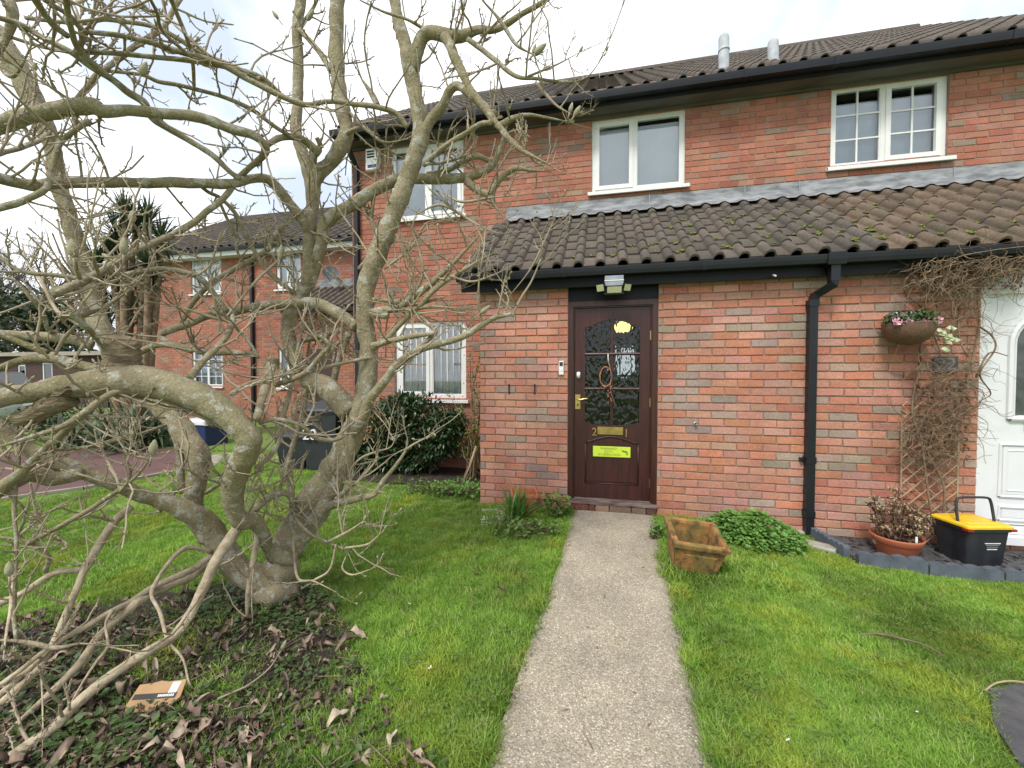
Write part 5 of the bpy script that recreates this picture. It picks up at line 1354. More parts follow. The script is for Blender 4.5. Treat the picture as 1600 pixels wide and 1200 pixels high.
# ================================================================== TERRACOTTA PLANTER (square, footed, tilted)
def planter():
    b = atz(1080, 903); b[2] = 0
    t = thing('square_planter', 'tilted square terracotta planter with moss stains beside the path', 'planter', tuple(b))
    T = Matrix.Translation(Vector(b) + Vector((.02, .16, -.012))) @ Matrix.Rotation(math.radians(2), 4, 'Z') @ Matrix.Rotation(math.radians(10), 4, 'X') @ Matrix.Rotation(math.radians(5), 4, 'Y') @ Matrix.Scale(.84, 4)
    sq = [(-1, -1), (1, -1), (1, 1), (-1, 1)]
    # four walls with a foot cut-out at the bottom of each
    mb = MB()
    for k in range(4):
        Rk = Matrix.Rotation(k * math.pi / 2, 4, 'Z')
        ou = [(-.145, 0), (-.095, 0), (-.075, .035), (-.02, .05), (.02, .05), (.075, .035), (.095, 0), (.145, 0)]
        def y_at(z): return -(.145 + .045 * z / .30)
        xs = [o[0] for o in ou]; m = MB(); n = len(ou)
        vs = []
        for x, z in ou: vs.append((x, y_at(z), z))
        for x, z in ou: vs.append((x * (.19 / .145), y_at(.30), .30))
        for x, z in ou: vs.append((x * .9, y_at(z) + .025, z))
        for x, z in ou: vs.append((x * (.165 / .145), y_at(.30) + .025, .30))
        fs = []
        for i in range(n - 1): fs += [(i, i + 1, n + i + 1, n + i), (2 * n + i + 1, 2 * n + i, 3 * n + i, 3 * n + i + 1), (i + 1, i, 2 * n + i, 2 * n + i + 1)]
        m.add(vs, fs); m.xf(T @ Rk); mb.add(m.v, m.f)
    bo = part('body', mb, 'planter', t)
    mb = MB(); lv = [(.178, .285), (.195, .292), (.195, .305), (.212, .312), (.216, .345), (.212, .352), (.172, .352), (.165, .33), (.163, .25)]
    vs = [(x * r, y * r, z) for r, z in lv for x, y in sq]; fs = [(i * 4 + j, i * 4 + (j + 1) % 4, (i + 1) * 4 + (j + 1) % 4, (i + 1) * 4 + j) for i in range(len(lv) - 1) for j in range(4)]
    mb.add(vs, fs); mb.xf(T); part('rim', mb, 'planter', t)
    for k in range(4):
        mb = MB(); m = MB(); Rk = Matrix.Rotation(k * math.pi / 2, 4, 'Z'); y = -.183
        m.add([(-.12, -.160, .06), (.12, -.160, .06), (.135, -.187, .255), (-.135, -.187, .255), (-.11, -.166, .07), (.11, -.166, .07), (.125, -.191, .245), (-.125, -.191, .245)], [(0, 1, 5, 4), (1, 2, 6, 5), (2, 3, 7, 6), (3, 0, 4, 7), (4, 5, 6, 7)])
        m.xf(T @ Rk); part('side_panel', m, 'planter', bo)
    mb = MB(); n = 10; vs = []
    for i in range(n + 1):
        for j in range(n + 1): vs.append((-.155 + .31 * i / n, -.155 + .31 * j / n, .13 + .02 * mnoise.noise(Vector((i, j, 0)) * .5)))
    mb.add(vs, [(i * (n + 1) + j, (i + 1) * (n + 1) + j, (i + 1) * (n + 1) + j + 1, i * (n + 1) + j + 1) for i in range(n) for j in range(n)]); mb.xf(T); part('soil', mb, 'soil', t)
    mb = MB()
    for _ in range(14):
        p = T @ Vector((rnd(0, .12), rnd(-.1, .1), .16)); mb.tube([p, p + Vector((rnd(-.07, .07), rnd(-.07, .07), rnd(-.005, .02)))], .003, 4)
    part('dry_sticks', mb, 'twig_dead', t)
planter()

# ================================================================== RIGHT BED: edging, slate, pot, caddy bin, trellis, basket, plaque
mb = MB(); q = [(1.95, 4.17), (2.02, 3.68), (3.05, 3.62), (4.6, 3.55), (4.6, 4.17)]
mb.add([(x, y, gz(x) + .012) for x, y in q], [tuple(range(len(q)))]); structure('slate_bed', mb, 'soil')
mb = MB()
for _ in range(900):
    x, y = rnd(2.0, 4.2), rnd(3.7, 4.15); s = rnd(.015, .045); T = Matrix.Translation((x, y, gz(x) + .02 + rnd(0, .02))) @ Matrix.Rotation(rnd(0, 6), 4, 'Z') @ Matrix.Rotation(rnd(-.4, .4), 4, 'X'); m = MB(); m.box(-s, s, -s * .6, s * .6, -.004, .004); m.xf(T); mb.add(m.v, m.f)
single('slate_chips', mb, 'slate', 'dark slate chips covering the bed under the trellis', 'slate chips', kind='stuff')
def edging_piece(a, b, i):
    a, b = np.asarray(a), np.asarray(b); L = np.linalg.norm(b - a); d = (b - a) / L; n = 4
    ou = [(0, -.06)]
    for k in range(n):
        for t in np.linspace(0, math.pi, 7)[(0 if k == 0 else 1):]: ou.append((L * (k + .5) / n - L / n / 2 * math.cos(t), .075 + .028 * math.sin(t)))
    ou.append((L, -.06))
    m = MB(); m.prism([(x, z) for x, z in ou], -.025, .025)
    ang = math.atan2(d[1], d[0]); m.xf(Matrix.Translation((a[0], a[1], gz(a[0]))) @ Matrix.Rotation(ang, 4, 'Z') @ Matrix.Rotation(rnd(-.05, .05), 4, 'X')); return m
run = [((1.885, 4.13), (1.915, 3.93)), ((1.915, 3.925), (1.955, 3.72)), ((1.985, 3.64), (2.42, 3.615)), ((2.43, 3.612), (2.87, 3.60)), ((2.88, 3.60), (3.32, 3.585)), ((3.33, 3.585), (3.77, 3.57)), ((3.78, 3.57), (4.22, 3.55))]
labs = ['grey scalloped edging stone running from the downpipe foot', 'grey scalloped edging stone at the corner of the slate bed', 'grey scalloped edging stone in front of the terracotta bowl', 'grey scalloped edging stone between bowl and caddy bin', 'grey scalloped edging stone in front of the caddy bin', 'grey scalloped edging stone right of the caddy bin', 'grey scalloped edging stone at the right end of the row']
for i, ((a, b), lb_) in enumerate(zip(run, labs)): single('edging_stone', edging_piece(a, b, i), 'edging', lb_, 'edging stone', 'scalloped edging stones')
# flat stones at the foot of the downpipe
for (u, v, sx, sy, lab) in ((1262, 836, .11, .05, 'pale flat stone at the foot of the black downpipe'), (1276, 856, .13, .06, 'mossy flat stone in the grass below the downpipe')):
    c = atz(u, v, gz(1.8)); m = MB(); m.cbox(-sx, sx, -sy, sy, 0, .035, .01); m.xf(Matrix.Translation(Vector(c)) @ Matrix.Rotation(-.5, 4, 'Z')); single('flat_stone', m, 'stone_pale', lab, 'stone')
# terracotta bowl with dead sedum
def bowl():
    b = atz(1400, 873, gz(2.35)); t = thing('flower_pot', 'round terracotta bowl pot with dead flower heads under the trellis', 'pot', tuple(b)); z = b[2]
    mb = MB(); mb.lathe([(.001, z + .002), (.105, z + .002), (.115, z + .02), (.148, z + .135), (.152, z + .14), (.158, z + .145), (.170, z + .185), (.170, z + .197), (.160, z + .197), (.148, z + .15), (.13, z + .12)], b[0], b[1], 36); part('bowl', mb, 'terracotta', t, True)
    mb = MB(); mb.lathe([(.001, z + .15), (.148, z + .145)], b[0], b[1], 24); part('soil', mb, 'soil', t)
    st, hd1, hd2 = MB(), MB(), MB()
    tips = [(rnd(-.2, .2), rnd(-.1, .08), rnd(.24, .5)) for _ in range(16)] + [(-.13, -.02, .42), (-.07, -.06, .47), (-.02, .0, .50), (.05, .02, .44), (.12, .02, .40), (.18, .03, .37), (-.1, .05, .38), (.0, -.06, .28), (.08, -.06, .26), (-.16, .0, .33), (.24, .05, .34), (.02, .06, .55)]
    for i, (x, y, h) in enumerate(tips):
        tip = b + np.array([x, y, h]); st.tube(catmull([b + [x * .3, y * .3, .14], b + [x * .7 + rnd(-.02, .02), y * .7, h * .6], tip], 5), .0045, 5)
        for _ in range(34):
            a = rnd(0, 6.28); r = rnd(0, .055); p = tip + [r * math.cos(a), r * math.sin(a), rnd(-.012, .012)]; (hd1 if random.random() < .68 else hd2).lathe([(.0005, p[2] + .008), (.0075, p[2]), (.001, p[2] - .014)], p[0], p[1], 5)
        for _ in range(12):
            p = b + np.array([x * rnd(.4, 1.1), y, h * rnd(.45, .9)]); hd1.leaf(p, RNG.normal(size=3) + [0, 0, -.8], [0, 0, 1], .05, .012)
    part('dead_stems', st, 'dead_flower', t, True); part('flower_heads', hd1, 'dead_flower', t); part('pale_flower_heads', hd2, 'dead_flower_pale', t)
    mb = MB(); mb.box(b[0] + .06, b[0] + .075, b[1] - .11, b[1] - .107, z + .15, z + .23); part('plant_label', mb, 'white_plastic', t)
bowl()
# caddy bin
def caddy():
    b = atz(1517, 893, -.12); b = b + [0.10, .15, 0]
    t = thing('caddy_bin', 'black waste caddy with yellow lid and raised handle by the white door', 'bin', tuple(b))
    T = Matrix.Translation(Vector(b)) @ Matrix.Rotation(math.radians(12), 4, 'Z') @ Matrix.Scale(.86, 4)
    w0, w1, d0, d1, h = .155, .185, .125, .155, .36
    mb = MB(); vs = []; N = 4
    def ring(w, d, z, r=.03):
        o = []
        for (sx, sy, a0) in ((1, -1, -90), (1, 1, 0), (-1, 1, 90), (-1, -1, 180)):
            for k in range(4):
                a = math.radians(a0 + k * 30); o.append((sx * (w - r) + r * math.cos(a), sy * (d - r) + r * math.sin(a), z))
        return o
    lv = [(w0, d0, 0), (w0 + .004, d0 + .004, .01), (w1, d1, h), (w1 + .012, d1 + .012, h), (w1 + .012, d1 + .012, h + .03)]
    for w, d, z in lv: vs += ring(w, d, z)
    n = 16; fs = [(i * n + j, i * n + (j + 1) % n, (i + 1) * n + (j + 1) % n, (i + 1) * n + j) for i in range(len(lv) - 1) for j in range(n)] + [tuple(range(n))[::-1]]
    mb.add(vs, fs); mb.xf(T); part('body', mb, 'bin_black', t)
    mb = MB(); vs = []; lv = [(w1 + .02, d1 + .02, h + .028), (w1 + .02, d1 + .02, h + .045), (w1 + .005, d1 + .005, h + .058), (w1 - .05, d1 - .04, h + .058), (w1 - .055, d1 - .045, h + .066)]
    for w, d, z in lv: vs += ring(w, d, z)
    fs = [(i * n + j, i * n + (j + 1) % n, (i + 1) * n + (j + 1) % n, (i + 1) * n + j) for i in range(len(lv) - 1) for j in range(n)] + [tuple(range(n))[::-1], tuple((len(lv) - 1) * n + j for j in range(n))]
    mb.add(vs, fs); mb.xf(T); part('lid', mb, 'plastic_yellow', t)
    for x in (-w1 - .005, w1 + .005):
        mb = MB(); mb.box(x - .025, x + .025, -d1 - .022, -d1 + .03, h + .008, h + .027); mb.xf(T); part('clip', mb, 'plastic_red', t)
    mb = MB(); hw_ = w1 - .02; mb.tube(catmull([(-hw_, -.05, h + .02), (-hw_, -.03, h + .15), (-hw_ + .01, -.02, h + .235), (-hw_ + .04, -.02, h + .265), (0, -.02, h + .27), (hw_ - .04, -.02, h + .265), (hw_ - .01, -.02, h + .235), (hw_, -.03, h + .15), (hw_, -.05, h + .02)], 5), .011, 8); mb.xf(T); part('handle', mb, 'bin_grey', t, True)
    for k, (w, z) in enumerate(((.07, .255), (.06, .238), (.05, .221), (.045, .200))):
        yy = -(d0 + .004 + (d1 - d0) * z / h) - .0015
        mb = MB(); mb.box(-w + .03, w + .03, yy - .002, yy, z - .004, z + .004); mb.xf(T); part('logo_bar', mb, 'print_white' if k in (0, 3) else 'metal_grey', t)
caddy()
# trellis
def trellis():
    x0, x1 = float(aty(1408, 700, YP - .04)[0]), float(aty(1497, 700, YP - .04)[0]); z0, z1 = -.08, 1.16
    t = thing('willow_trellis', 'narrow wooden diamond trellis against the wall beside the white door', 'trellis', ((x0 + x1) / 2, YP - .04, z0))
    for x in (x0, x1): mb = MB(); mb.tube([(x + rnd(-.01, .01), YP - .045, z0), (x, YP - .04, .98)], .007, 6); part('upright', mb, 'trellis_wood', t)
    W_ = x1 - x0; s = .115
    for sg_ in (1, -1):
        c = -W_
        while c < (z1 - z0):
            # line z = z0 + c + (x-x0) or mirrored
            xa, za = 0, c; xb, zb_ = W_, c + W_ * 1.05
            if za < 0: xa = -za / 1.05; za = 0
            if zb_ > z1 - z0: xb = xa + (z1 - z0 - za) / 1.05; zb_ = z1 - z0
            if xb > xa + .03:
                X = lambda q: x0 + q if sg_ > 0 else x1 - q
                mb = MB(); yy = YP - .035 - (.008 if sg_ > 0 else 0); mb.tube([(X(xa), yy, z0 + za), (X(xb), yy, z0 + zb_)], .0055, 5); part('slat', mb, 'trellis_wood', t)
            c += s
trellis()
# climbing vine, dry in winter
def vine():
    b = aty(1460, 840, YP - .08); t = thing('climbing_vine', 'tangle of dry brown climbing vine over trellis and porch gutter', 'climber', tuple(b))
    def P(u, v, y): return aty(u, v, y)
    main = [[(1462, 835), (1450, 770), (1440, 690), (1425, 640), (1438, 560), (1440, 510), (1455, 440), (1490, 405), (1545, 392), (1600, 385)],
            [(1470, 830), (1475, 760), (1448, 700), (1452, 620), (1470, 560), (1450, 500), (1445, 450), (1470, 420), (1530, 405)],
            [(1490, 700), (1500, 640), (1520, 560), (1530, 500), (1528, 460), (1550, 430), (1600, 400)],
            [(1420, 700), (1430, 640), (1432, 590), (1440, 560)], [(1440, 480), (1415, 455), (1425, 430), (1450, 425)],
            [(1530, 510), (1550, 525), (1555, 545), (1535, 575), (1532, 590), (1548, 615), (1530, 628), (1490, 665)], [(1500, 470), (1498, 520), (1505, 545), (1515, 560)],
            [(1525, 590), (1545, 552), (1575, 556)], [(1450, 470), (1480, 440), (1520, 410), (1600, 392), (1650, 385)]]
    for k, m in enumerate(main):
        pts = catmull([P(u, v, YP - (.07 + .05 * math.sin(i + k)) - (.12 if v < 430 else 0)) for i, (u, v) in enumerate(m)], 5)
        mb = MB(); mb.tube(pts, np.linspace(.008, .0035, len(pts)), 6); part('stem', mb, 'vine_bark', t, True)
    mb = MB()
    def wander(p, d, L, r, seg=8):
        pts = [p]; d = np.asarray(d, float)
        for _ in range(seg):
            d = d + RNG.normal(size=3) * [.45, .14, .45] + [0, 0, -.06]; d /= np.linalg.norm(d); q = pts[-1] + d * L / seg; q[1] = min(q[1], YP - .012); q[1] = max(q[1], YP - .30); pts.append(q)
        mb.tube(pts, np.linspace(r, r * .5, len(pts)), 4, False)
    for _ in range(720):
        z = random.random()
        u, v = (rnd(1435, 1610), rnd(400, 455)) if z < .50 else ((rnd(1430, 1535), rnd(440, 590)) if z < .66 else ((rnd(1460, 1525), rnd(575, 650)) if z < .76 else (rnd(1412, 1500), rnd(640, 720))))
        if v > 430 and u > 1535: v -= 30
        p = P(u, v, YP - rnd(.03, .2 if v > 440 else .26)); wander(p, (rnd(-1, 1), 0, rnd(-.6, .3)), rnd(.12, .45), rnd(.0014, .0036))
    part('tendrils', mb, 'vine_bark', t, kind='stuff')
    mb = MB()
    for _ in range(900):
        u, v = (rnd(1415, 1600), rnd(400, 450)) if random.random() < .6 else (rnd(1430, 1515), rnd(590, 720)); p = P(u, v, YP - rnd(.03, .16)); mb.leaf(p, RNG.normal(size=3) + [0, 0, -.6], RNG.normal(size=3), rnd(.02, .045), .009)
    part('dead_leaves', mb, 'dead_flower', t, kind='stuff')
vine()
# hanging basket
def basket():
    yb = YP - .16; c = aty(1420, 507, yb); e0, e1 = aty(1383, 507, yb), aty(1458, 507, yb); R_ = (e1[0] - e0[0]) / 2; zt = c[2]; zb = float(aty(1420, 540, yb)[2])
    t = thing('hanging_basket', 'brown wicker wall basket with pink cyclamen and trailing ivy', 'hanging basket', (c[0], YP, zt))
    mb = MB(); prof = []
    for k in range(12):
        q = k / 11; prof.append((R_ * math.sin(math.pi / 2 * (q ** .55)) * (1 if q > 0 else .01) + (.004 if k % 2 else 0), zb + (zt - zb) * q))
    prof[0] = (.002, zb); mb.lathe(prof + [(R_ * 1.03, zt + .008), (R_ * .95, zt + .004), (R_ * .9, zt - .03)], c[0], yb, 28); part('basket', mb, 'wicker', t, True)
    mb = MB(); mb.lathe([(.001, zt - .02), (R_ * .92, zt - .02)], c[0], yb, 20); part('soil', mb, 'soil', t)
    mb = MB()
    for a in (-.4, .4): mb.tube([(c[0] + a * R_ * 2, yb, zt), (c[0] + a * R_ * .4, YP - .03, zt + .22), (c[0], YP - .01, zt + .25)], .0018, 4)
    part('chain', mb, 'metal_grey', t)
    mb, mw, mp = MB(), MB(), MB()
    for _ in range(330):
        a = rnd(0, 6.28); r = R_ * random.random() ** .5; mb.leaf((c[0] + r * math.cos(a), yb + r * math.sin(a), zt + rnd(0, .085)), RNG.normal(size=3) + [0, 0, .7], [0, 0, 1], .045, .013)
    for _ in range(52):
        a = rnd(0, 6.28); mw.leaf((c[0] + rnd(-.9, .7) * R_, yb - rnd(0, .08), zt + rnd(.03, .085)), RNG.normal(size=3) + [0, 0, .5], [0, 0, 1], .03, .009)
    for _ in range(120):
        u = random.choice([-.95, -.8, -.62, -.45, .1, .25, .6, .75]); mp.leaf((c[0] + (u + rnd(-.07, .07)) * R_, yb - R_ * .5 - rnd(0, .05), zt + rnd(-.015, .025)), RNG.normal(size=3) + [0, -.5, .3], [0, -1, .3], .026, .011)
    part('leaves', mb, 'leaf_ivy', t); part('pale_leaves', mw, 'petal_white', t); part('pink_flowers', mp, 'petal_pink', t)
    mi = MB(); ms = MB(); st = aty(1455, 512, yb); en = aty(1483, 560, yb); ms.tube(catmull([st, aty(1472, 520, yb - .03), aty(1478, 545, yb - .03), en], 5), .002, 4)
    for (u, v) in ((1477, 512), (1468, 517), (1484, 514), (1474, 527), (1483, 530), (1489, 532), (1478, 533), (1471, 545), (1474, 546), (1465, 520), (1460, 515), (1480, 522)):
        p = aty(u + rnd(-2, 2), v, yb - .03); mi.leaf(p, [rnd(.3, 1), -.3, rnd(-.6, .2)], [0, -1, .5], .05, .022)
    part('ivy_leaves', mi, 'leaf_variegated', t); part('ivy_stem', ms, 'leaf_weed', t)
basket()
# house number plaque
p_, q_ = aty(1458, 557, YP - .02), aty(1496, 582, YP - .02)
pq = thing('number_plaque', 'dark slate house number plaque half hidden in dry vine', 'plaque', ((p_[0] + q_[0]) / 2, YP, q_[2]))
mb = MB(); mb.cbox(p_[0], q_[0], YP - .03, YP - .012, q_[2], p_[2], .004); part('plate', mb, 'slate', pq)
text_part('22', (p_[2] - q_[2]) * 1.05, ((p_[0] + q_[0]) / 2, YP - .031, (p_[2] + q_[2]) / 2), FACE, simple('chalk_grey', (.20, .21, .22), None, 30, .8).name, pq, 'number', .001)
# paving slab and fallen stick in the right lawn
mb = MB(); q = [atz(1545, 1098, -.11), atz(1640, 1070, -.11), atz(1720, 1250, -.11), atz(1590, 1230, -.11), atz(1552, 1165, -.11)]
vs = [(p[0], p[1], gz(p[0]) - .04) for p in q] + [(p[0], p[1], gz(p[0]) + .03) for p in q]; n = 5
mb.add(vs, [(5, 6, 7, 8, 9)] + [(i, (i + 1) % n, (i + 1) % n + n, i + n) for i in range(n)]); single('stepping_stone', mb, 'slate', 'dark flat stepping stone in the grass at the lower right corner', 'stepping stone')
pts = catmull([atz(u, v, gz(2) * .6 + .05) for u, v in ((1322, 998), (1345, 991), (1375, 991), (1410, 998), (1445, 1008), (1475, 1025))], 6); mb = MB(); mb.tube(pts, np.linspace(.006, .003, len(pts)), 6); single('fallen_stick', mb, 'twig_dead', 'long curved bare stick lying on the right lawn', 'stick', smooth=True)
pts = catmull([atz(u, v, -.04) for u, v in ((1538, 1080), (1555, 1068), (1580, 1064), (1610, 1068))], 6); mb = MB(); mb.tube(pts, .004, 6); single('fallen_stick', mb, 'trellis_wood', 'pale short stick beside the dark stepping stone', 'stick', smooth=True)
# cardboard litter under the tree
def card():
    c = atz(245, 1092, .03); t = thing('cardboard_packet', 'torn brown cardboard packet with black stripe lying in the leaves', 'litter', tuple(c))
    T = Matrix.Translation(Vector(c) + Vector((0, 0, .012))) @ Matrix.Rotation(.30, 4, 'Z') @ Matrix.Rotation(.55, 4, 'X')
    w, d = .10, .055; ou = [(-w, -d), (w * .55, -d), (w, -d * .2), (w * .9, d), (w * .2, d * .9), (-.01, d), (-w * .4, d * .86), (-w * .92, d * .8)]
    mb = MB(); n = len(ou); mb.add([(x, y, 0) for x, y in ou] + [(x, y, .006) for x, y in ou], [tuple(range(n, 2 * n)), tuple(range(n))[::-1]] + [(i, (i + 1) % n, (i + 1) % n + n, i + n) for i in range(n)]); mb.xf(T); part('card', mb, 'cardboard', t)
    mb = MB(); mb.box(-w * .88, w * .80, -.012, .008, .0065, .0072); mb.xf(T); part('black_stripe', mb, 'print_black', t)
    for k in range(9):
        mb = MB(); x = .008 + k * .0072; mb.box(x, x + .005, -.006, .003, .0073, .0078); mb.xf(T); part('white_print', mb, 'print_white', t)
    mb = MB(); mb.box(w * .42, w * .74, .006, d * .85, .0065, .0072); mb.xf(T); part('white_patch', mb, 'print_white', t)
card()

# ================================================================== MAGNOLIA
tb = atz(428, 930)
MAG = thing('magnolia_tree', 'bare multi-stemmed magnolia tree with fat buds on the left lawn', 'tree', tuple(tb))
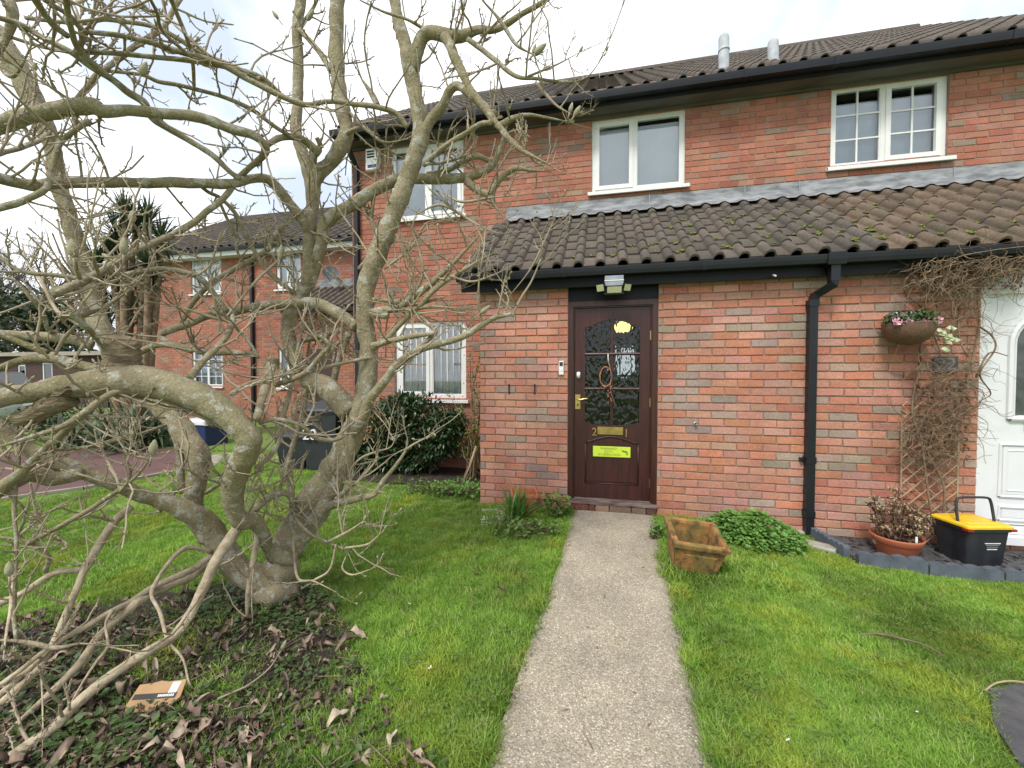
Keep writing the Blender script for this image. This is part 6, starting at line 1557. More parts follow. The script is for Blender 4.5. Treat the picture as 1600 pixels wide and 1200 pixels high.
# every limb: "u,v,width ..." measured along its centre line in the photograph, with its own distances (metres) along the length
LIMBS = [
 ('trunk', '440,948,70 432,925,64 436,900,58 445,880,50', (2.50, 2.52)),
 ('trunk', '432,912,52 385,898,52 350,862,53 325,822,48 295,800,40 250,782,31 212,770,28 175,755,28 125,735,30 75,717,30 37,697,28 0,665,26 -50,625,24', (2.5, 2.4, 2.2, 2.0, 1.85)),
 ('trunk', '330,840,42 300,800,40 307,755,38 312,712,40 290,680,44 258,637,46 225,605,46 188,562,44 160,515,42 140,470,40 128,420,37 118,375,35 105,330,32 90,280,32 78,220,34 55,165,40 28,110,40 -10,45,38', (2.42, 2.5, 2.6, 2.6, 2.5, 2.4)),
 ('trunk', '460,872,28 435,868,28 418,852,24 410,830,26 395,813,32 375,812,36 363,785,40 368,745,44 384,708,46 388,682,48 350,645,50 310,620,52 250,600,55 190,596,57 130,602,48 60,612,38 0,622,34 -60,640,32', (2.45, 2.3, 2.1, 1.95, 1.9, 1.85, 1.75, 1.6)),
 ('trunk', '440,905,58 450,850,53 475,800,52 510,750,48 540,700,45 560,650,42 573,600,36 576,550,33 570,500,32 572,450,33 585,410,36 600,370,36 615,335,34 630,295,34 645,255,33 658,212,31 652,165,26 641,110,26 631,62,22 619,16,19 612,-25,18', (2.52, 2.5, 2.45, 2.4)),
 ('trunk', '455,862,36 500,800,32 528,755,26 548,700,22 567,650,18 580,620,17 600,597,16 615,575,15 637,557,14 675,540,12 720,527,11 750,510,10 770,497,9 800,490,6', (2.5, 2.42, 2.3, 2.2)),
 ('trunk', '548,645,42 512,607,42 490,598,38 470,578,32 457,550,29 450,525,27 452,495,26 462,470,25 478,448,24 482,412,22 483,375,22 487,330,24 490,290,28 498,270,30 515,255,30 535,225,29 542,205,27 537,178,26 528,125,26 525,62,27 527,0,27 530,-35,26', (2.5, 2.65, 2.7, 2.65, 2.6)),
 ('trunk', '462,482,22 482,448,21 495,410,22 503,375,23 513,344,25 553,319,25 590,294,24 625,280,22 675,279,20 715,279,19 740,275,17 769,259,13 780,236,9 787,214,5 792,196,3', (2.7, 2.65, 2.6, 2.5)),
 ('branch', '300,550,6 250,525,12 300,505,12 332,490,12 357,488,12 375,485,14 412,477,16 447,475,17 470,472,18 495,475,20 520,485,22 540,497,22 556,512,20', (2.5, 2.55, 2.55, 2.5)),
 ('branch', '570,490,12 600,485,12 625,480,12 645,465,13 675,442,12 712,407,10 742,375,8 768,345,5', (2.45, 2.4, 2.3)),
 ('branch', '582,540,10 612,532,10 650,525,9 680,520,7', (2.42, 2.3)),
 ('branch', '582,545,9 607,527,9 632,500,9 652,482,9 690,480,8 717,482,6', (2.45, 2.35)),
 ('branch', '652,482,8 682,450,8 712,430,7 750,407,6 778,392,4', (2.38, 2.3)),
 ('branch', '579,467,7 625,472,7 650,475,6 682,467,6 700,462,4', (2.45, 2.35)),
 ('branch', '640,557,7 660,538,8 680,520,8 675,512,6 655,492,5 630,482,4', (2.28, 2.3)),
 ('branch', '457,850,30 475,825,28 495,805,24 512,792,18 537,784,13 565,777,11 585,772,10 597,755,9 615,732,8 632,707,8 637,690,6 634,675,4', (2.48, 2.35, 2.25)),
 ('branch', '635,702,4 650,692,3.5 670,682,2.5', (2.25, 2.2)),
 ('branch', '525,780,9 545,762,8 555,755,7', (2.4, 2.38)),
 ('branch', '555,757,5 575,735,4 590,715,4 583,703,3 590,690,2.5', (2.38, 2.35)),
 ('branch', '547,755,3 548,735,4 565,715,4 590,705,4 612,697,3.5 620,670,2.5', (2.4, 2.35)),
 # low pale shoots reaching to the lower left
 ('branch', '330,868,11 300,890,10 250,912,10 205,940,9 175,955,9 125,985,9 87,1007,8 50,1040,9 0,1085,10 -40,1120,10', (2.35, 2.1, 1.8, 1.55)),
 ('branch', '330,878,15 295,902,15 250,922,14 212,945,15 175,975,15 150,1002,15 125,1035,16 75,1087,16 37,1120,16 10,1146,14', (2.35, 2.05, 1.75, 1.5)),
 ('branch', '385,802,20 372,825,20 350,857,19 330,892,19 300,955,18 270,995,17 237,1014,17 187,1047,18 137,1085,18 107,1112,18 82,1137,20 50,1160,20 0,1197,22 -50,1235,23', (2.4, 2.15, 1.85, 1.6, 1.4)),
 ('branch', '330,862,7 295,855,9 270,872,7 245,908,7 237,930,7 250,957,8 262,1000,8 285,1030,8 295,1065,8 307,1090,7', (2.35, 2.1, 1.85, 1.75)),
 ('branch', '205,790,13 175,820,13 150,857,14 130,892,13 107,950,12 80,1012,12 50,1055,12 0,1102,13', (2.2, 2.0, 1.75, 1.5)),
 ('branch', '128,890,10 87,895,10 37,925,10 0,942,11 -40,960,11', (2.0, 1.8)),
 ('branch', '70,892,10 75,870,9 55,850,8 30,837,7 40,800,6 12,772,5 0,765,4', (1.9, 1.75)),
 ('branch', '30,837,6 60,812,5 95,790,5 135,770,4.5', (1.8, 1.9)),
 ('branch', '25,1000,8 22,950,9 25,850,8 22,790,9 28,715,10 20,690,8', (1.75, 1.8)),
 ('branch', '0,1000,10 40,1003,10 85,1012,10 125,1005,10', (1.6, 1.75)),
 ('branch', '0,1070,8 40,1040,8 80,1010,7', (1.6, 1.7)),
 ('branch', '175,955,6 165,975,5 168,1010,6 150,1035,5 130,1065,4 110,1100,3', (1.8, 1.65)),
 ('branch', '168,1010,4 190,1015,3 205,1018,2.5', (1.7, 1.72)),
 ('branch', '18,900,8 17,945,7 10,990,7 5,1030,6', (1.35, 1.35)),
 ('branch', '65,1045,4 66,1090,3.5 67,1140,3', (1.5, 1.45)),
 ('branch', '44,850,8 75,832,8 125,805,8 187,765,8 217,740,7 235,715,7', (1.55, 1.5)),
 ('branch', '187,768,4 200,750,4 195,725,3.5 205,700,3', (1.5, 1.55)),
 ('branch', '270,660,4 213,680,6 160,694,6 110,702,5 85,703,4', (1.9, 1.8)),
 ('branch', '213,680,4 195,668,4 175,660,3.5 150,655,3', (1.85, 1.8)),
 ('branch', '0,697,12 50,682,12 100,665,12 130,647,13 162,622,12 185,612,11 202,612,8', (1.6, 1.75)),
 ('branch', '-30,785,26 0,764,24 37,735,18 62,710,17 100,675,15 130,650,13', (1.55, 1.7)),
 ('branch', '-20,775,28 20,753,27 50,742,26 85,748,26 130,740,18', (1.8, 2.0)),
 # shoot standing in front of the base
 ('branch', '384,976,12 388,935,12 392,895,11 400,850,10 402,815,7', (2.25, 2.25)),
 ('branch', '395,975,3 393,930,3 397,880,3', (2.2, 2.2)),
 # big limbs crossing the upper left
 ('branch', '-40,205,38 0,195,36 62,178,35 134,164,33 162,174,25 203,172,22 265,178,20 312,184,20 360,200,18 397,212,16 416,235,14 390,262,11 372,278,10', (1.9, 2.0, 2.2, 2.4)),
 ('branch', '416,228,12 437,215,12 469,216,12 500,240,14', (2.4, 2.6)),
 ('branch', '372,275,10 360,297,11 328,328,13 281,360,13 244,377,12 215,390,11 180,418,10 150,432,10 110,455,9 85,462,8', (2.4, 2.1, 1.9)),
 ('branch', '240,380,10 205,395,10 180,410,11 150,430,12 130,440,12 85,460,14', (2.0, 1.7)),
 ('branch', '-40,268,20 0,278,20 47,290,22 94,286,22 187,286,20 281,286,19 360,287,18 390,280,17 419,281,17 444,306,18 472,344,17 484,365,14', (1.8, 2.1, 2.4, 2.62)),
 ('branch', '-30,335,14 0,325,14 40,312,14 75,290,15 84,250,14 97,219,12 140,187,11', (1.85, 1.95)),
 ('branch', '-20,245,10 0,240,10 31,231,10 62,219,10 78,205,9', (1.8, 1.95)),
 ('branch', '-20,20,9 0,28,9 31,38,9 62,56,9 110,81,10 140,103,10 175,125,11 200,144,12 225,159,12 237,181,12 265,203,10 297,219,10 337,247,9 362,270,8 374,279,8', (1.7, 1.9, 2.2, 2.35)),
 ('branch', '128,81,9 187,84,9 250,90,9 312,97,9 360,106,9 406,120,9 440,150,8', (2.1, 2.4)),
 ('branch', '69,0,8 109,25,8 131,47,9 187,56,9 234,66,9 281,81,10 344,100,10 406,134,10 469,162,10 506,159,9 553,162,9 594,169,10 619,178,9 637,200,9', (1.9, 2.2, 2.4, 2.45)),
 ('branch', '40,28,8 125,37,8 162,31,8 194,34,8 237,41,8 281,62,8 312,81,8 375,109,8 422,137,8', (1.95, 2.3)),
 ('branch', '0,53,6 62,72,6 125,87,6 162,109,6 219,116,6 250,128,7 297,137,7 344,150,7 390,169,7 437,203,7 463,216,7', (1.8, 2.4)),
 ('branch', '98,-20,12 103,0,11 112,47,11 125,81,10 172,122,9', (1.5, 1.9)),
 ('branch', '295,-15,11 281,0,11 250,47,12 203,78,13 156,115,14 125,150,15 108,170,14', (2.4, 2.45)),
 ('branch', '262,-15,7 268,0,7 287,47,7 300,87,7 303,134,6', (1.8, 1.9)),
 ('branch', '50,-10,14 65,15,12 85,40,11 105,55,10', (1.6, 1.8)),
 ('branch', '-15,100,12 10,60,20 20,20,24 0,-30,26', (2.0, 2.0)),
 ('branch', '-10,90,8 20,120,8 50,70,9', (1.8, 1.9)),
 ('branch', '230,-10,6 245,20,6 255,50,6 300,90,5', (1.7, 1.9)),
 ('branch', '486,360,20 487,310,20 478,258,20 462,203,20 465,150,21 466,90,20 464,45,20 470,0,20 478,-30,18', (2.75, 2.8)),
 ('branch', '489,262,12 492,240,12 500,228,9 494,215,7', (2.62, 2.6)),
 ('branch', '469,47,9 497,78,9 519,112,10', (2.75, 2.62)),
 ('branch', '465,45,8 485,20,7 500,-10,6', (2.75, 2.7)),
 ('branch', '590,165,9 581,147,10 566,125,9', (2.45, 2.4)),
 ('branch', '540,210,8 552,203,9 560,200,7', (2.58, 2.55)),
 ('branch', '545,175,5 575,205,6 600,222,6 625,220,4', (2.5, 2.42)),
 ('branch', '562,0,6 600,19,6 637,31,6 665,47,7', (2.2, 2.4)),
 # upper right limbs
 ('branch', '645,110,22 652,75,25 668,52,28 697,55,30 722,56,26 747,47,18 778,44,14 812,25,11 853,0,9 880,-20,8', (2.4, 2.3, 2.2)),
 ('branch', '697,58,20 705,75,18 712,92,17 724,118,15 740,148,14 762,175,14 778,196,15 800,186,14 825,180,12 856,184,10 890,191,6', (2.3, 2.15)),
 ('branch', '660,215,24 672,188,20 690,166,18 702,142,17 716,134,17 740,152,15 775,180,12', (2.4, 2.25)),
 ('branch', '778,196,12 797,219,11 819,237,10 856,256,6', (2.15, 2.1)),
 ('branch', '769,192,9 750,194,9 725,209,9 700,225,9 675,247,10 662,258,10', (2.2, 2.35)),
 ('branch', '728,281,15 747,297,13 765,306,11 778,328,7 786,340,4', (2.55, 2.5)),
 ('branch', '765,304,11 781,280,11 803,264,11 828,266,8 862,269,5', (2.5, 2.4)),
 ('branch', '668,273,10 700,266,10 725,250,10 747,244,10 766,252,9', (2.45, 2.5)),
 ('branch', '665,256,7 690,254,6 715,248,6 728,243,5', (2.38, 2.35)),
 ('branch', '753,0,8 781,31,8 806,69,8 834,86,7', (2.1, 2.05)),
 ('branch', '731,62,10 762,84,9 778,97,9 806,119,8 837,123,7 887,128,6 919,119,5 947,81,3', (2.25, 2.1, 2.0)),
 ('branch', '825,119,5 866,103,4 905,82,3', (2.1, 2.0)),
 ('branch', '837,128,6 866,162,5 897,181,4', (2.1, 2.05)),
 ('branch', '690,300,6 720,315,6 760,310,5 800,305,4', (2.4, 2.3)),
 ('branch', '650,335,6 690,320,6 735,345,5 765,360,4', (2.4, 2.3)),
 # middle
 ('branch', '180,433,8 215,425,9 253,420,9 301,429,10 327,451,10 356,488,10', (1.95, 2.4)),
 ('branch', '215,552,11 250,538,11 300,545,11 325,550,10 400,552,7', (2.5, 2.5)),
 ('branch', '298,586,14 304,580,13 325,557,12 350,530,11 362,507,10 362,480,7', (1.98, 2.4)),
 ('branch', '-30,520,16 0,522,16 62,525,16 112,530,18 145,540,18', (2.4, 2.55)),
 ('branch', '-30,585,13 0,575,13 37,562,14 80,560,18 125,570,18 165,580,16', (1.75, 1.9)),
 ('branch', '-20,515,10 0,522,10 37,537,10 75,553,12', (1.7, 1.8)),
 ('branch', '80,565,8 100,530,8 130,495,8 120,470,6', (1.8, 1.75)),
 ('branch', '0,432,8 25,440,8 50,467,9 65,487,9 75,515,8 85,520,7', (2.3, 2.4)),
 ('branch', '-10,395,6 25,420,6 55,428,7 90,430,7 125,435,8', (1.6, 1.7)),
 ('branch', '35,380,7 42,410,7 65,440,7 85,480,7 95,490,6', (1.9, 2.0)),
 ('branch', '82,458,14 112,446,12 145,430,11 165,418,10 180,408,8 193,395,8', (1.6, 1.5)),
 ('branch', '125,435,9 118,415,9 115,402,9', (1.55, 1.5)),
 ('branch', '155,430,8 147,405,8 150,380,6', (1.55, 1.5)),
 ('branch', '108,460,5 125,455,6 148,445,6', (1.6, 1.6)),
 ('branch', '95,495,8 137,490,8 175,472,8 220,432,6', (1.6, 1.65)),
 ('branch', '110,492,10 135,510,10 148,525,12 165,550,10', (1.65, 1.85)),
 ('branch', '282,507,9 300,475,9 325,447,9 363,422,10 415,393,10 433,363,9 455,341,8', (2.3, 2.6)),
 ('branch', '415,395,5 440,400,5 462,395,4', (2.55, 2.5)),
 ('branch', '308,286,6 325,300,6 345,310,6 371,338,7 393,385,7 418,422,8 455,455,8 468,468,8', (2.5, 2.7)),
 ('branch', '345,320,5 365,365,6 372,395,5 380,410,5', (2.5, 2.4)),
 ('branch', '350,500,4 395,445,5 420,420,5 437,405,4', (2.3, 2.35)),
 ('branch', '225,470,5 280,480,5 330,495,6 360,505,6 385,530,6 405,560,6', (2.2, 2.3)),
 ('branch', '470,535,8 500,525,9 537,515,9', (2.65, 2.6)),
 ('branch', '430,602,8 457,592,9 480,580,9 505,552,9 515,540,7 500,525,6', (2.3, 2.35)),
 ('branch', '480,582,6 525,570,6 570,560,5 590,560,3', (2.3, 2.2)),
 ('branch', '485,510,5 500,525,7 515,540,7 540,528,5 570,490,4', (2.25, 2.2)),
 ('branch', '400,730,7 420,715,7 437,687,8 442,655,8 450,625,8 460,575,8 468,530,6 475,515,3', (2.25, 2.2)),
 ('branch', '402,652,18 405,640,17 412,612,17 420,587,18 425,567,19', (2.35, 2.35)),
 ('branch', '362,615,8 387,600,8 415,592,8', (2.3, 2.35)),
 ('branch', '405,660,7 432,655,8 470,665,8 495,685,8 525,687,7 545,675,6 562,665,3', (2.3, 2.2)),
 ('branch', '490,500,10 480,560,10 478,620,11 470,660,11 458,695,10 447,735,9 430,790,8', (2.7, 2.6)),
 ('branch', '475,650,8 462,682,8 450,720,9 447,742,9 457,775,9 457,800,8 480,830,7 512,847,7 540,860,6 552,882,4', (2.3, 2.2)),
 ('branch', '512,847,5 545,830,5 568,814,4', (2.2, 2.15)),
 ('branch', '540,856,4 575,850,4 600,828,3', (2.18, 2.12)),
 ('branch', '540,870,4 535,888,4 550,898,4 578,890,3', (2.18, 2.12)),
 ('branch', '457,830,5 460,875,5 467,905,5 490,908,4 525,925,3', (2.2, 2.15)),
 ('branch', '525,850,3 515,890,3.5 492,906,4', (2.2, 2.15)),
 ('branch', '395,797,13 420,777,12 442,770,12 455,780,11 458,800,9', (2.35, 2.4)),
 ('branch', '387,767,4 425,757,4 447,743,3', (2.25, 2.25)),
 ('branch', '280,760,7 250,800,4 265,770,4 320,738,3', (2.3, 2.3)),
 ('branch', '285,770,14 282,740,15 280,700,16 268,660,14', (2.7, 2.7)),
 ('branch', '322,770,7 350,752,7 362,740,5', (2.4, 2.5)),
 ('branch', '250,625,6 290,640,6 330,660,6', (1.9, 2.0)),
 ('branch', '600,420,4 640,390,4 665,350,3.5 690,345,3', (2.4, 2.35)),
 ('branch', '700,430,4 735,440,4 770,430,3.5 800,415,3', (2.3, 2.2)),
 ('branch', '800,495,4 812,470,4 830,440,3 845,405,2.5', (2.2, 2.15)),
 ('branch', '790,470,3.5 822,430,3.5 840,400,3.5 858,360,3 876,320,2', (2.2, 2.1)),
 ('branch', '640,470,5 660,430,5 655,390,5 640,350,4', (2.4, 2.4)),
 ('branch', '575,330,8 590,380,7 560,420,6', (2.6, 2.6)),
 ('branch', '593,235,6 585,290,7 580,340,6', (2.7, 2.7)),
 ('branch', '545,520,12 530,560,11 520,600,12', (2.7, 2.6)),
]
def limb_raw(spec, D):
    P = [tuple(map(float, q.split(','))) for q in spec.split()]
    dd = np.interp(np.linspace(0, 1, len(P)), np.linspace(0, 1, len(D)), D)
    return catmull(np.array([(u, v, w, d) for (u, v, w), d in zip(P, dd)]), 7)
RAW = [limb_raw(sp, D) for _, sp, D in LIMBS]
def settle():
    # a branch end that meets another limb is brought to that limb's distance; a free end tapers out
    for i, (kind, sp, D) in enumerate(LIMBS):
        A = RAW[i]; n = len(A); free = [True, True]; sh = [0.0, 0.0]
        for e, k in ((0, 0), (1, n - 1)):
            best = None
            for j, B in enumerate(RAW):
                if j == i: continue
                q = np.hypot(B[:, 0] - A[k, 0], B[:, 1] - A[k, 1]); ok = (q < B[:, 2] * .5 + 9) & (B[:, 2] > A[k, 2] * .75)
                if ok.any():
                    m = np.argmin(np.where(ok, abs(B[:, 3] - A[k, 3]), 99)); c = abs(B[m, 3] - A[k, 3])
                    if c < .7 and (best is None or c < best[0]): best = (c, B[m, 3] - A[k, 3])
            if best is not None: free[e] = False; sh[e] = best[1]
        if kind == 'branch':
            t = np.linspace(0, 1, n); A[:, 3] += sh[0] * (1 - t) + sh[1] * t
            for e in (0, 1):
                k = 0 if e == 0 else n - 1; off = A[k, 0] < -5 or A[k, 1] < -5
                if free[e] and not off and A[k, 2] < 16:
                    f = np.clip((t if e == 0 else 1 - t) / .45, 0, 1); A[:, 2] *= .28 + .72 * f
settle()
def limb_pts(i):
    A = RAW[i]; pts = np.array([atd(u, v, d) for u, v, w, d in A]); rad = A[:, 2] * .5 * A[:, 3] / FPX
    # away from the optical axis a wide lens widens things radially; undo that to get the real thickness
    r_ = (A[:, :2] - [800, 600]) / FPX; tt = np.linalg.norm(r_, axis=1) + 1e-6; e = np.gradient(A[:, :2], axis=0); e /= np.linalg.norm(e, axis=1)[:, None] + 1e-6
    nr = abs(-e[:, 1] * r_[:, 0] + e[:, 0] * r_[:, 1]) / tt; rad = np.where(A[:, 2] > 14, .87, .95) * rad / np.sqrt(1 + (nr * tt) ** 2); rad = np.convolve(np.pad(rad, 3, 'edge'), np.ones(7) / 7, 'valid')
    return pts, np.maximum(rad, .0018)
ALL = []
for bi, (kind, spec, D) in enumerate(LIMBS):
    pts, rad = limb_pts(bi)
    seed = Vector((bi * 3.7, bi * 1.3, 0))
    for i in range(len(pts)):
        r = rad[i]; q = Vector(pts[i])
        off = Vector((mnoise.noise(q * 9 + seed), mnoise.noise(q * 9 + seed + Vector((31, 0, 0))), mnoise.noise(q * 9 + seed + Vector((0, 17, 0)))))
        pts[i] = pts[i] + np.array(off) * min(r * .35, .006)
        rad[i] = r * (1 + .10 * mnoise.noise(q * 14 + seed) + .07 * mnoise.noise(q * 40))
    big = rad.max() > .03
    mb = MB(); n = 18 if big else (10 if rad.max() > .012 else 7)
    mb.tube(pts, rad, n)
    if big:   # uneven, slightly ribbed surface on the thick stems
        for k in range(len(pts)):
            for j in range(n):
                v = Vector(mb.v[k * n + j]); c = Vector(pts[k]); e = v - c
                f = 1 + .10 * mnoise.noise(v * 16) + .05 * mnoise.noise(v * 45)
                mb.v[k * n + j] = tuple(c + e * f)
    part(kind, mb, 'bark_pale' if (kind == 'branch' and pts[:, 2].mean() < .62) else ('bark' if rad.max() > .009 else 'bark_twig'), MAG, True)
    ALL.append((pts, rad, kind))
# swollen joints where limbs meet, pruning stubs
def lump(u, v, d, w, sx=1, sz=1, name='burl'):
    c = Vector(atd(u, v, d)); r = w * .5 * d / FPX; mb = MB(); vs = []; A, B = 10, 14
    for i in range(A + 1):
        th_ = math.pi * i / A
        for j in range(B):
            ph = 2 * math.pi * j / B; e = Vector((math.sin(th_) * math.cos(ph) * sx, math.sin(th_) * math.sin(ph), math.cos(th_) * sz)); k = r * (1 + .16 * mnoise.noise(e * 1.8 + c * 5)); vs.append(tuple(c + e * k))
    mb.add(vs, [(i * B + j, i * B + (j + 1) % B, (i + 1) * B + (j + 1) % B, (i + 1) * B + j) for i in range(A) for j in range(B)]); part(name, mb, 'bark', MAG, True)
lump(440, 888, 2.5, 46, 1.2, 1); lump(430, 922, 2.5, 58, 1.3, .8); lump(330, 832, 2.42, 38, 1, 1)
def stub(pts, w0, w1, d, name='pruned_stub', ring=True):
    P = [atd(u, v, d) for u, v in pts]; k_ = .82 if pts[0][0] < 420 else .9; r0, r1 = k_ * w0 * .5 * d / FPX, k_ * w1 * .5 * d / FPX
    C = catmull(P, 6); rad = np.linspace(r0, r1, len(C))
    sh_ = .55 if w1 > 40 else .0
    rad = rad * (1 + .05 * np.sin(np.arange(len(C)) * 2.1))
    mb = MB(); mb.tube(C, rad, 20)
    fl = np.array([-math.sin(CAM_YAW), math.cos(CAM_YAW)])
    def shear(m):
        for i_, p in enumerate(m.v):
            f_ = min(1, max(0, (p[2] - C[0][2]) / (C[-1][2] - C[0][2] + 1e-6))) if sh_ else 0
            m.v[i_] = (p[0], p[1], p[2] + sh_ * f_ * float(np.dot(np.array(p[:2]) - C[-1][:2], np.array([C[-1][0], C[-1][1]]) / np.linalg.norm(C[-1][:2]))))
    shear(mb); o = part(name, mb, 'bark_peel' if w1 > 40 else 'bark', MAG, True)
    tdir = C[-1] - C[-2]; tdir /= np.linalg.norm(tdir)
    mb = MB(); mb.tube([C[-1] - tdir * .002, C[-1] + tdir * .004], [r1 * .93, r1 * .88], 20); shear(mb)
    part('cut_face', mb, 'cut_wood', o)
stub([(190, 596), (191, 570), (191, 550), (190, 533)], 62, 51, 1.87)
stub([(345, 648), (338, 655), (331, 662)], 26, 22, 1.96)
stub([(392, 672), (400, 675), (406, 677)], 16, 13, 2.0)
stub([(560, 655), (553, 668), (549, 676)], 28, 20, 2.36)
stub([(425, 572), (426, 565), (427, 560)], 20, 20, 2.34)
stub([(578, 490), (595, 492), (606, 494)], 14, 12, 2.42)
# broken, peeling wood on the near limb
mb = MB()
for k in range(26):
    u, v = rnd(30, 95), 0; v = 655 - (u - 25) * .52 + rnd(-9, 8); a = atd(u, v, 1.70 + rnd(-.03, .02)); b = atd(u + rnd(18, 42), v - rnd(6, 20), 1.72 + rnd(-.03, .03)); m_ = (a + b) / 2; w = rnd(.008, .02)
    mb.add([a + [0, 0, w * .3], m_ + [0, -.01, w], b, m_ + [0, -.005, -w], m_ + [0, .02, 0]], [(0, 3, 1), (1, 3, 2), (0, 1, 4), (1, 2, 4), (0, 4, 3), (2, 3, 4)])
mb.tube(catmull([atd(26, 655, 1.70), atd(50, 650, 1.71), atd(75, 636, 1.72), atd(110, 620, 1.74)], 5), np.linspace(.030, .045, 16), 10)
part('broken_wood', mb, 'bark_peel', MAG)

# twigs grow from the thinner limbs; buds sit on their ends
TW_ = MB(); BUDS = []
def twig(p, d, L, r, depth=0):
    n = 6; pts = [np.array(p)]; d = np.array(d, float); d /= np.linalg.norm(d)
    zig = 1; sidev = RNG.normal(size=3); sidev /= np.linalg.norm(sidev)
    for i in range(n):
        zig = -zig; d = d + RNG.normal(size=3) * .13 + sidev * zig * .14 + np.array([0, 0, .07]); d /= np.linalg.norm(d)
        pts.append(pts[-1] + d * L / n)
    pts = np.array(pts)
    q = pts[-1] - EYE
    if (-q[0] * math.sin(CAM_YAW) + q[1] * math.cos(CAM_YAW)) < 1.0 or pts[:, 2].min() < .02: return
    rr = np.linspace(r, r * .6, n + 1) * (1 + RNG.normal(size=n + 1) * .08); TW_.tube(pts, rr, 5, False)
    if depth < 2:
        for i in range(1, n):
            if random.random() < (.42 if depth == 0 else .14):
                e = d + RNG.normal(size=3) * .75 + [0, 0, .25]; twig(pts[i], e, L * rnd(.22, .5), rr[i] * .8, depth + 1)
    # spur knobs
    for i in range(1, n + 1):
        if random.random() < .55: e = RNG.normal(size=3); TW_.tube([pts[i], pts[i] + e / np.linalg.norm(e) * rr[i] * 3.6], [rr[i] * 1.15, rr[i] * .7], 4)
    if random.random() < (.34 if depth == 0 else .26): BUDS.append((pts[-1], d, rnd(.015, .026)))
    else: TW_.tube([pts[-1], pts[-1] + d * .012], [rr[-1] * 1.3, rr[-1] * .5], 5)
for (pts, rad, kind) in ALL:
    seg = np.linalg.norm(np.diff(pts, axis=0), axis=1); L = seg.sum(); rm = rad.mean()
    if rm > .032: rate = 2.2
    elif rm > .018: rate = 5.5
    else: rate = 9.5
    low = pts[:, 2].max() < .55
    if low: rate *= .12
    k = int(L * rate + random.random())
    for _ in range(k):
        i = random.randrange(2, len(pts) - 1); t = pts[i] - pts[i - 1]; t /= np.linalg.norm(t) + 1e-9
        e = RNG.normal(size=3); e -= t * e.dot(t); e /= np.linalg.norm(e) + 1e-9
        d = e + t * rnd(-.1, .6) + [0, 0, rnd(.1, .8)]
        twig(pts[i] + e * rad[i] * .6, d, rnd(.10, .42) * (1.25 if rm > .018 else 1), min(.0060, max(.0032, rad[i] * .6)))
    # end of a thin limb: a spray
    if rad[-1] < .009 and kind == 'branch':
        d = pts[-1] - pts[-3]; d /= np.linalg.norm(d) + 1e-9
        for _ in range(2): twig(pts[-1], d + RNG.normal(size=3) * .35, rnd(.08, .22), min(.004, rad[-1] * .8))
part('twigs', TW_, 'bark_twig', MAG, True, kind='stuff')
def bud_mesh():
    mb = MB(); prof = [(.10, 0), (.16, .05), (.24, .14), (.30, .30), (.29, .50), (.22, .72), (.11, .90), (.01, 1.0)]
    mb.lathe([(r, z) for r, z in prof], 0, 0, 9); return mk_mesh(mb, 'bud', True, name='bud')
BUD_ME = bud_mesh()
def put_bud(p, d, L, w=1.0):
    o = bpy.data.objects.new('bud', BUD_ME); COL.objects.link(o); o.parent = MAG; og = org(MAG)
    o.location = tuple(np.asarray(p) - og); o.rotation_mode = 'QUATERNION'; o.rotation_quaternion = Vector(d).to_track_quat('Z', 'Y'); o.scale = (L * w * .74, L * w * .74, L * .92)
# the buds the photograph shows clearly, by their base, tip and distance
for (u0, v0, u1, v1, d, w) in ((115, 402, 111, 370, 1.48, .95), (193, 397, 194, 368, 1.48, .9), (172, 405, 158, 395, 1.5, 1.0), (237, 712, 243, 684, 1.5, .95), (206, 348, 208, 326, 1.9, 1.0), (220, 118, 230, 94, 1.8, .9), (834, 86, 856, 66, 2.02, .8), (832, 84, 838, 66, 2.02, .7), (897, 181, 908, 163, 2.03, .8), (890, 176, 895, 158, 2.03, .8), (600, 828, 606, 819, 2.12, .8), (568, 814, 573, 803, 2.12, .8), (437, 405, 440, 380, 2.3, .7), (15, 900, 14, 874, 1.3, .95), (440, 1015, 448, 998, 2.0, .8), (55, 110, 53, 95, 1.8, .9), (345, 215, 340, 200, 2.2, .7), (378, 250, 386, 243, 2.3, .7), (750, 490, 768, 476, 2.2, .8), (905, 82, 912, 70, 2.0, .7), (947, 81, 951, 70, 2.0, .7), (465, 30, 472, 8, 2.7, .8), (480, 32, 492, 12, 2.7, .7), (435, 30, 424, 15, 2.7, .7), (655, 175, 660, 168, 2.2, .8)):
    a, b = atd(u0, v0, d), atd(u1, v1, d); mb = MB(); mb.tube([a - (b - a) * .6, a + (b - a) * .1], [.003, .004], 6); part('bud_stalk', mb, 'bark_twig', MAG, True); put_bud(a, b - a, float(np.linalg.norm(b - a)), w)
BUDS.sort(key=lambda b: np.linalg.norm(b[0] - EYE))
for p, d, L in BUDS[:250]: put_bud(p, d, L, rnd(.8, 1.05))
# a young shoot with a bud in the leaf litter
pts = catmull([atz(340, 1092, .03), atz(385, 1072, .05), atd(420, 1045, 1.85), atd(438, 1018, 1.85)], 5); mb = MB(); mb.tube(pts, np.linspace(.004, .003, len(pts)), 6); part('branch', mb, 'bark_twig', MAG, True)

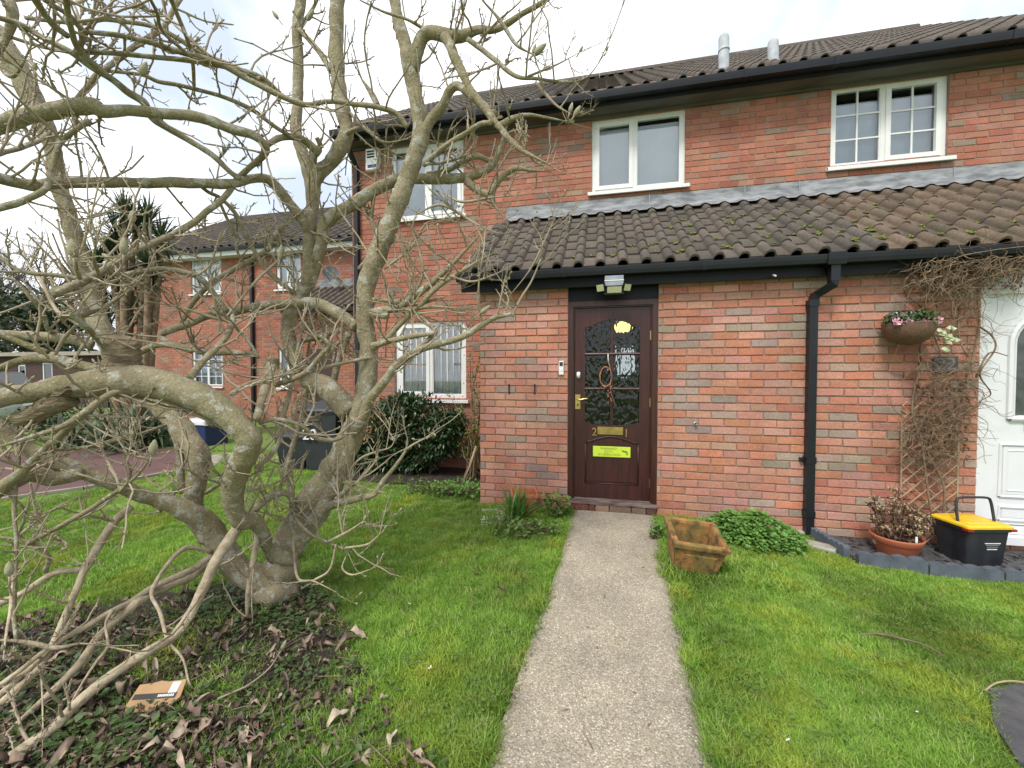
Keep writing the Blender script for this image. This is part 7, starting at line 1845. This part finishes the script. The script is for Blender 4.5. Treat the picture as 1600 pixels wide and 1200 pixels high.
# ================================================================== LEAF LITTER, IVY, GRASS
def dead_leaf_mesh(i):
    mb = MB(); L, w = rnd(.05, .11), rnd(.015, .026); n = 6; vs = []; ph = rnd(0, 6); roll = rnd(.3, 2.2)
    for k in range(n + 1):
        t = k / n; ww = w * math.sin(math.pi * min(1, t * .93 + .05)) ** .8; z = .022 * math.sin(t * 3.0 + ph) + .010 * math.sin(t * 7 + ph)
        c = roll * rnd(.5, 1.3); ww *= rnd(.75, 1.1) / (1 + .3 * roll)
        vs += [(t * L, -ww * .8, z + ww * c), (t * L, 0, z), (t * L, ww * .85, z + ww * roll * rnd(.1, 1.2))]
    mb.add(vs, [(3 * k + j, 3 * k + j + 1, 3 * k + j + 4, 3 * k + j + 3) for k in range(n) for j in (0, 1)]); return mb
LEAFS = [dead_leaf_mesh(i) for i in range(12)]
LEAF_ME = [mk_mesh(m, 'leaf_litter', True, name='fallen_leaf') for m in LEAFS]
def bed_pt():
    while True:
        u, v = rnd(-30, 740), rnd(925, 1215); p = atz(u, v, .03)
        if inpoly(p[0], p[1], BEDW) and random.random() > .65 * sstep(-1.6, -.8, p[0]): return p
for k in range(215):
    p = bed_pt(); o = bpy.data.objects.new('fallen_leaf', random.choice(LEAF_ME)); COL.objects.link(o)
    s = rnd(.75, 1.5); o.location = (p[0], p[1], .014 + rnd(0, .012)); o.scale = (s, s * rnd(.7, 1.1), s); o.rotation_euler = (rnd(-.5, .5), rnd(-.4, .4), rnd(0, 6.28))
    o['label'] = 'curled dead brown leaf lying in the litter under the magnolia'; o['category'] = 'leaf'; o['group'] = 'fallen leaves under the magnolia'
LC = [(.085, .05, .035), (.15, .095, .066), (.22, .15, .105), (.11, .07, .05), (.30, .23, .17), (.06, .04, .03)]
mb = MB()
for k in range(1500):
    p = bed_pt(); m = LEAFS[k % 12]; s = rnd(.25, .7); T = Matrix.Translation((p[0], p[1], .014 + rnd(0, .01))) @ Matrix.Rotation(rnd(0, 6.28), 4, 'Z') @ Matrix.Rotation(rnd(-.3, .3), 4, 'X') @ Matrix.Scale(s, 4)
    mb.add([tuple(T @ Vector(v)) for v in m.v], m.f, random.choice(LC))
single('leaf_litter', mb, 'leaf_litter_mass', 'dead leaf litter spread over the bare soil under the magnolia', 'leaf litter', kind='stuff', smooth=True)
lawn_leaf = [(620, 900, 'dead leaf on the lawn right of the magnolia base'), (788, 925, 'dark dead leaf lying near the left edge of the path'), (690, 842, 'small dead leaf on the middle of the left lawn'), (735, 893, 'dark curled leaf on the left lawn near the path'), (150, 820, 'dead leaf on the grass behind the low magnolia limb')]
for (u, v, lab) in lawn_leaf:
    p = atz(u, v, .03); o = bpy.data.objects.new('fallen_leaf', LEAF_ME[u % 6]); COL.objects.link(o); o.location = (p[0], p[1], .03); o.scale = (.7, .7, .7); o.rotation_euler = (0, 0, u); o['label'] = lab; o['category'] = 'leaf'
# dead sticks in the litter
mb = MB()
for k in range(160):
    p = bed_pt(); a = rnd(0, 6.28); L = rnd(.04, .2); q = np.array(p) + [math.cos(a) * L, math.sin(a) * L, rnd(-.005, .03)]; mb.tube([p, (np.array(p) + q) / 2 + [0, 0, rnd(0, .012)], q], [.0025, .002, .0015], 4)
single('dead_sticks', mb, 'twig_dead', 'thin dead sticks scattered through the leaf litter', 'sticks', kind='stuff')
# ivy and weeds growing through the litter
mb = MB()
def gcl(p, n, R_, L, zt):
    for _ in range(n):
        a = rnd(0, 6.28); r = R_ * random.random() ** .5; q = np.array([p[0] + r * math.cos(a), p[1] + r * math.sin(a), rnd(.015, zt)])
        mb.leaf(q, np.array([math.cos(a), math.sin(a), rnd(-.1, .3)]) + RNG.normal(size=3) * .3, RNG.normal(size=3) * .2 + [0, 0, 1], L * rnd(.7, 1.3), L * .42, fold=.12, curl=.2)
for k in range(190):
    p = bed_pt(); gcl(p, random.randint(5, 14), rnd(.03, .09), rnd(.016, .030), .045)
for k in range(60):
    p = atz(rnd(300, 520), rnd(905, 990)); gcl(p, 12, .07, .03, .06)
for k in range(26):
    p = atz(rnd(0, 240), rnd(1040, 1200)); gcl(p, 8, .07, .036, .06)
single('ground_ivy', mb, 'leaf_ivy', 'ivy and small weeds growing through the leaf litter', 'ivy', kind='stuff')
SLABW = [atz(u, v, -.09)[:2] for u, v in ((1545, 1098), (1640, 1070), (1720, 1250), (1590, 1230), (1552, 1165))]
# clover and daisies leaves dotted through the lawn
mb = MB()
for k in range(150):
    u, v = (rnd(480, 860), rnd(830, 1195)) if random.random() < .55 else (rnd(1060, 1600), rnd(900, 1195)); p = atz(u, v, gz(1.5) * .5); p[2] = gz(p[0])
    if path_edge(p[1], -1) - .02 < p[0] < path_edge(p[1], 1) + .02 or inpoly(p[0], p[1], SLABW): continue
    for _ in range(random.randint(4, 11)):
        a = rnd(0, 6.28); r = rnd(0, .04); mb.leaf((p[0] + r * math.cos(a), p[1] + r * math.sin(a), p[2] + rnd(.025, .045)), np.array([math.cos(a), math.sin(a), .2]), [0, 0, 1], rnd(.010, .022), .006, fold=.1)
single('lawn_weeds', mb, 'leaf_weed', 'small broad-leaved weeds dotted through the lawn', 'weeds', kind='stuff')
mb = MB()
for (u, v) in ((1232, 1183), (1430, 1130), (640, 960), (672, 1065), (860, 838), (848, 845)):
    p = atz(u, v, gz(1.5) * .5); p[2] = gz(p[0]) + .045; 
    for _ in range(3): mb.leaf(p, RNG.normal(size=3) * [1, 1, .2], [0, 0, 1], .011, .004)
single('white_petals', mb, 'petal_white', 'white petals scattered on the lawn', 'petals', kind='stuff')

# bits of dead leaf, twig and soil on the path
mb = MB()
for k in range(150):
    y = rnd(1.2, 4.05); a, b = path_edge(y, -1), path_edge(y, 1); t = random.random(); t = t if k < 50 else (random.choice([.03, .97]) + rnd(-.03, .03)); x = a + (b - a) * t; L = rnd(.004, .016) if k % 9 else .035; an = rnd(0, 6.28); z = .0245
    c, s_ = math.cos(an) * L, math.sin(an) * L; w = rnd(.0015, .004)
    mb.add([(x - c, y - s_, z), (x + s_ / L * w, y - c / L * w, z + .003), (x + c, y + s_, z + .001), (x - s_ / L * w, y + c / L * w, z)], [(0, 1, 2), (0, 2, 3)])
single('path_debris', mb, 'twig_dead', 'small bits of dead leaf and twig scattered on the path', 'debris', kind='stuff')
def grass_tuft(n, H, spread, lean, wid):
    mb = MB()
    for _ in range(n):
        a = rnd(0, 6.28); r = spread * random.random() ** .5; h = H * rnd(.5, 1.15); la = rnd(0, 6.28); l = lean * rnd(.2, 1.2) * h
        x, y = r * math.cos(a), r * math.sin(a); dx_, dy_ = math.cos(la) * l, math.sin(la) * l; wx_, wy_ = -math.sin(la) * wid, math.cos(la) * wid
        if random.random() < .5: wx_, wy_ = math.cos(la + .8) * wid, math.sin(la + .8) * wid
        vs = [(x - wx_, y - wy_, -.004), (x + wx_, y + wy_, -.004), (x + dx_ * .4 - wx_ * .85, y + dy_ * .4 - wy_ * .85, h * .55), (x + dx_ * .4 + wx_ * .85, y + dy_ * .4 + wy_ * .85, h * .55), (x + dx_, y + dy_, h * .92)]
        mb.add(vs, [(0, 1, 3, 2), (2, 3, 4)])
    return mb
def tuft_objs():
    out = []
    for i, (n, H, sp, le, wd) in enumerate(((30, .022, .036, 1.0, .0013), (28, .028, .038, 1.1, .0014), (24, .036, .036, 1.2, .0015), (34, .018, .036, .9, .0013))):
        out.append(mk_mesh(grass_tuft(n, H, sp, le, wd), 'grass_blade', name='grass_tuft'))
    return out
def scatter(name, label, tufts, P, S):
    # points carry scale, turn and which tuft; geometry nodes put the tufts there
    me = bpy.data.meshes.new(name); me.from_pydata([tuple(p) for p in P], [], [])
    at = me.attributes.new('scl', 'FLOAT', 'POINT'); at.data.foreach_set('value', np.asarray(S, np.float32))
    rt = me.attributes.new('rot', 'FLOAT_VECTOR', 'POINT'); R_ = np.zeros((len(P), 3), np.float32); R_[:, 2] = RNG.uniform(0, 6.28, len(P)); R_[:, 0] = RNG.normal(0, .12, len(P)); R_[:, 1] = RNG.normal(0, .12, len(P)); rt.data.foreach_set('vector', R_.ravel())
    o = link(name, me); o['kind'] = 'stuff'; o['label'] = label; o['category'] = 'grass'
    ng = bpy.data.node_groups.new(name + '_nodes', 'GeometryNodeTree')
    ng.interface.new_socket('Geometry', in_out='INPUT', socket_type='NodeSocketGeometry'); ng.interface.new_socket('Geometry', in_out='OUTPUT', socket_type='NodeSocketGeometry')
    N, Lk = ng.nodes, ng.links
    gi, go = N.new('NodeGroupInput'), N.new('NodeGroupOutput'); m2p = N.new('GeometryNodeMeshToPoints'); Lk.new(gi.outputs[0], m2p.inputs[0])
    ip = N.new('GeometryNodeInstanceOnPoints'); Lk.new(m2p.outputs[0], ip.inputs['Points'])
    j = N.new('GeometryNodeGeometryToInstance')
    for m in reversed(tufts):
        h = bpy.data.objects.new('grass_tuft_source', m)
        # the source object is not linked to the scene; only its mesh is read
        oi = N.new('GeometryNodeObjectInfo'); oi.inputs['Object'].default_value = h; Lk.new(oi.outputs['Geometry'], j.inputs[0])
    Lk.new(j.outputs[0], ip.inputs['Instance']); ip.inputs['Pick Instance'].default_value = True
    def attr(nm, ty):
        a = N.new('GeometryNodeInputNamedAttribute'); a.data_type = ty; a.inputs['Name'].default_value = nm; return a.outputs[0]
    Lk.new(attr('scl', 'FLOAT'), ip.inputs['Scale']); 
    e2r = N.new('FunctionNodeEulerToRotation'); Lk.new(attr('rot', 'FLOAT_VECTOR'), e2r.inputs[0]); Lk.new(e2r.outputs[0], ip.inputs['Rotation'])
    Lk.new(ip.outputs[0], go.inputs[0])
    md = o.modifiers.new('scatter', 'NODES'); md.node_group = ng; return o
DRVW = [p[:2] for p in DRV]
def is_lawn(x, y):
    if path_edge(y, -1) - .012 < x < path_edge(y, 1) + .012 and y < 4.15: return 0
    if y > YP - .03 and XPL - .05 < x: return 0
    if y > 4.75 and x > -3.7 and x < XPL: return .25 if y < 5.0 else 0
    if y > YH: 
        if x > -3.74: return 0
    if x > 1.97 and y > 3.60: return 0
    if x > 3.0 and y < 1.6 and x < 4.2: pass
    if inpoly(x, y, DRVW): return 0
    if inpoly(x, y, SLABW): return 0
    if inpoly(x, y, BEDW): return .12 + .6 * sstep(-1.75, -.85, x) + .6 * max(0, mnoise.noise(Vector((x * 2.2, y * 2.2, 9))))
    return 1
P, S = [], []
for band, (u0, u1, v0, v1, n) in enumerate(((-20, 1620, 985, 1215, 25000), (-20, 1620, 880, 990, 22000), (-20, 1620, 800, 885, 14000), (-20, 1000, 735, 803, 5000))):
    for _ in range(n):
        p = atz(rnd(u0, u1), rnd(v0, v1), 0.0 if random.random() < .5 else -.06); x, y = p[0], p[1]
        k = is_lawn(x, y)
        if random.random() > k: continue
        s = 1.0 + .45 * mnoise.noise(Vector((x * 1.7, y * 1.7, 0))) + .25 * mnoise.noise(Vector((x * 6, y * 6, 4)))
        near_edge = min(abs(x - path_edge(y, -1)), abs(x - path_edge(y, 1)))
        if near_edge < .08: s *= 1.35
        if .3 < x < 1.2 and 2.85 < y < 3.2: s *= 1.5
        P.append((x, y, gz(x) - .002)); S.append(max(.5, s * rnd(.75, 1.25) * (1 + .05 * band)))
# longer grass round the planter and along walls
scatter('lawn_grass', 'short green lawn grass with yellow mossy patches', tuft_objs(), P, S)
# beyond: far lawn tufts behind the bins
P, S = [], []
for _ in range(6500):
    p = atz(rnd(250, 560), rnd(704, 745)); 
    if is_lawn(p[0], p[1]) > random.random(): P.append((p[0], p[1], 0)); S.append(rnd(.9, 1.7))
scatter('rough_grass', 'rough grass in front of the wheelie bins', tuft_objs(), P, S)
print('tufts', len(P), 'buds', len(BUDS), 'twig faces', len(TW_.f))
